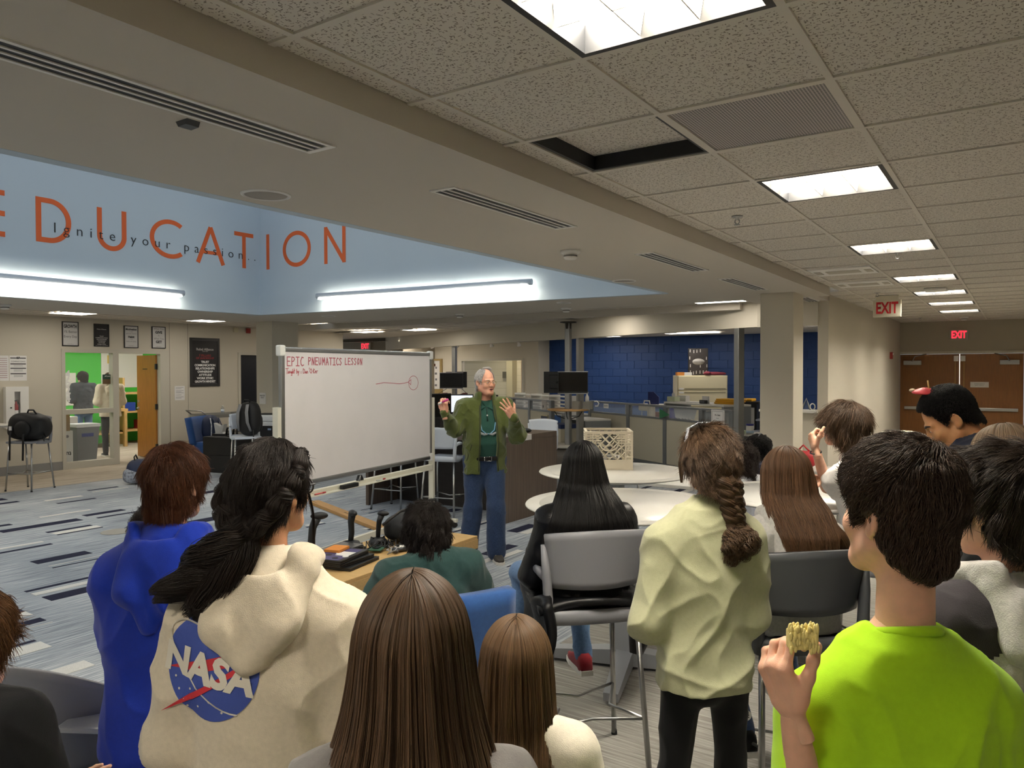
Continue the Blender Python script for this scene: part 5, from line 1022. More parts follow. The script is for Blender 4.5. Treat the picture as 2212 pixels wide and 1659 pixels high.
t = thing('hanging_pouch', 'grey paper pocket on the left-hand partition', 'pocket', (-8.22, 13.262, .95), -.562); MB().box((0, -.012, 0), (.22, 0, .19)).build('sleeve', mat('pocket_grey', '#b0aaa4', .6), t); MB().box((.06, -.014, .04), (.1, -.012, .09)).build('mark', blkm, t)
# lateral file cabinet and what stands on it
t = thing('file_cabinet', 'tall cream lateral file cabinet against the blue wall', 'cabinet', (-5.90, 16.36, 0), .59)
fc = mat('cream_enamel', '#ddd3b4', .4)
MB().box((-.56, .015, 0), (.57, .48, 1.64), bevel=.006).build('body', fc, t)
for k in range(5):
    d = MB().box((-.54, -.005, .03+.322*k), (.55, .014, .335+.322*k), bevel=.004).build('drawer', fc, t)
    MB().box((-.40, -.012, (.285 if k < 4 else .05)+.322*k), (.52, -.005, (.30 if k < 4 else .065)+.322*k)).build('handle_groove', mat('groove', '#7b755f', .5), d); MB().box((-.52, -.010, .27+.322*k if k < 4 else .03+.322*k), (-.42, -.005, .31+.322*k if k < 4 else .07+.322*k)).build('label_holder', paper, d)
MFC = Matrix.Translation((-5.90, 16.36, 0)) @ Rz(.59)
MB().box((.571, .2, 1.2), (.574, .26, 1.38)).build('sticker', paper, t)
def on(x, y, z=1.641): return MFC @ Vector((x, y, z))
t = thing('framed_poster', 'dark framed poster with small white figures and an oval, on the file cabinet', 'poster', on(-.02, .28), .59); MB().box((-.235, 0, 0), (.22, .02, .62)).build('frame', blkframe, t); MB().box((-.215, -.003, .02), (.2, .0, .6)).build('print_sheet', mat('poster_brown', '#2c2726', .5), t)
MB().lathe([(.001, 0), (.14, 0), (.14, .004), (.001, .004)], n=32, M=Matrix.Translation((0, -.003, .31)) @ Matrix.Rotation(PI/2, 4, 'X') @ Matrix.Diagonal((1, .52, 1, 1))).build('oval_label', mat('oval_grey', '#8f8c88', .5), t); text('print', 'KINGS & THINGS', .026, ink, t, (0, -.0075, .31), (PI/2, 0, 0))
r9 = random.Random(6)
for k in range(22):
    x, z = -.19+.075*(k % 6)+r9.uniform(-.01, .01), .06+.16*(k//6)+r9.uniform(-.02, .02)
    if abs(x) < .15 and abs(z-.31) < .09: continue
    MB().box((x-.008, -.0045, z-.03), (x+.008, -.003, z+.02)).blob((x, -.0037, z+.03), (.009, .0015, .01), seg=8, rings=5).build('white_figure', mat('dim_white_ink', '#b9b6b4', .6), t)
t = tag(MB().box((-.16, -.08, 0), (-.0, .1, .075)).build('orange_box', mat('orange_card', '#d98a3a', .6)), 'orange and white box on the left end of the file cabinet', 'box'); MB().box((.0005, -.08, 0), (.17, .1, .07)).build('white_half', paper, t); t.location = on(-.40, .10); t.rotation_euler = (0, 0, .59)
t = tag(MB().blob((0, 0, .04), (.26, .08, .04), seg=24, e=.8).blob((-.18, -.05, .05), (.08, .07, .045)).build('cloth_bag', mat('maroon_cloth', '#7a2c3c', .8)), 'maroon cloth bag on the right end of the file cabinet', 'bag'); t.location = on(.30, .09); t.rotation_euler = (0, 0, .59)
# things on and at the tall desk and partition
MTD = Matrix.Translation((-4.72, 13.25, 0)) @ Rz(-.55)
def od(x, y, z=1.166): return MTD @ Vector((x, y, z))
t = thing('tissue_box', 'pale green tissue box with a tissue sticking out, behind the right-hand partition', 'tissue box', od(-.82, -.1), -.55); MB().box((-.12, -.06, 0), (.12, .06, .09), bevel=.004).build('carton', mat('tissue_green', '#c9d3b4', .6), t); MB().blob((0, 0, .12), (.05, .02, .06), e=1.4).build('tissue', paper, t)
tag(MB().box((-.13, -.05, 0), (.13, .05, .11), MTD @ Matrix.Translation((-.80, .12, 1.166))).build('white_box', paper), 'white carton behind the tissue box', 'box')
for k in range(3): 
    o = tag(MB().box((-.22, -.15, 0), (.22, .15, .03), bevel=.012).build('yellow_envelope', mat('envelope_yellow', '#e0a521', .6)), ('yellow padded envelope at the bottom of the stack on the tall desk', 'yellow padded envelope in the middle of the stack on the tall desk', 'yellow padded envelope on top of the stack on the tall desk')[k], 'envelope', 'yellow envelopes on the tall desk'); o.location = od(.52+.03*k, .1, 1.167+.032*k); o.rotation_euler = (0, 0, -.5+.1*k)
t = tag(MB().box((-.2, -.15, 0), (.2, .15, .05), bevel=.02).build('yellow_envelope', mat('envelope_yellow', '#e0a521', .6)), 'yellow envelopes on the dark stand right of the aluminium post', 'envelope'); t.location = (-4.42, 14.55, 1.161)
t = thing('dark_stand', 'dark stand holding yellow envelopes behind the aluminium post', 'stand', (-4.35, 14.5, 0)); MB().box((-.35, -.25, 1.12), (.3, .25, 1.16)).build('top', blkm, t); MB().box((-.3, -.2, 0), (.25, .2, 1.12)).build('body', mat('mon_black', '#121213', .4), t)
tag(MB().box((-4.42, 14.293, .65), (-4.14, 14.298, 1.05)).build('notice', paper), 'white notice with red marks on the dark stand', 'notice')
t = thing('desk_clock', 'small black desk clock on the tall desk', 'clock', od(.22, -.22), -.55); MB().box((-.08, -.03, 0), (.08, .03, .065), bevel=.008).build('housing', blkm, t); MB().box((-.06, -.0315, .015), (.06, -.03, .05)).build('display', mat('clock_grey', '#585c60', .4), t)
t = tag(MB().box((-.1, -.01, 0), (.1, .0, .13), MTD @ Matrix.Translation((.17, -.12, 1.166))).build('name_sign', paper), 'white name sign behind the desk clock', 'sign')
for k, (x, a) in enumerate(((-.5, .1), (-.3, -.2), (-.1, .3))): tag(MB().box((-.16, -.11, 0), (.16, .11, .006+.004*k), MTD @ Matrix.Translation((x, -.1, 1.166)) @ Rz(a)).build('paper_stack', paper), ('loose papers on the left of the tall desk', 'loose papers on the tall desk, second from the left', 'loose papers on the tall desk near its middle')[k], 'paper')
MPR = Matrix.Translation((-7.20, 13.50, 0)) @ Rz(math.atan2(-2.11, 3.57))      # right-hand partition frame
t = tag(MB().prism([(0, .10), (0, -.08), (.28, .0)], .006, MPR @ Matrix.Translation((2.40, -.075, 1.00))).build('pennant', mat('pennant_green', '#2c6a46', .7)), 'green pennant hanging in the right-hand partition', 'pennant')
for k in range(6):
    x = 2.62+.075*k; tag(MB().prism([(x, .115), (x+.2, .10), (x+.13, -.06-.01*(k % 2)), (x+.05, -.05)], .002, MPR @ Matrix.Translation((0, .06+.006*k, 1.0))).build('hanging_paper', paper), ('first', 'second', 'third', 'fourth', 'fifth', 'sixth')[k]+' white paper from the left, hanging askew in the right-hand partition', 'paper', 'papers hanging in the right-hand partition')
t = tag(MB().box((0, -.012, 0), (.30, -.004, .30), MPR @ Matrix.Translation((3.72, -.04, .84))).build('certificate', paper), 'white certificate hung on the end of the right-hand partition', 'certificate')
for s_, z_, h_ in (('Ms. Gatti', .22, .034), ('Teacher', .17, .018), ('3D Printing and Robotics', .13, .02), ('Department of Education', .10, .02)): text('print', s_, h_, ink, t, MPR @ Vector((3.87, -.054, .84+z_)), (PI/2, 0, math.atan2(-2.11, 3.57)))
mb = MB()
for a in (.02, .275): mb.box((a, -.0135, .02), (a+.004, -.012, .28), MPR @ Matrix.Translation((3.72, -.04, .84)))
for z in (.02, .276): mb.box((.02, -.0135, z), (.279, -.012, z+.004), MPR @ Matrix.Translation((3.72, -.04, .84)))
mb.build('border', gink, t)
t = tag(MB().lathe([(.10, 0), (.13, .28), (.115, .28), (.09, .02), (.01, .02)], n=20).build('waste_bin', mat('dark_bin', '#2a2d2e', .5)), 'dark bin standing on the desk behind the certificate', 'bin'); t.location = MPR @ Vector((3.35, .30, .80)); 
t = thing('low_shelf', 'narrow shelf inside the right-hand partition', 'shelf', MPR @ Vector((1.0, .36, 0)), math.atan2(-2.11, 3.57)); MB().box((0, -.2, .77), (2.6, .2, .798)).build('shelf_board', mat('white_laminate', '#dcdad4', .4), t); MB().box((.05, -.2, 0), (.1, .2, .77)).build('leg', alu, t); MB().box((2.5, -.2, 0), (2.55, .2, .77)).build('leg', alu, t)
t = thing('sewing_machine', 'cream sewing machine behind the clear strip of the right-hand partition', 'machine', MPR @ Vector((1.45, .34, .799)), math.atan2(-2.11, 3.57)); MB().box((-.2, -.09, 0), (.2, .09, .07), bevel=.012).box((.08, -.06, .07), (.19, .06, .30), bevel=.02).box((-.2, -.055, .2), (.15, .055, .32), bevel=.02).build('body', mat('machine_cream', '#d6d0bf', .4), t); MB().tube([(-.1, 0, .32), (-.08, 0, .39), (.08, 0, .39), (.1, 0, .32)], .012, 8).build('handle', white, t); MB().cyl((-.16, 0), .008, .07, .2, 8).build('needle_bar', steel, t)
t = tag(MB().box((0, -.05, 0), (.28, .05, .2), MPR @ Matrix.Translation((1.78, .34, .80))).build('snack_box', mat('snack_red', '#8f3f2d', .6)), 'brown-red carton beside the sewing machine', 'box'); t = tag(MB().prism([(0, 0), (.22, 0), (.16, .3), (.04, .3)], .1, MPR @ Matrix.Translation((1.98, .36, .80))).build('purple_folder', mat('folder_purple', '#4b45a0', .6)), 'purple folder standing by the sewing machine', 'folder')
t = tag(MB().box((0, -.045, 0), (.17, -.038, .09), MPR @ Matrix.Translation((.55, 0, 1.02))).build('name_label', paper), 'white name label on the left pane of the right-hand partition', 'label'); text('print', 'ROBOTICS', .026, ink, t, MPR @ Vector((.635, -.046, 1.065)), (PI/2, 0, math.atan2(-2.11, 3.57)))
t = thing('blue_file_holder', 'dark blue magazine holder beside the file cabinet', 'file holder', (-6.75, 15.6, 1.0), .3); MB().prism([(-.12, 0), (.12, 0), (.12, .16), (.0, .28), (-.12, .28)], .12).build('body', mat('deep_blue', '#1f2a66', .5), t)
desk(-6.9, 15.7, .3, 1.0, .5, .998, 'office counter under the blue magazine holder')
# wipes, tumbler, keyboard on the desk left of the column
t = thing('wipes_tub', 'white tub of wipes with a dark blue lid on the desk left of the column', 'tub', (-3.52, 11.92, .746)); MB().cyl((0, 0), .058, 0, .14, 22).build('body', white, t); MB().cyl((0, 0), .06, .14, .165, 22).build('lid', mat('lid_blue', '#25287c', .4), t); MB().cyl((0, 0), .059, .02, .06, 22).build('label_band', mat('pale_blue_label', '#b8cfe2', .5), t)
t = thing('tumbler', 'steel tumbler with a black straw on the desk left of the column', 'cup', (-3.32, 12.0, .746)); MB().lathe([(.035, 0), (.045, .17), (.043, .17)], n=22).build('body', steel, t); MB().cyl((0, 0), .047, .17, .185, 20).build('lid', white, t); MB().tube([(0, 0, .18), (.01, 0, .26)], .005, 8).build('straw', blkm, t)
tag(MB().box((-3.70, 11.9, .746), (-3.60, 12.0, .80), bevel=.004).build('small_carton', mat('tissue_green', '#c9d3b4', .6)), 'small pale carton left of the tub of wipes', 'box')
t = thing('desk_phone', 'black telephone on the desk left of the column', 'telephone', (-3.18, 11.9, .746), .2); MB().prism([(-.1, 0), (.1, 0), (.08, .05), (-.08, .02)], .16).build('base', blkm, t); MB().tube([(-.1, .06, .05), (0, .06, .075), (.1, .06, .07)], .018, 8).build('handset', blkm, t)
# items on the window sill right of the column
t = thing('photo_frame', 'silver triangular ornament on the window sill', 'ornament', (-2.33, 10.40, 1.236)); MB().tube([(-.06, 0, 0), (0, 0, .15), (.05, 0, 0)], .012, 6).build('frame', steel, t); MB().prism([(-.04, .01), (.0, .11), (.035, .01)], .01).build('panel', mat('frame_blue', '#46587c', .3), t)
t = tag(MB().tube([(-2.25+.03*math.cos(a), 10.39, 1.28+.04*math.sin(a)) for a in np.linspace(0, 2*PI, 16)], .007, 8).build('white_ring', white), 'white ring standing on the window sill', 'ornament')
# food trays on the black cart by the doors
t = thing('food_cart', 'black plastic cart with food trays near the double doors', 'cart', (-1.02, 10.5, 0), math.radians(31)); MB().box((-.45, -.3, .86), (.75, .3, .93), bevel=.01).build('top_shelf', blkm, t); MB().box((-.45, -.3, .3), (.75, .3, .35), bevel=.01).build('lower_shelf', blkm, t)
for x in (-.41, .69):
    for y in (-.26, .24): MB().box((x, y, .08), (x+.05, y+.05, .86)).build('upright', blkm, t); MB().cyl((0, 0), .04, -.015, .015, 14, M=Matrix.Translation((x+.025, y+.025, .04)) @ Matrix.Rotation(PI/2, 4, 'X')).build('caster', blkm, t)
foil = mat('crumpled_foil', '#d8d6cc', .35, .5, bump=.8, bscale=30)
for k, (x, l) in enumerate(((-.2, 'foil tray of food with crumpled paper on the black cart'), (.38, 'second foil tray with a raised white lid on the black cart'))):
    t = thing('food_tray', l, 'tray', Matrix.Translation((-1.02, 10.5, .931)) @ Rz(math.radians(31)) @ Vector((x, 0, 0)), math.radians(31)); MB().lathe([(.2, 0), (.25, .05), (.27, .052), (.22, .02), (.01, .015)], n=4, smooth=False, M=Rz(PI/4)).build('pan', foil, t); MB().blob((0, 0, .05), (.17, .15, .03), e=.8).build('crumpled_paper', mat('food_paper', '#e6e2c0', .6, noise=.2, nscale=40), t)
    if k: MB().box((-.16, .02, .05), (.16, .03, .25), Matrix.Rotation(-.5, 4, 'X')).build('lid', paper, t)
t = tag(MB().tube([(-.72, 10.2, .45), (-.70, 10.2, .9)], .03, 10).build('red_rod', mat('red_tape', '#b3262c', .5)), 'red rod standing at the end of the food cart', 'rod')
t = thing('red_bag', 'red bag lying on the small table behind the brown-haired boy', 'bag', (-1.9, 8.35, .725)); MB().blob((0, 0, .09), (.14, .11, .09), seg=28, e=.75).build('bag_body', mat('red_nylon', '#b0202a', .55), t); MB().tube([(-.06, 0, .17), (0, 0, .24), (.07, 0, .17)], .01, 8).build('handle', mat('red_nylon', '#b0202a', .55), t)
t = thing('side_table', 'small grey table under the red bag beside the column', 'table', (-1.78, 8.35, 0)); MB().box((-.3, -.25, .70), (.3, .25, .724), bevel=.005).build('tabletop', tedge, t)
for x in (-.27, .27):
    for y in (-.22, .22): MB().tube([(x, y, 0), (x, y, .7)], .014, 8).build('leg', steel, t)
# track lights in the glazed corridor
t = thing('light_track', 'white light track with five spotlights behind the header', 'track light', (-13.6, 16.6, 2.45), 0); MB().box((-1.6, -.02, .1), (2.9, .02, .14)).build('track', white, t)
for k, x in enumerate((-1.4, -.4, .5, 1.7, 2.6)): MB().lathe([(.03, .1), (.035, .0), (.06, -.06), (.05, -.06)], n=16, M=Matrix.Translation((x, -.02, .02)) @ Matrix.Rotation(.5, 4, 'X')).build('spot_head', white, t)
# ================================================================== people: fields, hair, clothes
_lat = np.random.RandomState(5).rand(32, 32, 32).astype(np.float32)
def vnoise(P):
    f = np.floor(P).astype(int); t = (P-f).astype(np.float32); t = t*t*(3-2*t); f &= 31; g = (f+1) & 31
    L = _lat; x0, y0, z0 = f[..., 0], f[..., 1], f[..., 2]; x1, y1, z1 = g[..., 0], g[..., 1], g[..., 2]; tx, ty, tz = t[..., 0], t[..., 1], t[..., 2]
    a = L[x0,y0,z0]*(1-tx)+L[x1,y0,z0]*tx; b_ = L[x0,y1,z0]*(1-tx)+L[x1,y1,z0]*tx; c = L[x0,y0,z1]*(1-tx)+L[x1,y0,z1]*tx; d = L[x0,y1,z1]*(1-tx)+L[x1,y1,z1]*tx
    return ((a*(1-ty)+b_*ty)*(1-tz)+(c*(1-ty)+d*ty)*tz)*2-1
def A3(*v): return np.array(v, float)
class Field:
    """signed distance grid; shapes are blended in, then polygonised"""
    def __init__(s, lo, hi, h):
        s.h = h; s.lo = np.array(lo, float); n = np.ceil((np.array(hi, float)-s.lo)/h).astype(int)+1; s.n = n
        s.ax = [s.lo[i]+h*np.arange(n[i]) for i in range(3)]; s.d = np.full(n, .2, np.float32)
    def _sub(s, lo, hi):
        i0 = np.clip(np.floor((np.array(lo)-s.lo)/s.h).astype(int), 0, s.n); i1 = np.clip(np.ceil((np.array(hi)-s.lo)/s.h).astype(int)+1, 0, s.n)
        if (i1 <= i0).any(): return None, None
        sl = tuple(slice(a, b_) for a, b_ in zip(i0, i1)); g = np.meshgrid(*[s.ax[k][sl[k]] for k in range(3)], indexing='ij')
        return sl, np.stack(g, -1).astype(np.float32)
    def put(s, fn, lo, hi, k=.01, op='u'):
        m = k+.03; sl, P = s._sub(np.array(lo)-m, np.array(hi)+m)
        if sl is None: return s
        d = fn(P); o = s.d[sl]
        if op == 'u':
            q = np.maximum(k-np.abs(o-d), 0)/max(k, 1e-6); s.d[sl] = np.minimum(o, d)-q*q*k*.25
        else:
            d = -d; q = np.maximum(k-np.abs(o-d), 0)/max(k, 1e-6); s.d[sl] = np.maximum(o, d)+q*q*k*.25
        return s
    def cone(s, a, b_, ra, rb, k=.01, op='u', flat=None):
        a, b_ = np.array(a, np.float32), np.array(b_, np.float32); ba = b_-a; L2 = float(ba@ba)+1e-9
        def fn(P):
            pa = P-a; t = np.clip((pa@ba)/L2, 0, 1); v = pa-t[..., None]*ba
            if flat is not None:                      # squash along a direction
                f = np.array(flat[0], np.float32); f /= np.linalg.norm(f); c = v@f; v = v+f*(c*(1/flat[1]-1))[..., None]
            return np.sqrt((v*v).sum(-1))-(ra+(rb-ra)*t)
        r = max(ra, rb); return s.put(fn, np.minimum(a, b_)-r, np.maximum(a, b_)+r, k, op)
    def ell(s, c, r, k=.01, op='u', R=None):
        c = np.array(c, np.float32); r = np.array(r, np.float32)
        def fn(P):
            q = P-c
            if R is not None: q = q@np.array(R, np.float32)
            k0 = np.sqrt(((q/r)**2).sum(-1)); k1 = np.sqrt(((q/(r*r))**2).sum(-1))+1e-6; return k0*(k0-1)/k1
        m = r.max() if R is not None else r; return s.put(fn, c-m, c+m, k, op)
    def loft(s, rows, p=2.4, k=.01, op='u', cap=True):
        """rows: (z, cx, cy, half width, half depth)"""
        R = np.array(rows, np.float32); zs = R[:, 0]
        zz = np.linspace(zs[0], zs[-1], 80)
        def sm(v):
            y = np.interp(zz, zs, v)
            for _ in range(3): y[1:-1] = (y[:-2]+2*y[1:-1]+y[2:])/4
            return y
        c = [sm(R[:, i]) for i in range(1, 5)]
        def fn(P):
            z = P[..., 2]; cx, cy, a, b_ = [np.interp(z, zz, v) for v in c]
            q = ((np.abs(P[..., 0]-cx)/a)**p+(np.abs(P[..., 1]-cy)/b_)**p)**(1/p); d = (q-1)*np.minimum(a, b_)*.85
            return np.maximum(d, np.maximum(zs[0]-z, z-zs[-1])).astype(np.float32)
        m = R[:, 3:].max(); return s.put(fn, (R[:, 1].min()-m, R[:, 2].min()-m, zs[0]), (R[:, 1].max()+m, R[:, 2].max()+m, zs[-1]), k, op)
    def mesh(s, smooth=1):
        d = s.d; d[0] = d[-1] = .2; d[:, 0] = d[:, -1] = .2; d[:, :, 0] = d[:, :, -1] = .2
        I = d < 0; nx, ny, nz = d.shape
        c = [I[i:nx-1+i, j:ny-1+j, k:nz-1+k] for i in (0, 1) for j in (0, 1) for k in (0, 1)]
        cnt = sum(a.astype(np.int8) for a in c); act = np.argwhere((cnt > 0) & (cnt < 8))
        if len(act) == 0: return np.zeros((0, 3)), np.zeros((0, 4), int)
        off = np.array([(i, j, k) for i in (0, 1) for j in (0, 1) for k in (0, 1)])
        v = np.stack([d[act[:, 0]+o[0], act[:, 1]+o[1], act[:, 2]+o[2]] for o in off], 1)
        acc = np.zeros((len(act), 3)); n = np.zeros(len(act))
        for a in range(8):
            for b_ in range(a+1, 8):
                if np.abs(off[a]-off[b_]).sum() != 1: continue
                cr = (v[:, a] < 0) != (v[:, b_] < 0); t = np.where(cr, v[:, a]/(v[:, a]-v[:, b_]+1e-12), 0)
                acc += cr[:, None]*(off[a]+t[:, None]*(off[b_]-off[a])); n += cr
        V = s.lo+(act+acc/n[:, None])*s.h
        idx = np.full((nx-1, ny-1, nz-1), -1, int); idx[act[:, 0], act[:, 1], act[:, 2]] = np.arange(len(act))
        F = []
        for ax in range(3):
            o = [0, 0, 0]; o[ax] = 1
            A = I[:nx-o[0], :ny-o[1], :nz-o[2]]; B_ = I[o[0]:, o[1]:, o[2]:]
            e = np.argwhere(A != B_); u, w_ = [(1, 2), (2, 0), (0, 1)][ax]
            ok = (e[:, u] > 0) & (e[:, w_] > 0) & (e[:, u] < d.shape[u]-1) & (e[:, w_] < d.shape[w_]-1); e = e[ok]
            if len(e) == 0: continue
            du = np.zeros(3, int); du[u] = 1; dw = np.zeros(3, int); dw[w_] = 1
            q = np.stack([idx[tuple((e-a).T)] for a in (du+dw, dw, 0*du, du)], 1)
            fl = ~A[tuple(e.T)]; q[fl] = q[fl][:, ::-1]; F.append(q)
        F = np.concatenate(F); F = F[(F >= 0).all(1)]
        for _ in range(smooth): V = relax(V, F)
        return V, F
def relax(V, F, w_=.5):
    S_ = np.zeros_like(V); n = np.zeros(len(V))
    for a in range(4):
        b_ = (a+1) % 4; np.add.at(S_, F[:, a], V[F[:, b_]]); np.add.at(S_, F[:, b_], V[F[:, a]]); np.add.at(n, F[:, a], 1); np.add.at(n, F[:, b_], 1)
    return V*(1-w_)+w_*S_/np.maximum(n, 1)[:, None]
def normals(V, F):
    N = np.zeros_like(V); fn = np.cross(V[F[:, 2]]-V[F[:, 0]], V[F[:, 3]]-V[F[:, 1]])
    for a in range(4): np.add.at(N, F[:, a], fn)
    return N/(np.linalg.norm(N, axis=1)[:, None]+1e-12)
def np_mesh(name, V, F, m, parent=None, mats=None, fmat=None):
    me = bpy.data.meshes.new(name); me.from_pydata([], [], []) ; nv, nf = len(V), len(F)
    me.vertices.add(nv); me.vertices.foreach_set('co', np.asarray(V, np.float32).ravel()); k = F.shape[1]
    me.loops.add(nf*k); me.polygons.add(nf); me.loops.foreach_set('vertex_index', F.astype(np.int32).ravel())
    me.polygons.foreach_set('loop_start', np.arange(0, nf*k, k, dtype=np.int32)); me.polygons.foreach_set('use_smooth', np.ones(nf, bool))
    for q in (mats or [m]): me.materials.append(q)
    if fmat is not None: me.polygons.foreach_set('material_index', fmat.astype(np.int32))
    me.update(calc_edges=True); me.validate(); o = link(name, me, parent); return o
def folds(V, N, specs):
    """specs: (amp, scale xyz, sharpness, seed, mask fn or None)"""
    D = np.zeros(len(V))
    for amp, sc, sharp, seed, rot, mask in specs:
        P = V
        if rot:
            c, s_ = math.cos(rot), math.sin(rot); P = np.stack([V[:, 0]*c-V[:, 2]*s_, V[:, 1], V[:, 0]*s_+V[:, 2]*c], 1)
        n = vnoise(P*np.array(sc)+seed*3.17+.35*vnoise(P*6+seed)[:, None]); r = (1-np.abs(n))**sharp-.5
        D += amp*r*(mask(V) if mask else 1)
    return V+N*D[:, None]
# ---- materials for people
def skin_mat(name, col):
    if name in MATS: return MATS[name]
    m = mat(name, col, .5, spec=.35, noise=.07, nscale=40, bump=.12, bscale=500); b_ = m.node_tree.nodes['Principled BSDF']
    b_.inputs['Subsurface Weight'].default_value = .12; b_.inputs['Subsurface Radius'].default_value = (.012, .004, .002); b_.inputs['Subsurface Scale'].default_value = 1
    return m
def cloth_mat(name, col, fine=600, bump=.25, nz=.06, sheen=.15, rough=.9): return mat(name, col, rough, spec=.2, noise=nz, nscale=90, bump=bump, bscale=fine, sheen=sheen)
def hair_mat(name, col, rough=.5):
    if name in MATS: return MATS[name]
    m, nt, b_ = nodes_of(name); c = lin(col); b_.inputs['Roughness'].default_value = rough; b_.inputs['Specular IOR Level'].default_value = .3
    hi = nt.nodes.new('ShaderNodeHairInfo'); r = nt.nodes.new('ShaderNodeMapRange'); r.inputs[3].default_value = .55; r.inputs[4].default_value = 1.55; nt.links.new(hi.outputs['Random'], r.inputs[0])
    mx = nt.nodes.new('ShaderNodeMix'); mx.data_type = 'RGBA'; mx.blend_type = 'MULTIPLY'; mx.inputs[0].default_value = 1; mx.inputs[6].default_value = c; nt.links.new(r.outputs[0], mx.inputs[7]); nt.links.new(mx.outputs[2], b_.inputs['Base Color'])
    MATS[name] = m; return m
def hairbase_mat(name, col): 
    c = lin(col); return mat(name+'_base', (c[0]*.6, c[1]*.6, c[2]*.6, 1), .6, spec=.2, noise=.35, nscale=60, stretch=(4, 4, .6), bump=.6, bscale=90)
def strands(name, P, r, m, parent):
    """P: (n curves, k points, 3)"""
    n, k = P.shape[:2]; hc = bpy.data.hair_curves.new(name); hc.add_curves([k]*n)
    hc.position_data.foreach_set('vector', P.astype(np.float32).ravel())
    R_ = np.broadcast_to(np.asarray(r, np.float32), (n, k)) if np.ndim(r) < 2 else r
    a = hc.attributes.get('radius') or hc.attributes.new('radius', 'FLOAT', 'POINT'); a.data.foreach_set('value', np.ascontiguousarray(R_, np.float32).ravel())
    hc.materials.append(m); o = link(name, hc, parent); o['kind'] = 'stuff'; return o
# ---- head
def Rmat(yaw, pitch, roll=0):
    """columns: local x, y (face), z of the head in body space; yaw turns left, pitch looks up, roll tilts to the right"""
    return np.array((Matrix.Rotation(yaw, 3, 'Z') @ Matrix.Rotation(pitch, 3, 'X') @ Matrix.Rotation(roll, 3, 'Y')))
HAIRLINE = ([0, 30, 55, 72, 84, 96, 112, 140, 180], [.092, .085, .045, -.012, .012, .012, -.03, -.072, -.09])
def head_field(neck_a, neck_b, nr, h=.0042, jaw=1.0, old=False, mouth=False, nose=1.0):
    lo = np.minimum(A3(-.1, -.125, -.14), np.minimum(neck_a, neck_b)-nr-.02); hi = np.maximum(A3(.1, .14, .15), np.maximum(neck_a, neck_b)+nr+.02)
    f = Field(lo, hi, h)
    f.ell((0, -.012, .045), (.074, .096, .088), .01); f.ell((0, .034, -.028), (.060*jaw, .060, .084), .03)
    f.ell((0, .072, -.092), (.028*jaw, .024, .022), .025)
    for a in (-1, 1):
        f.cone((a*.053*jaw, .0, -.05), (a*.022, .064, -.094), .021, .018, .03); f.ell((a*.037, .064, -.022), (.026, .022, .024), .025)
        f.cone((a*.012, .086, .025), (a*.046, .07, .024), .010, .008, .014); f.ell((a*.033, .1, .004), (.017, .014, .012), .014, 's')
        f.ell((a*.032, .0745, .004), (.0155, .0155, .0135), .004)
    f.cone((0, .087, .018), (0, .107*nose, -.022), .0085, .0125, .012)
    for a in (-1, 1): f.ell((a*.012, .098, -.027), (.0085, .011, .009), .008)
    f.ell((0, .092, -.052), (.024, .011, .007), .008); f.ell((0, .09, -.066), (.021, .011, .0075), .008)
    f.ell((0, .102, -.059), (.026, .008, .0035 if not mouth else .007), .006, 's')
    for a in (-1, 1):
        R_ = np.array(Matrix.Rotation(a*.38, 3, 'Z') @ Matrix.Rotation(-.15, 3, 'X'))
        f.ell((a*.079, -.014, .003), (.0085, .019, .031), .006, R=R_); f.ell((a*.076, -.008, -.022), (.008, .011, .012), .008)
        f.ell((a*.089, -.010, .006), (.007, .0105, .018), .004, 's', R=R_); f.ell((a*.084, .001, -.003), (.007, .005, .007), .004, 's')
    f.cone(neck_a, neck_b, nr*.96, nr*1.08, .03); return f
def cranium(P):
    def e(c, r):
        q = P-np.array(c, np.float32); r = np.array(r, np.float32); k0 = np.sqrt(((q/r)**2).sum(-1)); k1 = np.sqrt(((q/(r*r))**2).sum(-1))+1e-6; return k0*(k0-1)/k1
    a = e((0, -.012, .045), (.074, .096, .088)); b_ = e((0, .034, -.028), (.060, .060, .084)); c = e((0, -.035, -.045), (.062, .06, .075))
    k = .03
    for o in (b_, c): q = np.maximum(k-np.abs(a-o), 0)/k; a = np.minimum(a, o)-q*q*k*.25
    return a
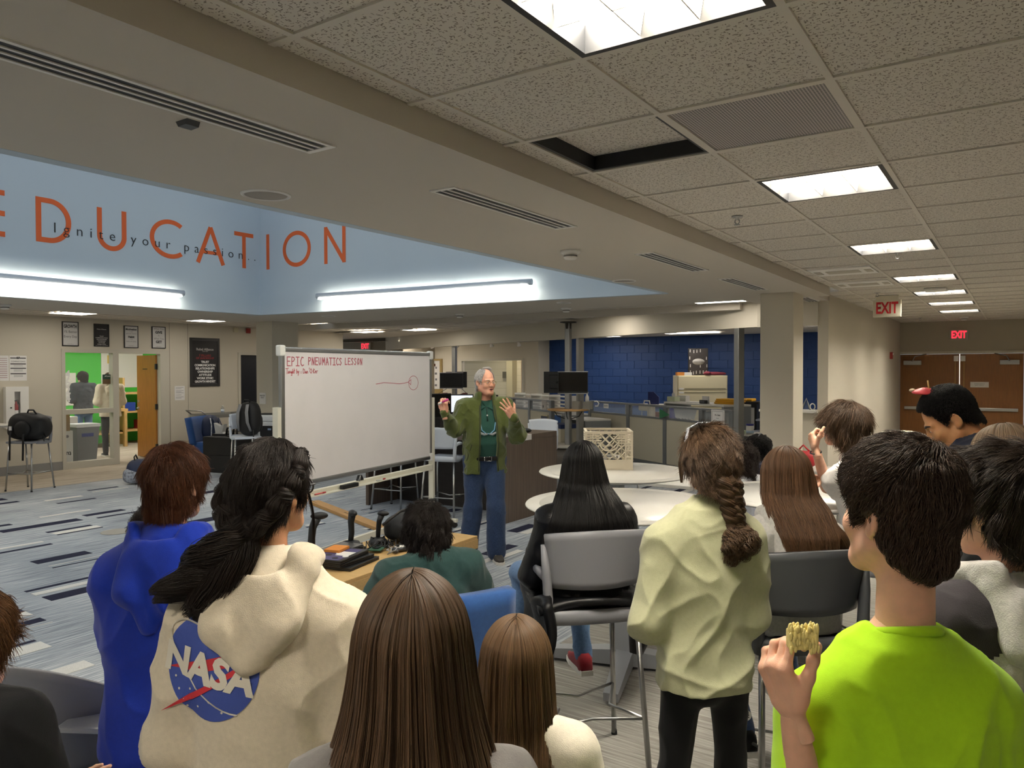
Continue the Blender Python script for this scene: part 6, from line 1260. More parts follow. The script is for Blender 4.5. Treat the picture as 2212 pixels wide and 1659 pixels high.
def short_hair(person_o, Mh, hs, m, mb_, t=(.022, .014, .016), line=None, n=6000, length=.028, lift=.35, rad=.00045, whorl=(0.02, -.06, .12), fwd=0.0, curl=0, seed=0, h=.0045, gravity=.5, clump=0.0, bumpy=.004, name='hair', bald=None):
    """cap on the skull plus strands growing from it"""
    line = line or HAIRLINE; f = Field((-.13, -.15, -.15), (.13, .15, .19), h)
    sl, P = f._sub((-1,)*3, (1,)*3); d = cranium(P); z = P[..., 2]
    top = np.clip((z-.02)/.09, 0, 1); back = np.clip(-P[..., 1]/.09, 0, 1); th = (t[1]*(1-top)+t[0]*top)*(1-back*(1-top))+t[2]*back*(1-top)
    az = np.degrees(np.arctan2(np.abs(P[..., 0]), P[..., 1])); zl = np.interp(az, *line)
    zl = zl+.006*vnoise(P*90+seed)
    d = d-th-bumpy*vnoise(P*np.array((45, 45, 30), np.float32)+seed*7)-bumpy*.6*vnoise(P*95+seed)
    cut = (zl-z)*.8; k = .012; q = np.maximum(k-np.abs(d-cut), 0)/k; d = np.maximum(d, cut)+q*q*k*.25
    if bald is not None: d = np.maximum(d, bald(P))
    f.d = d.astype(np.float32); V, F = f.mesh(1); N = normals(V, F)
    keep = cranium(V[F].mean(1)) > .001; F2 = F[keep]
    W = (V*hs)@Mh[:3, :3].T+Mh[:3, 3]
    o = np_mesh(name, W, F2, mb_, person_o)
    if n:
        rs = np.random.RandomState(seed+11); fi = F2[rs.randint(0, len(F2), n)]; w4 = rs.dirichlet((1, 1, 1, 1), n)
        p = (V[fi]*w4[..., None]).sum(1); nn = (N[fi]*w4[..., None]).sum(1); nn /= np.linalg.norm(nn, axis=1)[:, None]+1e-9
        fl = p-np.array(whorl); fl[:, 2] -= gravity*.1; fl[:, 1] += fwd*.1
        c1 = vnoise(p*28+seed)*.6; c2 = vnoise(p*28+seed+17)*.6; fl = fl/(np.linalg.norm(fl, axis=1)[:, None]+1e-9)
        fl = fl+clump*np.stack([c1, c2, c1*c2], 1)+rs.normal(0, .12, fl.shape)
        fl -= nn*(fl*nn).sum(1)[:, None]; fl /= np.linalg.norm(fl, axis=1)[:, None]+1e-9
        K = 5; L = length*rs.uniform(.6, 1.15, n); u = np.linspace(0, 1, K); li = lift*rs.uniform(.3, 1.3, n)
        S_ = p[:, None]-nn[:, None]*.006+fl[:, None]*(L[:, None]*u)[..., None]+nn[:, None]*(.008*(u>0)+L[:, None]*li[:, None]*(u-u*u*.9))[..., None]
        if curl:
            ph = rs.uniform(0, 6, n)[:, None]; S_ += curl*np.stack([np.sin(ph+u*9), np.cos(ph+u*9), np.sin(ph*2+u*8)], -1)*u[None, :, None]
        S_[..., 2] -= (gravity*.25*L[:, None]*u**2)
        S_ = (S_*hs)@Mh[:3, :3].T+Mh[:3, 3]; r = rad*hs*np.array([1, 1, .95, .8, .25])
        strands('hair_strands', S_, r, m, o)
    return o
def long_hair(person_o, Mh, hs, m, mb_, prof, n=9000, part=0.0, seed=0, K=22, rad=.0006, open_face=58, wave=.004, tips=.05, back=0.0, drape=None, name='hair', part_y=(-.05, .085), jitter=.012, clump=.012):
    """prof: rows (z, half width, half depth, y offset) in head space below the equator; hair falls from a centre part"""
    pr = np.array(prof); rs = np.random.RandomState(seed+3)
    c0 = A3(0, -.012, .045); R0 = A3(.074, .096, .088)+.016; zeq = .03
    def path(phi, u, inset, zend, py):
        """phi from the front (0) round to the back (180), signed by side; u 0..1 -> head-space point"""
        s_ = np.sign(phi); a = np.radians(np.abs(phi)); up_ = np.clip(u/.32, 0, 1); dn = np.clip((u-.32)/.68, 0, 1)
        # over the skull from the parting to the equator
        e = np.stack([s_*np.sin(a), np.cos(a), 0*a], -1); tz = np.stack([part+.012*s_, py, np.ones_like(a)], -1)
        w_ = np.sin(up_*PI/2)[..., None]; q = tz*(1-w_)+e*w_*1.0; q[..., 2] = np.maximum(q[..., 2], (zeq-c0[2])/R0[2]*w_[..., 0]); q /= np.linalg.norm(q, axis=-1)[..., None]
        P = c0+q*(R0-inset[..., None])
        z = P[..., 2]*(dn == 0)+(zeq+(zend-zeq)*dn)*(dn > 0)
        hw = np.interp(-z, -pr[:, 0], pr[:, 1]); hd = np.interp(-z, -pr[:, 0], pr[:, 2]); yo = np.interp(-z, -pr[:, 0], pr[:, 3])
        D = np.stack([s_*np.sin(a)*(hw-inset), yo+np.cos(a)*(hd-inset), z], -1)
        bl = np.clip((u-.26)/.14, 0, 1)[..., None]; bl = bl*bl*(3-2*bl)
        return P*(1-bl)+D*bl
    def warp(P, dn):
        if drape is not None: P = drape(P, dn)
        return P
    NU, NV = 64, 40; ph = np.concatenate([np.linspace(-open_face, -180, NU//2), np.linspace(180, open_face, NU//2)])
    u = np.linspace(0, 1, NV); PH, U = np.meshgrid(ph, u, indexing='ij'); zl = pr[-1, 0]
    py = np.interp(np.abs(PH), [open_face, 180], [part_y[1], part_y[0]])*10
    G = path(PH, U, .010+0*U+.004*vnoise(np.stack([PH*.35, U*2, 0*U+seed], -1)), zl+.02, py*.6)
    G = warp(G, U); V = G.reshape(-1, 3); F = np.array([(i*NV+j, (i+1)*NV+j, (i+1)*NV+j+1, i*NV+j+1) for i in range(NU-1) for j in range(NV-1)])
    W = (V*hs)@Mh[:3, :3].T+Mh[:3, 3]; o = np_mesh(name, W, F, mb_, person_o)
    phi = rs.uniform(open_face-6, 180, n)*np.sign(rs.normal(size=n)); u = np.linspace(0, 1, K)
    cl = vnoise(np.stack([phi*.18, 0*phi, 0*phi+seed], -1)); cl2 = vnoise(np.stack([phi*.5, 0*phi+3, 0*phi+seed], -1))
    ins = rs.uniform(-.002, jitter, n)+clump*np.clip(cl, -1, 1)*.5+clump*.35*cl2
    zend = zl+tips*(rs.rand(n)**2)*1.0+.03*cl*tips*10; PH = np.repeat(phi[:, None], K, 1); U = np.repeat(u[None], n, 0)
    PH = PH+(rs.normal(0, 2.5, n)[:, None]+9*cl2[:, None]*.4)*U**1.5
    py = np.interp(np.abs(PH), [open_face, 180], [part_y[1], part_y[0]])*10
    P = path(PH, U, np.repeat(ins[:, None], K, 1)*np.clip(U*3, .25, 1), np.repeat(zend[:, None], K, 1), py*.6)
    wv = rs.uniform(0, 6, n)[:, None]; dn = np.clip((U-.3)/.7, 0, 1)
    P += wave*dn[..., None]*np.stack([np.sin(wv*.3+cl[:, None]*5+U*11), np.cos(wv*.4+cl2[:, None]*4+U*9), 0*U], -1)
    P = warp(P, U); P = (P*hs)@Mh[:3, :3].T+Mh[:3, 3]; r = rad*hs*np.interp(u, [0, .1, .85, 1], [.7, 1, .9, .25])
    strands('hair_strands', P, r, m, o); return o
def tuft(parent, pts, rr, m, mb_, n=500, name='lock', seed=0, rad=.0006, curl=.0, spread=1.05, K=16, twist=0., fray=0.):
    """lock of hair along a curve: core tube plus strands round it (body space)"""
    pts = np.array(pts, float); s_ = np.linspace(0, 1, len(pts)); u = np.linspace(0, 1, K)
    C = np.stack([np.interp(u, s_, pts[:, i]) for i in range(3)], 1)
    for _ in range(2): C[1:-1] = (C[:-2]+2*C[1:-1]+C[2:])/4
    R_ = np.interp(u, np.linspace(0, 1, len(rr)), rr)
    mbb = MB(); mbb.tube([tuple(c) for c in C], [max(.001, r*.9) for r in R_], 12); o = mbb.build(name, mb_, parent)
    T_ = np.gradient(C, axis=0); T_ /= np.linalg.norm(T_, axis=1)[:, None]+1e-9; ref = A3(.3, .2, 1) if abs(T_[0][2]) < .8 else A3(1, .2, .1)
    A = np.cross(T_, ref); A /= np.linalg.norm(A, axis=1)[:, None]+1e-9; B_ = np.cross(T_, A)
    rs = np.random.RandomState(seed); th = rs.uniform(0, 2*PI, n); q = .86+rs.uniform(0, spread-.8, n)
    ang = th[:, None]+twist*u[None]; fr = 1+fray*rs.rand(n)[:, None]*u[None]**2
    P = C[None]+(A[None]*np.cos(ang)[..., None]+B_[None]*np.sin(ang)[..., None])*(R_[None]*q[:, None]*fr)[..., None]
    if curl: ph = rs.uniform(0, 6, n)[:, None]; P = P+curl*np.stack([np.sin(ph+u*14), np.cos(ph+u*13), np.sin(ph*1.7+u*12)], -1)*u[None, :, None]
    strands('hair_strands', P, rad*np.interp(u, [0, .1, .8, 1], [.8, 1, .9, .3]), m, o); return o
# ---- hands
def hand_field(h=.0028, curl=(.5, .55, .6, .7), thumb=(.3, .5), spread=.10, hs=1.0, base=None, thumb_dir=None):
    """right hand in its own space: wrist at the origin, fingers along +z, palm faces +y, thumb on -x"""
    f = Field((-.09, -.05, -.06), (.075, .10, .2), h)
    f.cone((-.022, 0, .015), (-.026, .0, .078), .0165, .0125, .012); f.cone((0, -.001, .012), (0, -.002, .082), .018, .0125, .012); f.cone((.021, 0, .015), (.027, .0, .074), .0155, .0115, .012)
    f.ell((-.026, .010, .035), (.016, .014, .026), .012); f.ell((.022, .008, .035), (.014, .012, .03), .012); f.cone((0, 0, -.05), (0, 0, .01), .0235, .022, .02, flat=((0, 1, 0), .72))
    X = (-.029, -.0095, .0105, .029); L = ((.042, .026, .02), (.046, .030, .021), (.043, .028, .020), (.033, .021, .018)); R_ = (.0088, .0090, .0085, .0074)
    for k in range(4):
        a = 0; p = A3(X[k], -.002, .080-.005*(k == 3)-.002*(k == 0)); sx = (k-1.5)*spread*.7
        for j in range(3):
            a += curl[k]*(.85, 1.05, .7)[j]; d = A3(math.sin(sx)*math.cos(a), math.sin(a), math.cos(a)*math.cos(sx)); q = p+d*L[k][j]; r = R_[k]*(1-.09*j)
            f.cone(p, q, r, r*.92, .005 if j else .009); p = q
    a0, a1 = thumb; p = A3(-.028, .008, .022); d = A3(-.72, .25+.5*a0, .62) if thumb_dir is None else A3(*thumb_dir); d /= np.linalg.norm(d)
    for j, (l, r) in enumerate(((.040, .0125), (.031, .0105), (.026, .0098))):
        q = p+d*l; f.cone(p, q, r, r*.93, .008); p = q
        d = d+A3(.35, .35, .25)*a1; d /= np.linalg.norm(d)
    return f
def hand_mesh(pos, zdir, ydir, left=False, hs=1.0, **k):
    V, F = hand_field(**k).mesh(1); V = V*hs
    if left: V[:, 0] *= -1; F = F[:, ::-1]
    z = A3(*zdir); z /= np.linalg.norm(z); y = A3(*ydir); y -= z*(y@z); y /= np.linalg.norm(y); x = np.cross(y, z)
    return V@np.stack([x, y, z])+A3(*pos), F
def join_np(parts):
    Vs, Fs, k = [], [], 0
    for V, F in parts: Vs.append(V); Fs.append(F+k); k += len(V)
    return np.concatenate(Vs), np.concatenate(Fs)
def pose(H, seat=None, lean=.0, sw=None, spread=.10, head_fwd=.02):
    k = H/1.65; dz = 0 if seat is None else seat+.085-.515*H
    J = dict(k=k, H=H, hip=A3(0, 0, .515*H+dz), neck=A3(0, lean*.30*k, .835*H+dz), sw=sw or .168*k, zsh=.80*H+dz, seat=seat)
    J['ysh'] = lean*.27*k; J['head'] = A3(0, J['neck'][1]+head_fwd, H-.135*min(1, .88+.12*k)+dz)
    for s_, n in ((1, 'R'), (-1, 'L')):
        J['sh'+n] = A3(s_*J['sw'], J['ysh'], J['zsh']); J['el'+n] = A3(s_*(J['sw']+.045*k), J['ysh']-.03, J['zsh']-.27*k); J['wr'+n] = A3(s_*(J['sw']+.04*k), J['ysh']+.06, J['zsh']-.50*k)
        J['hp'+n] = A3(s_*.085*k, 0, J['hip'][2])
        if seat is None: J['kn'+n] = A3(s_*spread, .02, .285*H); J['an'+n] = A3(s_*spread, -.01, .06)
        else: J['kn'+n] = A3(s_*spread, .40*k, seat+.06); J['an'+n] = A3(s_*spread, .42*k, max(.07, seat+.06-.40*k))
    return J
def top_rows(J, ease=.0, hem=None, w=1.0, belly=0):
    k = J['k']; h, n = J['hip'], J['neck']; L = n[2]-h[2]; hem = h[2]-.08*k if hem is None else hem
    def cy(z): return h[1]+(n[1]-h[1])*np.clip((z-h[2])/L, -.2, 1.05)
    R_ = []
    for z, a, b_ in ((hem, .160, .115), (h[2]+.03, .158, .112), (h[2]+.30*L, .140+belly*.4, .102+belly), (h[2]+.6*L, .158, .112+belly*.4), (h[2]+.80*L, J['sw']/k*.93, .098), (h[2]+.91*L, J['sw']/k*.78, .075), (n[2]+.01, .075, .06)):
        R_.append((z, 0, cy(z), (a*k+ease)*w, b_*k+ease))
    return R_
def arm(f, J, n, r0, r1, r2, k=.02, upto=1.0, cuff=0, end=1.0):
    a, b_, c = J['sh'+n], J['el'+n], J['wr'+n]
    if upto < 1: f.cone(a, a+(b_-a)*upto, r0, r1, k); return
    f.cone(a, b_, r0, r1, k); e = b_+(c-b_)*end; f.cone(b_, e, r1, r2, k)
    if cuff: d = (c-b_)/np.linalg.norm(c-b_); f.cone(e-d*.012, e+d*.03, r2*cuff, r2*cuff*.95, .006)
def person(label, xy, phi, J, skin, head=None, hyaw=0, hpitch=0, hroll=0, hs=.95, h=.0046, top=None, tcol=None, sleeve='long', ease=.012, w=1.0, hem=None, hood=None, bottom=None, shoes='#1a1a1c', fold=None, collar='crew', hands=None, th=.0075, neck_r=.05, headkw=None, cuffs=True, group=None, belly=0, shirt_name=None, extra_top=None, neckdrop=0, legs=True, sole='#d8d5cf', handkw=None, legr=1.0, flare=1.0):
    rz = math.radians(phi-90)
    if head is not None: J['head'] = A3(*head)
    Mh = np.eye(4); Mh[:3, :3] = Rmat(hyaw, hpitch, hroll); Mh[:3, 3] = J['head']; k = J['k']
    inv = lambda p: (Mh[:3, :3].T@(A3(*p)-J['head']))/hs
    nk = J['neck']
    V, F = head_field(A3(0, -.022, -.055), inv(nk+A3(0, -.005, -.03)), neck_r, h=h, **(headkw or {})).mesh(1)
    parts = [((V*hs)@Mh[:3, :3].T+Mh[:3, 3], F)]
    lo = np.min([J[q] for q in ('shR', 'shL', 'elR', 'elL', 'wrR', 'wrL')]+[J['hip']-.2], 0)-.13; hi = np.max([J[q] for q in ('shR', 'shL', 'elR', 'elL', 'wrR', 'wrL')]+[J['hip']+.2, nk], 0)+.13
    # inner body
    fb = Field(lo, hi, .012); fb.loft([(r[0]+(.05 if i_ == 0 else 0), r[1], r[2], (r[3]-ease)*.8, (r[4]-ease)*.8) for i_, r in enumerate(top_rows(J, ease))], k=.02)
    fb.cone(nk+A3(0, 0, .03), J['shR'], .045*k, .042*k, .03).cone(nk+A3(0, 0, .03), J['shL'], .045*k, .042*k, .03)
    for n in 'LR': arm(fb, J, n, .044*k, .037*k, .025*k, .02)
    parts.append(fb.mesh(2)); hk = handkw or {}
    for n in 'LR':
        hd = (hands or {}).get(n)
        if hd is None: continue
        d = J['wr'+n]-J['el'+n]; d /= np.linalg.norm(d)
        q = dict(hd); zd = q.pop('z', d); yd = q.pop('y', (0, 1, 0)); parts.append(hand_mesh(J['wr'+n]+d*.01, zd, yd, left=(n == 'L'), hs=q.pop('hs', .98*min(1.02, k)), **q))
    Vb, Fb = join_np(parts); body = np_mesh('person', Vb, Fb, skin); body.location = (xy[0], xy[1], 0); body.rotation_euler = (0, 0, rz); tag(body, label, 'person', group)
    body_d = dict(o=body, Mh=Mh, hs=hs, J=J)
    # top garment
    f = Field(lo-.06, hi+.06, th); rows = top_rows(J, ease, hem, w, belly); f.loft(rows, k=.02)
    for n in 'LR': f.cone(nk+A3(0, -.005, .012-neckdrop), J['sh'+n]+A3(0, 0, -.002), .048*k+ease, .050*k+ease, .04)
    if sleeve == 'long':
        for n in 'LR': arm(f, J, n, .055*k+ease, .047*k+ease, .034*k+ease*.7, .03, cuff=.93 if cuffs else 0, end=.96)
    else:
        for n in 'LR': arm(f, J, n, .056*k+ease, .060*k+ease*1.4, 0, .03, upto=.72)
    if extra_top: extra_top(f, J)
    f.ell(nk+A3(0, .008, .055), (.058*hs+.004, .062*hs+.004, .055), .012, 's')
    Vt, Ft = f.mesh(2); N = normals(Vt, Ft); Vt = folds(Vt, N, fold or [(.012, (7, 7, 5), 3, 1, .4, None), (.006, (16, 16, 11), 3, 2, -.5, None)])
    garment = np_mesh(shirt_name or ('hoodie' if hood else 'shirt'), Vt, Ft, tcol, body); body_d['top'] = garment; body_d['topVF'] = (Vt, Ft)
    if collar == 'crew':
        c = nk+A3(0, .004, .012); R_ = []
        for a in np.linspace(0, 2*PI, 30, endpoint=False): R_.append(tuple(c+A3(.060*hs*math.cos(a), .062*hs*math.sin(a)-.004, .014-.020*math.sin(a)+.002)))
        MB().tube(R_, .0095, 8, closed=True).build('collar', tcol, garment)
    if hood:
        fh = Field((-.25, -.36, nk[2]-.36), (.25, .2, nk[2]+.16), .0065); hood(fh, nk, k); Vh, Fh = fh.mesh(2); Nh = normals(Vh, Fh)
        Vh = folds(Vh, Nh, [(.012, (9, 9, 7), 3, 5, .3, None), (.005, (22, 22, 14), 2, 6, -.4, None)]); body_d['hood'] = np_mesh('hood', Vh, Fh, tcol, garment)
    # trousers and shoes
    if bottom:
        lo2 = np.min([J[q] for q in ('hpR', 'hpL', 'knR', 'knL', 'anR', 'anL')], 0)-.16; hi2 = np.max([J[q] for q in ('hpR', 'hpL', 'knR', 'knL')], 0)+.16
        g = Field(lo2, hi2, .010)
        g.ell(J['hip']+A3(0, -.01, -.0), (.155*k*legr, .112*k*legr, .12*k), .03)
        for n in 'LR': g.cone(J['hp'+n], J['kn'+n], .088*k*legr, .062*k*legr, .03).cone(J['kn'+n], J['an'+n]+A3(0, 0, .02), .060*k*legr*flare**.5, .050*k*legr*flare, .02)
        Vg, Fg = g.mesh(2); Ng = normals(Vg, Fg); Vg = folds(Vg, Ng, [(.007, (12, 12, 7), 3, 4, .2, None)]); body_d['trousers'] = np_mesh('trousers', Vg, Fg, bottom, body)
        for n in 'LR': shoe(body, J['an'+n], 0, k, shoes, sole)
    return body_d
def shoe(body, an, yaw, k, col, sole='#d8d5cf', name='shoe', lace=None):
    t_ = MB(); M = Matrix.Translation((an[0], an[1], an[2]-.06)) @ Rz(yaw)
    def row(y, w_, z1): return [(-w_, y, .022), (w_, y, .022), (w_*.9, y, z1*.6+.02), (w_*.5, y, z1), (-w_*.5, y, z1), (-w_*.9, y, z1*.6+.02)]
    R_ = [row(-.075*k, .028, .075), row(-.05*k, .036, .10), (row(.0, .036, .10)), row(.05*k, .041, .078), row(.11*k, .045, .058), row(.155*k, .040, .045), row(.185*k, .02, .034)]
    V = [tuple(M @ Vector(v)) for r in R_ for v in r]; F = [(i*6+j, i*6+(j+1) % 6, (i+1)*6+(j+1) % 6, (i+1)*6+j) for i in range(6) for j in range(6)]+[tuple(range(5, -1, -1)), tuple(range(36, 42))]
    t_._add(V, F, True); o = t_.build(name, cloth_mat('shoe_'+col, col), body)
    s_ = MB(); pts = [(-.03, -.08*k), (.03, -.08*k), (.04, 0), (.048, .10*k), (.042, .165*k), (.015, .195*k), (-.015, .195*k), (-.042, .165*k), (-.048, .10*k), (-.04, 0)]
    s_._add([tuple(M @ Vector((x, y, 0.001))) for x, y in pts]+[tuple(M @ Vector((x, y, .026))) for x, y in pts], [tuple(range(9, -1, -1)), tuple(range(10, 20))]+[(i, (i+1) % 10, 10+(i+1) % 10, 10+i) for i in range(10)]); s_.build('sole', mat('sole_'+sole, sole, .6), o)
    if lace:
        l_ = MB()
        for q in range(4): l_.tube([M @ Vector((-.028, .005+.026*q*k, .092-.010*q)), M @ Vector((.028, .02+.026*q*k, .092-.011*q))], .0035, 5).tube([M @ Vector((.028, .005+.026*q*k, .092-.010*q)), M @ Vector((-.028, .02+.026*q*k, .092-.011*q))], .0035, 5)
        l_.build('laces', mat('lace_'+lace, lace, .7), o)
    return o
def hood_shape(size=1.0, drop=.20, up=.06):
    def fn(f, nk, k):
        s_ = size*k; A = []
        for a in np.linspace(0, 2*PI, 25): A.append(nk+A3(.098*s_*math.cos(a), .012+.088*s_*math.sin(a), .012+.034*(1-math.sin(a))*s_*up/.06-.02*(math.sin(a) > .6)))
        for p, q in zip(A[:-1], A[1:]): r = .027*s_; f.cone(p, q, r, r, .02)
        # pouch hanging down the back
        for a in (-1, 1):
            f.cone(nk+A3(a*.105*s_, -.055*s_, .02), nk+A3(a*.075*s_, -.125*s_, -drop*.55), .027*s_, .026*s_, .05); f.cone(nk+A3(a*.075*s_, -.125*s_, -drop*.55), nk+A3(0, -.130*s_, -drop), .026*s_, .022*s_, .05)
        f.ell(nk+A3(0, -.105*s_, -drop*.30), (.095*s_, .034*s_, drop*.55), .05)
        f.ell(nk+A3(0, -.03, .085), (.078*s_, .085*s_, .085), .03, 's')
    return fn
# lettering and emblems pressed onto cloth
def decal(name, me, obj_VF, M, m, parent, lift=.0025, maxedge=.02):
    """mesh in the x-y plane, pressed along local -z of M onto the garment (all in body space)"""
    bm = bmesh.new(); bm.from_mesh(me); bmesh.ops.triangulate(bm, faces=bm.faces)
    for _ in range(6):
        es = [e for e in bm.edges if e.calc_length() > maxedge]
        if not es: break
        bmesh.ops.subdivide_edges(bm, edges=es, cuts=1); bmesh.ops.triangulate(bm, faces=bm.faces)
    V, F = obj_VF; bv = BVHTree.FromPolygons([tuple(v) for v in V], [tuple(f) for f in F])
    dr = (M.to_3x3() @ Vector((0, 0, -1))).normalized()
    for v in bm.verts:
        p = M @ Vector((v.co.x, v.co.y, 0)); hit = bv.ray_cast(p-dr*.3, dr, .8)
        v.co = (hit[0]-dr*lift) if hit[0] else p
    out = bpy.data.meshes.new(name); bm.to_mesh(out); bm.free(); out.materials.clear(); out.materials.append(m)
    return link(name, out, parent)
def poly_mesh(pts):
    me = bpy.data.meshes.new('tmp'); me.from_pydata([(x, y, 0) for x, y in pts], [], [tuple(range(len(pts)))]); me.update(); return me
def eyes(B, m_iris='#4a3a28', lid=None, close=0):
    Mh, hs, o = B['Mh'], B['hs'], B['o']; M4 = Matrix([[*Mh[i, :3]*hs, Mh[i, 3]] for i in range(3)]+[[0, 0, 0, 1]])
    for a in (-1, 1):
        e = MB().blob((a*.032, .0785, .004), (.0125, .0125, .0085-close), M4, 16, 10).build('eye', mat('eye_white', '#d8d2ca', .2), o)
        MB().blob((a*.032+.001, .0900, .004), (.0055, .0022, .0055-close*.6), M4, 12, 8).build('iris', mat('iris_'+m_iris, m_iris, .15), e)
    return M4
def brows(B, m, M4, dz=0, thick=.0035):
    for a in (-1, 1): MB().tube([M4 @ Vector((a*.016, .096, .024+dz)), M4 @ Vector((a*.032, .092, .030+dz)), M4 @ Vector((a*.050, .078, .024+dz))], [thick*B['hs'], thick*1.2*B['hs'], thick*.6*B['hs']], 8).build('eyebrow', m, B['o'])
def lips(B, M4, col, open_=0):
    l_ = MB().tube([M4 @ Vector((-.022, .0905, -.059)), M4 @ Vector((-.008, .1015, -.0535+open_*.3)), M4 @ Vector((0, .1025, -.0545+open_*.3)), M4 @ Vector((.008, .1015, -.0535+open_*.3)), M4 @ Vector((.022, .0905, -.059))], [.0015, .0032, .0032, .0032, .0015], 8).tube([M4 @ Vector((-.022, .0905, -.060)), M4 @ Vector((0, .100, -.0655-open_)), M4 @ Vector((.022, .0905, -.060))], [.0015, .004, .0015], 8)
    l_.build('lips', mat('lips_'+col, col, .4), B['o'])
def face_to(p, q): return math.degrees(math.atan2(q[1]-p[1], q[0]-p[0]))
def base_xy(head_xy, phi, hy):
    a = math.radians(phi); return (head_xy[0]-math.cos(a)*hy, head_xy[1]-math.sin(a)*hy)
# ================================================================== the people
fair = skin_mat('skin_fair', '#dcab90'); warm = skin_mat('skin_fair_warm', '#d3a07d'); tan = skin_mat('skin_tan', '#c28d63'); dark = skin_mat('skin_dark', '#4d2d1e'); ruddy = skin_mat('skin_ruddy', '#dba38b')
jeans = cloth_mat('blue_denim', '#2f4060', 350, .4, .2); ljeans = cloth_mat('light_denim', '#5d7ba3', 350, .4, .15); blackp = cloth_mat('black_knit', '#0c0c0e', 500, .2); greyp = cloth_mat('grey_cotton', '#54565a', 400, .3)
blackc = cloth_mat('black_cotton', '#101114', 500, .25); navyc = cloth_mat('navy_cotton', '#171e33', 500, .25)
def at(px, py, D): d = rt*((px-1106)/FPX)-up*((py-829.5)/FPX)+fw; return A3(d.x*D, d.y*D, CAM_H+d.z*D)
def hm(n, c): return hair_mat(n, c), hairbase_mat(n, c)
def human(label, top, phi, zsh, skin, hs=.96, hair=.018, seat=None, hy=.04, hx=0, sw=None, H=None, seatz=None, arms=None, legs_=None, **kw):
    """top: world point of the head's crown; zsh: height of the shoulder joints"""
    if seat is None: J = pose(zsh/.80, None, sw=sw)
    else:
        J = pose(H or 1.55, seat, sw=sw); d = zsh-J['zsh']
        for q in ('neck', 'shR', 'shL', 'elR', 'elL', 'wrR', 'wrL'): J[q] = J[q]+A3(0, 0, d)
        J['zsh'] = zsh
    hz = top[2]-(.133+hair)*hs; xy = base_xy(top, phi, hy); b_ = math.radians(phi-90); xy = (xy[0]-hx*math.cos(b_), xy[1]-hx*math.sin(b_)); J['head'] = A3(hx, hy, hz); J['neck'][0] = hx*.85; J['neck'][1] = hy*.55-.01
    J['neck'][2] = min(max(hz-.185*hs, zsh+.03), zsh+.105)
    a = math.radians(90-phi); c, s_ = math.cos(a), math.sin(a)
    loc = lambda p: A3(c*(p[0]-xy[0])-s_*(p[1]-xy[1]), s_*(p[0]-xy[0])+c*(p[1]-xy[1]), p[2])
    for k_, v in (arms or {}).items(): J[k_] = loc(v) if isinstance(v, np.ndarray) else A3(*v)
    for k_, v in (legs_ or {}).items(): J[k_] = loc(v) if isinstance(v, np.ndarray) else A3(*v)
    B = person(label, xy, phi, J, skin, head=J['head'], hs=hs, **kw); B['loc'] = loc; return B
def fr(J_sw, z, e=(.05, .0, -.27), w_=(.02, .24, -.30)):
    """arms brought to the front, as offsets from the shoulder joints"""
    return dict(elR=(J_sw+e[0], e[1], z+e[2]), elL=(-J_sw-e[0], e[1], z+e[2]), wrR=(J_sw-.06+w_[0], w_[1], z+w_[2]), wrL=(-J_sw+.06-w_[0], w_[1], z+w_[2]))
HL = HAIRLINE; HLOW = ([0, 30, 55, 72, 84, 96, 112, 140, 180], [.06, .055, .02, -.03, -.02, -.015, -.06, -.088, -.095])
HNAPE = ([0, 30, 55, 72, 84, 96, 112, 140, 180], [.09, .08, .045, -.012, .012, .012, -.04, -.082, -.10])
# --- boy in the lime green shirt, right foreground
lime = cloth_mat('lime_jersey', '#a6d622', 700, .15, .03, .1)
top = at(1940, 948, 1.3); wr = at(1712, 1545, 1.19)
B = human('boy in a lime green shirt holding a bite of yellow fruit', top, 128, 1.185, fair, .90, hyaw=.30, hpitch=.02, hy=.015, sw=.150, h=.004, tcol=lime, sleeve='short', ease=.016, bottom=greyp, th=.006, neck_r=.050, neckdrop=.012,
    fold=[(.013, (6, 6, 2.6), 4, 3, .5, None), (.008, (13, 13, 6), 3, 9, -.5, None)], arms=dict(elL=at(1765, 1830, 1.22), wrL=wr, elR=(.21, .05, .95), wrR=(.16, .26, .95)),
    hands=dict(L=dict(z=(-.34, .10, .9), y=(.9, .40, .15), curl=(.80, 1.0, .95, .9), thumb=(1.0, .12), thumb_dir=(-.42, .45, .8), spread=.12, h=.0024)))
short_hair(B['o'], B['Mh'], B['hs'], *hm('hair_dark_brown', '#3c2e24'), t=(.026, .013, .010), n=16000, length=.024, lift=.85, rad=.00048, seed=1, line=HNAPE, gravity=.15, clump=.6, whorl=(.02, -.055, .13))
t = thing('fruit_piece', 'ragged piece of yellow fruit held in the fingers of the boy in lime green', 'food', at(1733, 1378, 1.15)); mb = MB(); rs = random.Random(4); mb.box((-.022, -.011, -.016), (.022, .011, .013), bevel=.004)
for _ in range(46): x, y = rs.uniform(-.021, .021), rs.uniform(-.01, .01); mb.blob((x, y, .010+rs.uniform(-.003, .006)), (.0035, .0035, .006+.004*rs.random()), seg=7, rings=5)
for _ in range(30): x, z = rs.uniform(-.022, .022), rs.uniform(-.016, .01); mb.blob((x, -.011, z), (.003, .003, .007), seg=7, rings=5)
mb.build('flesh', mat('pineapple', '#ecd98a', .45, noise=.2, nscale=90), t).rotation_euler = (0, 0, YAW)
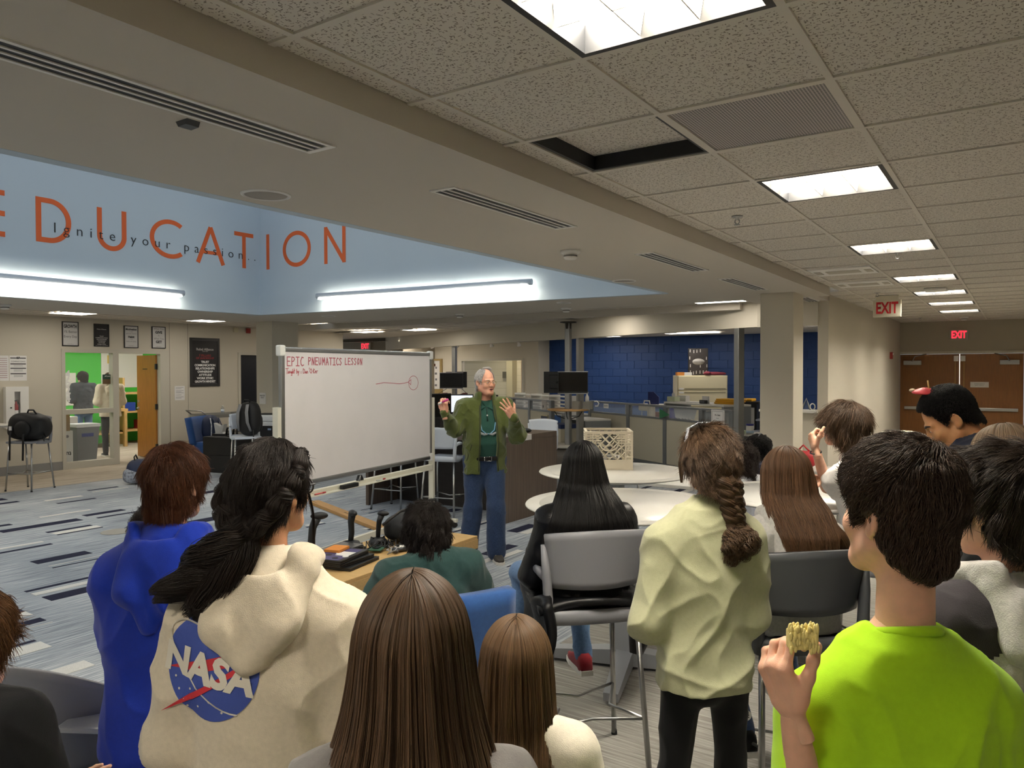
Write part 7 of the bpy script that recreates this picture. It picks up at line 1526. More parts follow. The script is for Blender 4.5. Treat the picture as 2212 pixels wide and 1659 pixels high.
# --- girl with long brown hair, front centre
top = at(890, 1226, 1.19)
cream = cloth_mat('cream_fleece', '#d9d0bf', 500, .35, .05)
B = human('girl with very long straight brown hair and a centre parting, nearest to the front', top, 128, 1.12, fair, .97, hy=.03, hpitch=.03, sw=.145, tcol=cloth_mat('grey_marl', '#6d6a68', 400, .3), bottom=blackp, arms=fr(.145, 1.12), th=.009)
PR = [(.03, .092, .113, -.012), (-.05, .102, .112, -.015), (-.12, .120, .105, -.03), (-.2, .148, .10, -.07), (-.3, .18, .105, -.09), (-.45, .20, .105, -.09), (-.62, .19, .10, -.09)]
long_hair(B['o'], B['Mh'], B['hs'], *hm('hair_brown', '#4a3828'), PR, n=15000, seed=2, rad=.00062, tips=.08, part=.02, open_face=62, wave=.006)
# --- smaller girl to her right
top = at(1115, 1326, 1.84)
B = human('smaller seated girl with long golden brown hair and a white shirt, front centre', top, 121, .86, fair, .93, seat=.45, H=1.35, hy=.03, sw=.135, tcol=cream, bottom=ljeans, ease=.018, arms=fr(.135, .86), th=.009)
PR2 = [(.03, .092, .112, -.012), (-.05, .098, .11, -.015), (-.12, .103, .10, -.02), (-.2, .108, .10, -.055), (-.3, .112, .10, -.075), (-.45, .105, .09, -.08)]
long_hair(B['o'], B['Mh'], B['hs'], *hm('hair_golden_brown', '#523d28'), PR2, n=12000, seed=5, rad=.0006, tips=.12, part=.012, open_face=62, wave=.006)
# --- boy with red-brown hair and royal blue hoodie
royal = cloth_mat('royal_blue_fleece', '#1533a6', 500, .3, .05, .2)
top = at(378, 958, 2.25)
B = human('red-haired boy in a royal blue hoodie, left foreground', top, 119, 1.145, fair, .86, hy=.04, hyaw=-.10, sw=.155, h=.0042, tcol=royal, ease=.030, w=1.22, hood=hood_shape(1.02, .20), bottom=jeans, collar=None, hem=.64, arms=fr(.155, 1.145, (.015, .07, -.25), (.0, .26, -.24)), th=.0075,
    fold=[(.012, (5, 5, 3), 3, 3, .5, None), (.006, (11, 11, 8), 3, 8, -.4, None)])
short_hair(B['o'], B['Mh'], B['hs'], *hm('hair_auburn', '#4c2b19'), t=(.020, .014, .014), n=14000, length=.05, lift=.10, rad=.0005, seed=3, line=([0, 30, 55, 72, 84, 96, 112, 140, 180], [.05, .045, .01, -.035, -.03, -.02, -.06, -.092, -.098]), gravity=1.1, clump=.35, whorl=(-.03, -.04, .14), bumpy=.006)
# --- girl with braids in the cream hoodie
hood_c = cloth_mat('oatmeal_fleece', '#d6cab4', 450, .35, .05, .2)
top = at(588, 945, 1.72)
B = human('girl with dark braided hair and glasses in a cream hoodie with a round blue emblem', top, 121, 1.20, warm, .84, hy=.03, hyaw=-.34, hpitch=.03, sw=.155, h=.0042, tcol=hood_c, ease=.03, w=1.0, hood=hood_shape(1.0, .15), bottom=blackp, collar=None, hem=.60, arms=fr(.155, 1.20, (.06, -.01, -.27), (.03, .18, -.38)), th=.007,
    fold=[(.014, (5, 5, 2.6), 3, 13, .45, lambda V: np.clip(np.abs(V[:, 0])*6, .35, 1)), (.007, (12, 12, 8), 3, 18, -.4, lambda V: np.clip(np.abs(V[:, 0])*6, .3, 1))])
hb, hbb = hm('hair_near_black', '#221a16')
hcap = short_hair(B['o'], B['Mh'], B['hs'], hb, hbb, t=(.014, .016, .016), n=13000, length=.05, lift=.08, rad=.00045, seed=6, line=HL, gravity=.9, clump=.4, whorl=(0, .06, .13), bumpy=.005)
Mh, hs = B['Mh'], B['hs']; hd = lambda x, y, z: tuple(Mh[:3, :3]@(A3(x, y, z)*hs)+Mh[:3, 3])
for s_ in (-1, 1):
    pts = [(s_*.055, .045, .115), (s_*.088, .01, .085), (s_*.098, -.035, .045), (s_*.092, -.08, -.005), (s_*.06, -.112, -.05), (s_*.015, -.118, -.085)]
    for k_ in range(9):
        u = k_/9*5; i = int(u); f_ = u-i; a = np.array(pts[i])*(1-f_)+np.array(pts[min(i+1, 5)])*f_; u2 = min(4.99, u+.95); i2 = int(u2); f2 = u2-i2; b_ = np.array(pts[i2])*(1-f2)+np.array(pts[min(i2+1, 5)])*f2
        o_ = np.array((s_*.006, -.004, .012*(1 if k_ % 2 else -1))); tuft(B['o'], [hd(*(a+o_*1.4)), hd(*((a+b_)/2+np.array((s_*.010, -.010, 0)))), hd(*(b_-o_*1.2))], [.010, .021, .012], hb, hbb, n=130, seed=k_, name='braid_segment', twist=.8)
tl = [hd(.0, -.11, -.08), hd(-.01, -.14, -.13), hd(-.05, -.165, -.175), hd(-.10, -.175, -.215), hd(-.155, -.165, -.245)]
for k_ in range(7):
    q = [np.array(p) for p in tl]; rs = np.random.RandomState(k_); off = rs.normal(0, .018, 3); e_ = rs.normal(0, .022, 3)
    tuft(B['o'], [q[0], q[1]+off*.6, q[2]+off, q[3]+off+e_*.6, q[4]+e_*1.5], [.022, .034, .034, .024, .004], hb, hbb, n=420, seed=20+k_, name='ponytail_lock', curl=.005, fray=.4)
tuft(B['o'], [hd(.03, -.115, -.06), hd(-.0, -.12, -.085), hd(-.03, -.11, -.07)], [.03, .032, .03], hb, hbb, n=300, name='hair_tie_bun', seed=5)
tuft(B['o'], [hd(.075, .045, .03), hd(.092, .055, -.06), hd(.10, .045, -.16), hd(.09, .05, -.22)], [.0022, .002, .0015, .0008], hb, hbb, n=9, name='loose_lock', seed=3, spread=3)
gl = mat('glasses_black', '#1a1516', .3)
g = MB().tube([hd(.078, -.02, .012), hd(.080, .05, .015), hd(.070, .094, .012)], .0025, 6)
for s_ in (-1, 1): g.tube([hd(s_*.036+.026*math.cos(a), .102-.006*abs(math.cos(a)), .004+.021*math.sin(a)) for a in np.linspace(0, 2*PI, 22)], .0022, 6)
g.build('glasses', gl, B['o'])
# emblem on the back of the cream hoodie
J = B['J']; ec = A3(-.085, -.02, J['zsh']-.062); ME = Matrix.Translation(ec) @ Matrix(((1, 0, 0, 0), (0, 0, -1, 0), (0, 1, 0, 0), (0, 0, 0, 1)))
em = {k_: mat('print_'+k_, c, .75, bump=.2, bscale=500) for k_, c in dict(blue='#3a4e9e', red='#c4303a', pale='#dcd6c8').items()}; GV = B['topVF']
circ = [(.112*math.cos(a), .112*math.sin(a)) for a in np.linspace(0, 2*PI, 56, endpoint=False)]
e0 = decal('emblem_disc', poly_mesh(circ), GV, ME, em['blue'], B['top'], .0018, .018)
decal('emblem_swoosh', poly_mesh([(-.112, -.012), (-.03, .012), (.06, .035), (.13, .075), (.172, .112), (.148, .072), (.095, .03), (.04, .004), (-.03, -.012)]), GV, ME, em['red'], B['top'], .0026, .016)
decal('emblem_swoosh', poly_mesh([(-.125, -.108), (-.05, -.06), (.045, -.005), (.10, .03), (.105, .024), (.05, -.015), (-.045, -.072)]), GV, ME, em['red'], B['top'], .0036, .016)
mo = MB(); stroke(mo, [(.075*math.cos(a)*math.cos(.9)-.125*math.sin(a)*math.sin(.9)*.9, .075*math.cos(a)*math.sin(.9)*.55+.11*math.sin(a)*.8) for a in np.linspace(-.6, 4.3, 30)], .0035)
mq = bpy.data.meshes.new('orbit'); bmesh.ops.rotate(mo.bm, cent=(0, 0, 0), matrix=Matrix.Rotation(-PI/2, 3, 'X'), verts=mo.bm.verts); mo.bm.to_mesh(mq); decal('emblem_orbit', mq, GV, ME, em['pale'], B['top'], .0030, .03)
decal('emblem_letters', text_mesh('NASA', .085, extrude=0, bold=.004, space=1.02), GV, ME @ Matrix.Translation((-.008, -.006, 0)) @ Matrix.Rotation(-.18, 4, 'Z'), em['pale'], B['top'], .0044, .012)
for k_, (x, y) in enumerate(((-.08, -.055), (-.065, -.075), (-.05, -.05), (-.03, -.085), (-.09, -.03), (.0, -.07), (.03, -.09), (-.06, -.09))): decal('emblem_star', poly_mesh([(x+.0028*math.cos(a), y+.0028*math.sin(a)) for a in np.linspace(0, 2*PI, 6, endpoint=False)]), GV, ME, em['pale'], B['top'], .003, .05)
# --- boy in the dark teal shirt on a blue chair
teal = cloth_mat('dark_teal_jersey', '#2f4a49', 500, .25)
top = at(922, 1088, 3.1)
B = human('boy with dark hair and a dark teal t-shirt sitting on a blue chair', top, 148, .95, fair, .88, hair=.024, seat=.46, H=1.5, hy=.05, hpitch=-.12, sw=.155, h=.0044, tcol=teal, sleeve='short', ease=.022, bottom=jeans, arms=dict(elR=(.25, .10, .76), wrR=(.20, .32, .70), elL=(-.24, .08, .74), wrL=(-.15, .3, .68)), hands=dict(R=dict(), L=dict()))
short_hair(B['o'], B['Mh'], B['hs'], *hm('hair_black_brown', '#1d1613'), t=(.032, .024, .022), n=12000, length=.04, lift=.35, rad=.0006, seed=8, line=HLOW, gravity=.7, clump=.9, bumpy=.01)
def blue_chair(xy, phi, lab, z0=.46, zt=.95, arms_=False):
    t = thing('chair', lab, 'chair', (xy[0], xy[1], 0), math.radians(phi-90))
    MB().box((-.24, -.22, z0-.07), (.24, .26, z0), bevel=.03).build('seat', bluef, t)
    MB().grid(lambda u, v: ((u-.5)*(.48-.06*v), -.22-.09*v-.03*math.sin(PI*u), z0+.06+(zt-z0-.06)*v), 12, 8, thick=-.05).build('backrest', bluef, t)
    for a in (-1, 1):
        MB().tube([(a*.25, .24, 0), (a*.25, .22, z0-.06), (a*.25, -.18, z0-.06), (a*.25, -.28, 0)], .013, 10).build('leg', steel, t)
        MB().tube([(a*.24, -.22, z0-.05), (a*.235, -.25, z0+.14)], .012, 8).build('back_support', steel, t)
        if arms_: MB().tube([(a*.27, -.2, z0), (a*.28, -.16, z0+.17), (a*.28, -.05, z0+.22), (a*.28, .16, z0+.21), (a*.27, .22, z0-.06)], .013, 10).build('arm_tube', steel, t); MB().box((a*.28-.025, -.08, z0+.22), (a*.28+.025, .2, z0+.245), bevel=.01).build('arm_pad', greyplas, t)
    return t
def under(B, lab, **k): o = B['o']; p = o.location; return blue_chair((p.x, p.y), math.degrees(o.rotation_euler.z)+90, lab, **k)
under(B, 'blue upholstered chair under the boy in the dark teal shirt', z0=.44, arms_=True)
# --- girl with long black hair on a bar stool, with her coat
puff = mat('black_puffer', '#0e0f12', .45, spec=.4, bump=.3, bscale=60)
top = at(1258, 950, 3.4)
B = human('girl with very long black hair sitting on a grey bar stool in a black jacket', top, 136, 1.10, warm, .97, seat=.735, H=1.5, hy=.05, hyaw=-.05, sw=.155, tcol=puff, ease=.025, bottom=ljeans, arms=dict(elR=(.21, .06, .86), wrR=(.12, .28, .95), elL=(-.22, .05, .86), wrL=(-.14, .28, .93)), legs_=dict(knL=(-.20, .44, .76), anL=(-.19, .34, .34), knR=(.07, .42, .77), anR=(.09, .33, .34)),
    fold=[(.012, (4, 4, 17), 1, 3, .1, None), (.006, (14, 14, 14), 2, 4, .3, None)], shoes='#8e2630')
PR3 = [(.03, .094, .115, -.014), (-.05, .112, .115, -.03), (-.11, .145, .118, -.085), (-.2, .19, .118, -.125), (-.3, .215, .115, -.125), (-.42, .21, .11, -.13), (-.5, .18, .10, -.12)]
long_hair(B['o'], B['Mh'], B['hs'], *hm('hair_jet', '#0d0b0b'), PR3, n=11000, seed=9, rad=.0009, tips=.10, part=.0, open_face=60, wave=.006, jitter=.016)
st7.location = B['o'].location; st7.rotation_euler = B['o'].rotation_euler
t = thing('puffer_coat', 'black quilted coat draped over the grey bar stool seat and hanging down its left side', 'coat', st7.location, st7.rotation_euler.z)
def coatf(u, v):
    x = -.26+.50*u; return (x, -.19+.40*v+.015*math.sin(9*u+4*v), .752+.035*abs(math.sin(7*v+3*u))*math.sin(PI*u)+.02)
MB().grid(coatf, 18, 14, thick=.03).build('coat_body', puff, t)
def coath(u, v): return (-.245-.02*math.sin(8*v+2)-.05*v+.012*math.sin(14*u), -.24+.46*u, .80-.42*v+.02*math.sin(11*u))
mb = MB(); mb.grid(coath, 22, 16, thick=.04); mb.build('coat_side', puff, t)
MB().tube([(.22, .12, .78), (.30, .14, .66), (.30, .10, .52), (.27, .08, .44)], [.05, .06, .055, .03], 14).build('sleeve', puff, t)
# --- girl in the sage shirt with a braid
sage = cloth_mat('sage_jersey', '#abab8b', 500, .25, .04)
top = at(1532, 922, 2.5)
B = human('girl with a brown braid in a sage green long-sleeved shirt and black leggings', top, 131, 1.205, warm, .83, hair=.012, hy=.03, hx=.025, hyaw=.02, sw=.135, h=.0042, tcol=sage, ease=.018, w=1.0, hem=.73, bottom=blackp, legr=.88, arms=dict(elL=(-.205, -.03, .955), wrL=(-.09, .15, .86), elR=(.160, -.02, .955), wrR=(.09, .15, .88)), th=.006, neckdrop=.0,
    fold=[(.012, (6, 6, 4), 4, 21, .75, None), (.007, (13, 13, 10), 3, 22, -.8, None), (.009, (4, 4, 13), 3, 24, .35, lambda V: np.clip((1.02-V[:, 2])*6, 0, 1))], hands=dict(L=dict()))
mh, mhb = hm('hair_chestnut', '#4b3827')
short_hair(B['o'], B['Mh'], B['hs'], mh, mhb, t=(.016, .014, .022), n=13000, length=.075, lift=.10, rad=.0006, seed=12, line=HL, gravity=.55, clump=.3, whorl=(-.02, .10, .09), bumpy=.006)
Mh, hs = B['Mh'], B['hs']; hd = lambda x, y, z: A3(*(Mh[:3, :3]@(A3(x, y, z)*hs)+Mh[:3, 3]))
b0, b1 = hd(.022, -.115, -.045), hd(.055, -.12, -.235)
for k_ in range(3):
    pts = []
    for i in range(25):
        u = i/24; th_ = u*2*PI*1.9+k_*2*PI/3; p = b0*(1-u)+b1*u; pts.append(p+A3(.024*math.sin(th_), .014*math.sin(2*th_)-.012, .0)*(1-.25*u))
    tuft(B['o'], pts, [.022, .023, .022, .02, .016], mh, mhb, n=700, K=26, seed=30+k_, name='braid_strand', rad=.0007)
tuft(B['o'], [hd(.0, -.095, .0), hd(.01, -.11, -.03), b0], [.045, .04, .026], mh, mhb, n=500, name='braid_root', seed=33)
MB().tube([tuple(b1+A3(.017*math.cos(a), .017*math.sin(a)-.008, -.004)) for a in np.linspace(0, 2*PI, 14)], .006, 6).build('hair_band', blkm, B['o'])
for k_ in range(6):
    rs = np.random.RandomState(k_+50); e_ = rs.normal(0, .016, 3); tuft(B['o'], [b1, b1+A3(.01, -.012, -.025)+e_, b1+A3(.02, -.016, -.05)+e_*1.4, b1+A3(.018, -.012, -.075)+e_], [.016, .027, .028, .006], mh, mhb, n=260, seed=60+k_, name='braid_tail', curl=.014, fray=.4)
for s_ in (-1,): tuft(B['o'], [hd(s_*.07, .06, .06), hd(s_*.088, .075, -.01), hd(s_*.085, .08, -.09)], [.008, .006, .002], mh, mhb, n=60, name='loose_lock', seed=6, spread=1.8)
sg = mat('clear_goggle', '#c9cdd3', .12, trans=.4)
g = MB().tube([hd(-.082, -.005, .065), hd(-.088, .02, .10), hd(-.075, .035, .135), hd(-.03, .04, .158), hd(.03, .04, .158), hd(.075, .035, .135)], [.006, .010, .010, .006, .006, .008], 8, flat=.5).tube([hd(-.086, .0, .03), hd(-.087, .018, .09)], [.004, .009], 8); tag(g.build('safety_glasses', sg, B['o']), 'clear safety glasses pushed up on the hair')
# --- girl in the light grey hoodie
marl = cloth_mat('light_grey_marl', '#b4b2ad', 300, .4, .10)
top = at(1696, 962, 3.05)
B = human('girl with long chestnut hair in a light grey hoodie on a dark grey bar stool', top, 133, 1.085, fair, .95, seat=.735, H=1.55, hy=.05, hyaw=.10, sw=.150, tcol=marl, ease=.032, hood=hood_shape(1.05, .19), bottom=jeans, collar=None, arms=dict(elR=(.24, .12, .93), wrR=(.10, .34, 1.02), elL=(-.24, .10, .92), wrL=(-.08, .33, 1.02)), legs_=dict(knL=(-.19, .36, .77), anL=at(1606, 1588, 3.12), knR=(.15, .38, .77), anR=(.16, .30, .34)), shoes='#111113', hands=dict(R=dict(y=(0, 0, -1))), th=.0065,
    fold=[(.016, (6, 6, 4), 3, 31, .5, None), (.008, (13, 13, 9), 3, 32, -.5, None)])
PR4 = [(.03, .094, .112, -.012), (-.05, .104, .11, -.03), (-.11, .125, .11, -.09), (-.2, .122, .11, -.145), (-.25, .112, .105, -.155), (-.29, .095, .095, -.16)]
mh, mhb = hm('hair_chestnut_light', '#563d29')
long_hair(B['o'], B['Mh'], B['hs'], mh, mhb, PR4, n=11000, seed=14, rad=.0008, tips=.12, part=.0, open_face=55, wave=.010, jitter=.018, clump=.02)
Mh, hs = B['Mh'], B['hs']; hd = lambda x, y, z: A3(*(Mh[:3, :3]@(A3(x, y, z)*hs)+Mh[:3, 3]))
tuft(B['o'], [hd(.085, -.16, -.14), hd(.12, -.19, -.22), hd(.17, -.18, -.25), hd(.22, -.15, -.26)], [.02, .03, .026, .004], mh, mhb, n=500, seed=3, name='loose_lock', fray=.8, curl=.01)
tuft(B['o'], [hd(-.03, -.20, -.18), hd(-.02, -.235, -.27), hd(.0, -.235, -.37)], [.02, .022, .004], mh, mhb, n=350, seed=4, name='loose_lock', fray=.6)
J = B['J']; d_ = MB()
for st in ([(.03,.022),(.0,.03),(-.022,.012),(-.022,-.012),(.0,-.03),(.03,-.022)],): stroke(d_, st, .014)
stroke(d_, [(-.01, 0), (.065, -.018)], .006); stroke(d_, [(.05, .0), (.075, -.02), (.045, -.035)], .012)
mq = bpy.data.meshes.new('logo'); bmesh.ops.rotate(d_.bm, cent=(0, 0, 0), matrix=Matrix.Rotation(-PI/2, 3, 'X'), verts=d_.bm.verts); d_.bm.to_mesh(mq)
decal('arrow_logo', mq, B['topVF'], Matrix.Translation((-.13, -.05, J['zsh']-.075)) @ Matrix(((1, 0, 0, 0), (0, 0, -1, 0), (0, 1, 0, 0), (0, 0, 0, 1))), blackc, B['top'], .002, .02)
c = B['loc'](at(1612, 1545, 3.02)); mb = MB(); mb.cyl((0, 0), .020, 0, .006, 20, M=Matrix.Translation(c) @ Matrix.Rotation(PI/2, 4, 'X')); o_ = mb.build('ankle_patch', white, B['o']); text('print', '*', .05, ink, o_, (c[0], c[1]-.0065, c[2]-.012), (PI/2, 0, 0))
st9.location = B['o'].location; st9.rotation_euler = B['o'].rotation_euler
# --- boy with dark hair at the right edge
top = at(2160, 962, 1.75)
B = human('boy with dark brown hair in a grey and black hoodie at the right edge', top, 138, 1.195, fair, .97, hair=.024, hy=.02, hyaw=.12, sw=.15, h=.0042, tcol=marl, ease=.025, hood=hood_shape(1.0, .17), bottom=jeans, collar=None, arms=fr(.15, 1.195), th=.007)
short_hair(B['o'], B['Mh'], B['hs'], *hm('hair_dark_brown2', '#2a2019'), t=(.032, .024, .016), n=14000, length=.05, lift=.28, rad=.0006, seed=18, line=([0, 30, 55, 72, 84, 96, 112, 140, 180], [.06, .055, .02, -.02, .012, .014, -.03, -.07, -.085]), gravity=.6, clump=.7, bumpy=.009, fwd=.4)
Vt, Ft = B['topVF']; c = Vt[Ft].mean(1); J = B['J']; sel = (np.linalg.norm((c-J['shL']-A3(-.0, -.02, .02))/A3(.085, .12, .095), axis=1) < 1); Nn = normals(Vt, Ft); o = np_mesh('shoulder_patch', Vt+Nn*.0022, Ft[sel], cloth_mat('charcoal_fleece', '#332f33', 400, .3), B['top'])
# --- tall boy looking down, with the fruit slice on his head
top = at(2052, 822, 2.12)
B = human('tall boy with short black hair looking down, red fruit rind and stick on his head', at(2056, 836, 2.85), 172, 1.43, tan, .93, hair=.006, hy=.16, hyaw=.28, hpitch=-.58, sw=.175, h=.0036, tcol=navyc, ease=.022, sleeve='short', bottom=jeans, neck_r=.054, arms=fr(.175, 1.43), hands=dict(L=dict(), R=dict()), headkw=dict(nose=.97))
short_hair(B['o'], B['Mh'], B['hs'], *hm('hair_jet', '#0d0b0b'), t=(.012, .007, .006), n=12000, length=.011, lift=1.6, rad=.0005, seed=22, line=([0, 30, 55, 72, 84, 96, 112, 140, 180], [.095, .088, .055, -.0, .014, .016, -.015, -.05, -.068]), gravity=.0, clump=.2, bumpy=.002, h=.0036)
M4 = eyes(B, '#2a1c14', close=.004); brows(B, mat('brow_black', '#18120f', .6), M4); lips(B, M4, '#a36256')
hd4 = M4 @ Vector((0, .015, .150))
t = thing('fruit_rind', 'red fruit rind with a wooden stick resting on the black hair of the tall boy', 'food'); t.matrix_world = B['o'].matrix_basis @ Matrix.Translation(hd4)
MB().grid(lambda u, v: (.03*math.cos(2*PI*u)*v+.004*math.sin(11*u), .045*math.sin(2*PI*u)*v, .012-.016*v*v+.006*math.sin(5*u+2)*v), 20, 6, thick=.006).build('rind', mat('watermelon_red', '#cf3b45', .5, noise=.15, nscale=60), t); MB().blob((.0, .045, .006), (.012, .012, .007)).build('pale_edge', mat('rind_pale', '#d7c3a6', .6), t); MB().tube([(0, -.015, .0), (.0, -.008, .045)], .003, 8).build('wooden_stick', mat('skewer', '#c2a063', .6), t)
# --- brown-haired boy leaning on his hand
wtee = cloth_mat('white_jersey', '#e2ded8', 500, .2)
top = at(1822, 868, 4.2); xa = at
B = human('boy with shaggy brown hair in a white t-shirt leaning his chin on his hand', top, 172, 1.245, fair, .90, hair=.028, seat=.735, H=1.6, hy=.13, hpitch=.10, hyaw=.22, sw=.16, h=.0048, tcol=wtee, sleeve='short', ease=.02, bottom=jeans, arms=dict(elL=xa(1788, 1052, 4.15), wrL=xa(1762, 972, 4.08), elR=xa(1830, 1060, 4.3), wrR=xa(1768, 1036, 4.18)), hands=dict(L=dict(z=(.25, .35, .75), y=(.6, -.6, .3), curl=(1.1, 1.2, 1.2, 1.2)), R=dict(y=(0, 0, -1), curl=(.2, .2, .25, .3))), legs_=dict(knL=(-.14, .36, .77), anL=(-.15, .28, .34), knR=(.14, .36, .77), anR=(.15, .28, .34)))
MB().tube([tuple(B['J']['wrL']+A3(.028*math.cos(a), .028*math.sin(a), -.012+.008*math.cos(a))) for a in np.linspace(0, 2*PI, 18)], .004, 6).build('wristband', blkm, B['o'])
short_hair(B['o'], B['Mh'], B['hs'], *hm('hair_shaggy_brown', '#4a3828'), t=(.034, .034, .030), n=13000, length=.075, lift=.10, rad=.0008, seed=25, line=([0, 25, 42, 56, 70, 84, 96, 112, 140, 180], [.055, .05, .035, .0, -.045, -.065, -.07, -.10, -.12, -.125]), gravity=1.4, clump=.5, bumpy=.010)
st13.location = B['o'].location; st13.rotation_euler = B['o'].rotation_euler
M4 = eyes(B); lips(B, M4, '#b5675f'); MB().tube([M4 @ Vector((-.075, .0, .012)), M4 @ Vector((-.07, .09, .010)), M4 @ Vector((-.036, .108, .004))], .002, 6).tube([M4 @ Vector((-.036+.022*math.cos(a), .104, .003+.018*math.sin(a))) for a in np.linspace(0, 2*PI, 16)], .0018, 6).build('glasses', mat('gold_wire', '#a58a5a', .3, 1), B['o'])
# --- boys seated farther back at the office front
top = at(1636, 941, 6.3)
B = human('dark-skinned boy with a headset on short black hair, seated by the square column', top, 178, .93, dark, .98, hair=.012, seat=.45, H=1.6, hy=.08, hyaw=-.05, h=.006, tcol=navyc, bottom=jeans, th=.01, arms=fr(.16, .93), hands=dict(L=dict(h=.005), R=dict(h=.005)))
short_hair(B['o'], B['Mh'], B['hs'], *hm('hair_jet', '#0d0b0b'), t=(.022, .008, .008), n=5000, length=.012, lift=1.2, rad=.0009, seed=26, line=HL, gravity=0, clump=.8, bumpy=.006)
M4 = eyes(B, '#1c120c'); lips(B, M4, '#5a3028'); MB().tube([M4 @ Vector((s_*.082*math.sin(a), -.01-.02*math.cos(a), .03+.135*math.cos(a))) for s_, a in [(1, b_) for b_ in np.linspace(-1.7, 1.7, 20)]], .005, 6).build('headset_band', mat('headset_grey', '#4b4d52', .3), B['o'])
under(B, 'blue chair under the boy with the headset', zt=.85)
top = at(1593, 952, 5.9)
B = human('seated person with a mass of dark curly hair, behind the brown braid', top, 170, .88, fair, .95, hair=.04, seat=.45, H=1.55, hy=.08, h=.007, tcol=cloth_mat('pale_grey_fleece', '#b9bcc0', 300, .3), bottom=jeans, th=.01, arms=fr(.16, .88), legs_=dict(knL=(-.12, .52, .68), knR=(.10, .52, .66)))
short_hair(B['o'], B['Mh'], B['hs'], *hm('hair_dark_curl', '#241812'), t=(.045, .05, .05), n=6000, length=.05, lift=.6, rad=.0012, seed=27, line=([0, 50, 62, 84, 112, 180], [.03, 0, -.06, -.10, -.13, -.14]), gravity=.8, clump=1.4, bumpy=.014, curl=.012)
under(B, 'blue chair under the person with dark curly hair', zt=.8)
# --- girl with light brown hair behind the right-edge boy
top = at(2170, 912, 2.28)
B = human('girl with light brown hair half hidden behind the dark-haired boy at the right edge', top, 150, 1.20, fair, .96, hy=.04, tcol=blackc, bottom=jeans, th=.01, arms=fr(.15, 1.20))
long_hair(B['o'], B['Mh'], B['hs'], *hm('hair_light_brown', '#655442'), [(.03, .094, .112, -.012), (-.1, .11, .10, -.02), (-.2, .12, .10, -.03), (-.32, .11, .09, -.04)], n=8000, seed=31, rad=.0008, tips=.1, open_face=55, wave=.008)
# --- left edge: boy in black
top = at(-85, 1268, 1.7)
B = human('boy with brown hair in a black t-shirt at the left edge', top, 118, .985, fair, .96, seat=.46, H=1.5, hy=.04, sw=.16, h=.0046, tcol=blackc, sleeve='short', ease=.024, bottom=jeans, arms=fr(.16, .985), hands=dict(R=dict(), L=dict()))
short_hair(B['o'], B['Mh'], B['hs'], *hm('hair_mid_brown', '#5a3d22'), t=(.026, .022, .022), n=9000, length=.05, lift=.2, rad=.0006, seed=33, line=HLOW, gravity=.9, clump=.5, bumpy=.006)
under(B, 'blue chair under the boy in black at the left edge', zt=.72)
top = at(332, 1096, 3.5)
B = human('seated person with dark curly hair, mostly hidden behind the red-haired boy', top, 115, .82, warm, .80, hair=.03, seat=.45, H=1.5, hy=.05, h=.006, sw=.115, tcol=greyp, bottom=jeans, th=.01, arms=fr(.115, .82))
short_hair(B['o'], B['Mh'], B['hs'], *hm('hair_dark_curl', '#241812'), t=(.032, .028, .028), n=6000, length=.04, lift=.5, rad=.0008, seed=34, line=HLOW, gravity=.4, clump=1.2, bumpy=.012, curl=.008)
p = B['o'].location; t = thing('stool', 'low round blue stool under the person hidden behind the red-haired boy', 'stool', (p.x, p.y, 0)); MB().lathe([(.01, .38), (.14, .38), (.16, .40), (.16, .43), (.14, .45), (.01, .45)], n=28).build('seat', bluef, t); MB().cyl((0, 0), .02, .02, .38, 14).build('column', steel, t); MB().lathe([(.15, 0), (.15, .015), (.02, .03)], n=24).build('base', steel, t)
# chair with a writing tablet, left foreground, and the blue seat under the hoodie
t = thing('tablet_chair', 'grey shell chair with a small white writing tablet, left foreground', 'chair', at(165, 1700, 2.62)*A3(1, 1, 0)+A3(0, 0, 0), math.radians(30))
MB().grid(lambda u, v: ((u-.5)*.50, -.2-.12*v+.12*(2*u-1)**2, .46+.40*v-.10*v*(2*u-1)**2), 18, 12, thick=.012).build('shell_back', greyplas, t); MB().box((-.24, -.2, .44), (.24, .25, .47), bevel=.02).build('shell_seat', greyplas, t)
MB().cyl((0, 0), .03, .06, .44, 16).build('column', steel, t)
for k_ in range(5): MB().tube([(0, 0, .09), (.28*math.cos(k_*1.257), .28*math.sin(k_*1.257), .05)], .018, 8).build('base_arm', greyplas, t); MB().blob((.28*math.cos(k_*1.257), .28*math.sin(k_*1.257), .03), (.03, .03, .03)).build('caster', blkm, t)
tp = at(215, 1556, 2.38); a = math.radians(-30); q = tp-A3(t.location[0], t.location[1], 0); ql = (math.cos(a)*q[0]-math.sin(a)*q[1], math.sin(a)*q[0]+math.cos(a)*q[1])
MB().box((ql[0]-.10, ql[1]-.07, tp[2]-.012), (ql[0]+.10, ql[1]+.07, tp[2]+.008), bevel=.02).build('writing_tablet', mat('tablet_white', '#cfd0d2', .35), t); MB().tube([(ql[0], ql[1], tp[2]-.01), (.26, .0, .55), (.22, .0, .46)], .014, 8).build('tablet_arm', blkm, t)
p = at(215, 1690, 2.12); blue_chair((p[0], p[1]), 118, 'blue chair whose back edge shows at the bottom left, behind the royal blue hoodie', .46, .80)
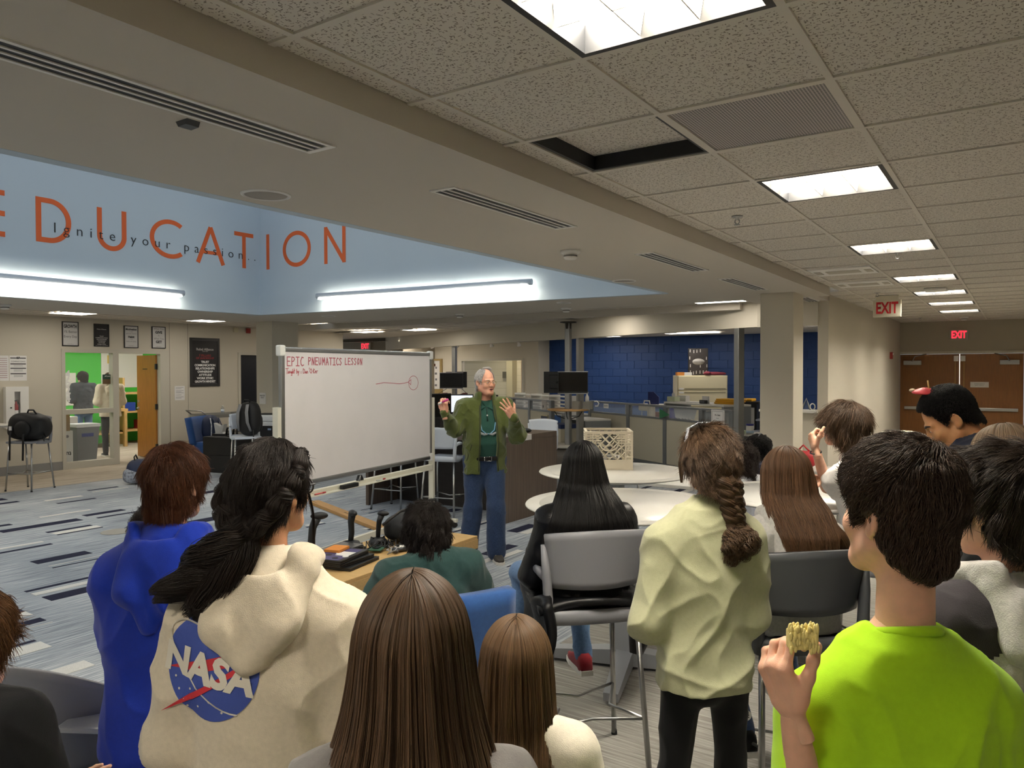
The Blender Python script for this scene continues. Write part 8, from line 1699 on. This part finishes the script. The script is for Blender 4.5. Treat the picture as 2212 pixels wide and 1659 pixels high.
# --- people in the green back room
top = at(178, 803, 16.3)
B = human('person in a dark grey hoodie seen through the window of the green room', top, 178, 1.42, fair, .98, hy=.04, hyaw=.3, h=.008, tcol=cloth_mat('dark_grey_fleece', '#33383d', 400, .3), ease=.03, bottom=ljeans, th=.012, arms=fr(.18, 1.42))
short_hair(B['o'], B['Mh'], B['hs'], *hm('hair_dark_brown2', '#2a2019'), t=(.03, .022, .022), n=2500, length=.03, lift=.4, rad=.0015, seed=40, line=HLOW, h=.008)
top = at(236, 806, 15.6)
B = human('person in a cream hoodie and black trousers standing in the doorway of the green room', top, 170, 1.40, fair, .98, hy=.04, hyaw=-.2, h=.008, tcol=hood_c, ease=.04, bottom=blackp, th=.012, hood=hood_shape(1.1, .2), collar=None, arms=fr(.18, 1.40), sole='#c9c6c0')
short_hair(B['o'], B['Mh'], B['hs'], *hm('hair_mid_brown', '#5a3d22'), t=(.03, .024, .024), n=2500, length=.03, lift=.4, rad=.0015, seed=41, line=HLOW, h=.008)
# --- the teacher
top = at(1048, 796, 7.07)
fleece = cloth_mat('olive_fleece', '#515a2c', 260, .5, .08, .3); polo = cloth_mat('bottle_green_knit', '#2c5249', 420, .25)
TP = 318
B = human('elderly man in an olive fleece jacket and jeans teaching beside the whiteboard', top, TP, 1.425, ruddy, 1.0, hair=.004, hy=.03, hyaw=.42, hpitch=.0, sw=.185, h=.0036, tcol=polo, sleeve='short', ease=.0, belly=.055, bottom=jeans, hem=.93, collar=None, shirt_name='polo_shirt', legr=1.22, flare=1.35, shoes='#3a3632', neckdrop=.0, headkw=dict(mouth=True, jaw=1.08), neck_r=.058, th=.0065,
    arms=dict(elR=at(984, 928, 6.98), wrR=at(961, 893, 6.78), elL=at(1117, 940, 6.98), wrL=at(1109, 902, 6.78)),
    fold=[(.006, (7, 7, 4), 3, 41, .4, None)],
    hands=dict(R=dict(z=(.10, .05, 1), y=(-.55, -.75, .1), curl=(.75, .85, .95, 1.0), thumb=(.8, .25), h=.0028, hs=1.06), L=dict(z=(.55, .1, .8), y=(.2, -1, .1), curl=(.18, .22, .28, .35), spread=.22, thumb=(.3, .1), h=.0028, hs=1.06)),
    legs_=dict(anL=at(1072, 1200, 6.98)*A3(1, 1, 0)+A3(0, 0, .06), anR=at(1012, 1190, 7.12)*A3(1, 1, 0)+A3(0, 0, .06), knL=at(1072, 1095, 6.98), knR=at(1022, 1095, 7.06)))
J, o = B['J'], B['o']; k = J['k']; nk = J['neck']
# fleece jacket, open at the front
lo = np.min([J[q] for q in ('shR', 'shL', 'elR', 'elL', 'wrR', 'wrL')]+[A3(-.3, -.3, .74)], 0)-.13; hi = np.max([J[q] for q in ('shR', 'shL', 'elR', 'elL', 'wrR', 'wrL')]+[A3(.3, .35, 1.6)], 0)+.13
f = Field(lo, hi, .006); rows = top_rows(J, .026, .80, 1.03, .05); rows[0] = (rows[0][0], 0, .005, .205, .165); f.loft(rows, k=.02)
for n in 'LR': f.cone(nk+A3(0, -.005, .0), J['sh'+n], .075, .078, .04); arm(f, J, n, .088, .076, .050, .03, cuff=.80, end=.90)
for a_, b_ in zip(np.linspace(.62, 5.66, 15)[:-1], np.linspace(.62, 5.66, 15)[1:]):
    q = lambda a: nk+A3(.082*math.sin(a), .010+.080*math.cos(a), .045+.012*math.cos(a)-.0)
    f.cone(q(a_), q(b_), .020, .020, .015, flat=((0, 0, 1), 2.4))
f.ell(nk+A3(0, .01, .085), (.062, .068, .07), .012, 's')
for (z0, z1, w0, w1) in ((.74, .95, .085, .078), (.95, 1.2, .078, .074), (1.2, 1.42, .074, .060), (1.42, 1.60, .060, .042)):
    f.put(lambda P, z0=z0, z1=z1, w0=w0, w1=w1: np.maximum(np.maximum(np.abs(P[..., 0]+.005)-(w0+(w1-w0)*np.clip((P[..., 2]-z0)/(z1-z0), 0, 1)), .01-P[..., 1]), np.maximum(z0-P[..., 2], P[..., 2]-z1-.002)).astype(np.float32), (-.12, -.02, z0), (.12, .4, z1), .008, 's')
V, F = f.mesh(2); N = normals(V, F); armw = lambda V: np.clip((np.abs(V[:, 0])-.10)*9, .25, 1)
V = folds(V, N, [(.020, (9, 9, 6), 3, 51, .7, armw), (.010, (18, 18, 12), 3, 52, -.6, armw)]); jk = np_mesh('fleece_jacket', V, F, fleece, o)
zp = mat('jacket_zip', '#33381f', .5); bvj = BVHTree.FromPolygons([tuple(v) for v in V], [tuple(q) for q in F])
for s_ in (-1, 1):
    P_ = []
    for z in np.linspace(.83, 1.44, 14):
        x = s_*np.interp(z, [.74, .95, 1.2, 1.42, 1.6], [.085, .078, .074, .060, .045])-.005+s_*.012; h_ = bvj.ray_cast(Vector((x, .6, z)), Vector((0, -1, 0)));  P_.append(h_[0]+Vector((0, .001, 0)) if h_[0] else Vector((x, .15, z)))
    MB().tube(P_, .006, 6, flat=.6).build('zip', zp, jk)
P_ = [bvj.ray_cast(Vector((.15+.012*i, .6, 1.08-.05*i)), Vector((0, -1, 0)))[0] for i in range(5)]
if all(P_): MB().tube(P_, .004, 6).build('pocket_zip', zp, jk)
# polo collar, placket, button
Vp, Fp = B['topVF']; bvp = BVHTree.FromPolygons([tuple(v) for v in Vp], [tuple(q) for q in Fp])
fp = lambda x, z, d=.003: Vector(((bvp.ray_cast(Vector((x, .6, z)), Vector((0, -1, 0)))[0] or Vector((x, .1, z)))+Vector((0, d, 0))))
for s_ in (-1, 1): 
    mb = MB(); c0 = nk+A3(s_*.066, .0, .045); mb._add([tuple(c0), tuple(nk+A3(s_*.05, .07, .03)), tuple(fp(s_*.010, nk[2]-.035, .012)), tuple(fp(s_*.055, nk[2]-.06, .014)), tuple(nk+A3(s_*.085, .03, .012))], [(0, 1, 2, 3, 4)]); mb.build('collar', polo, B['top'])
MB().tube([fp(.0, nk[2]-.04), fp(0, nk[2]-.10), fp(0, nk[2]-.17)], .006, 6, flat=.4).build('placket', cloth_mat('dark_green_knit', '#1f3d36', 400), B['top']); MB().blob(tuple(fp(.0, nk[2]-.115, .006)), (.008, .004, .008)).build('button', white, B['top'])
# belt
bl = cloth_mat('black_leather', '#121112', 200); P_ = [(.172*math.cos(a), .004+.158*math.sin(a), .945) for a in np.linspace(0, 2*PI, 40, endpoint=False)]
belt = MB().tube(P_, .020, 8, closed=True, flat=.3, upv=(0, 0, 1)).build('belt', bl, o); MB().tube([(-.03, .168, .925), (.02, .168, .925), (.02, .168, .965), (-.03, .168, .965), (-.03, .168, .925)], .004, 6).tube([(.035, .166, .925), (.035, .166, .965)], .006, 6).build('buckle', chrome, belt)
# lanyard with safety glasses
blu = mat('lanyard_blue', '#6fa3c8', .4); P_ = [nk+A3(-.07, .01, .03), *[fp(x, z, .008) for x, z in ((-.06, nk[2]-.10), (-.075, nk[2]-.18), (-.06, nk[2]-.25), (-.02, nk[2]-.285), (.02, nk[2]-.285), (.06, nk[2]-.25), (.072, nk[2]-.18), (.055, nk[2]-.10))], nk+A3(.07, .01, .03)]
tag(MB().tube(P_[0:3], .0022, 6).tube(P_[-3:], .0022, 6).build('neck_cord', blkm, o), 'black neck cord'); 
gs = MB().tube(P_[2:-2], .0055, 8).build('safety_glasses', blu, o)
for s_ in (-1, 1): MB().tube([fp(s_*.075, nk[2]-.275, .012), fp(s_*.04, nk[2]-.29, .02), fp(s_*.008, nk[2]-.285, .02)], [.010, .011, .006], 8, flat=.4).build('clear_lens', sg, gs)
# head: grey hair at the sides, glasses, brows, mouth
M4 = eyes(B, '#5c6a74'); brows(B, mat('brow_grey', '#b9a898', .6), M4, 0, .0028); lips(B, M4, '#b0645c', .006)
MB().blob((0, .094, -.0595), (.017, .006, .0055), M4).build('open_mouth', mat('mouth_dark', '#3a1614', .6), o)
gh, ghb = hm('hair_silver', '#b9b6b4')
short_hair(o, B['Mh'], B['hs'], gh, ghb, t=(.004, .008, .010), n=5000, length=.022, lift=.35, rad=.0008, seed=44, line=([0, 38, 52, 66, 84, 96, 112, 140, 180], [.125, .118, .075, -.005, .012, .014, -.03, -.065, -.08]), gravity=.7, bumpy=.003, bald=lambda P: (np.minimum(.085-P[..., 1]*.4, .2)*0+((P[..., 2]-.112)-.6*np.abs(P[..., 0]))*.7).astype(np.float32))
tuft(o, [M4 @ Vector((-.045, .045, .125)), M4 @ Vector((-.02, .03, .143)), M4 @ Vector((.03, .0, .14))], [.006, .010, .004], gh, ghb, n=200, name='top_lock', seed=2, fray=.6)
gw = mat('gold_wire', '#a58a5a', .3, 1); g = MB()
for s_ in (-1, 1): g.tube([M4 @ Vector((s_*.034+.023*math.cos(a), .104-.006*abs(math.cos(a)), .001+.016*math.sin(a))) for a in np.linspace(0, 2*PI, 20)], .0016, 6).tube([M4 @ Vector((s_*.057, .100, .006)), M4 @ Vector((s_*.078, .06, .012)), M4 @ Vector((s_*.083, -.015, .012))], .0018, 6)
g.tube([M4 @ Vector((-.011, .104, .004)), M4 @ Vector((0, .109, .007)), M4 @ Vector((.011, .104, .004))], .0016, 6).build('glasses', gw, o)
# marker in his right hand
d = J['wrR']-J['elR']; hp = Matrix.Translation(o.location) @ Rz(math.radians(TP-90)) @ Vector(J['wrR']+A3(.01, .075, .115))
t = thing('marker_pen', 'pink marker cap held up in the right hand of the teacher', 'marker', hp); MB().tube([(-.03, .0, -.01), (.02, 0, .01)], .010, 12).blob((.026, 0, .012), (.014, .012, .012)).build('cap', mat('marker_pink', '#d1428c', .4), t); MB().tube([(-.03, 0, -.01), (-.075, 0, -.03)], .009, 12).build('barrel', white, t)
# shoe laces
for ch in o.children:
    if ch.name.startswith('shoe'):
        M_ = MB()
        an = J['anL'] if abs(ch.data.vertices[0].co.x-J['anL'][0]) < .08 else J['anR']
        for q in range(4): M_.tube([(an[0]-.026, an[1]+.01+.025*q, .094-.010*q), (an[0]+.026, an[1]+.03+.025*q, .092-.012*q)], .004, 5).tube([(an[0]+.026, an[1]+.01+.025*q, .094-.010*q), (an[0]-.026, an[1]+.03+.025*q, .092-.012*q)], .004, 5)
        M_.build('laces', mat('lace_cream', '#d2cbb8', .7), ch)
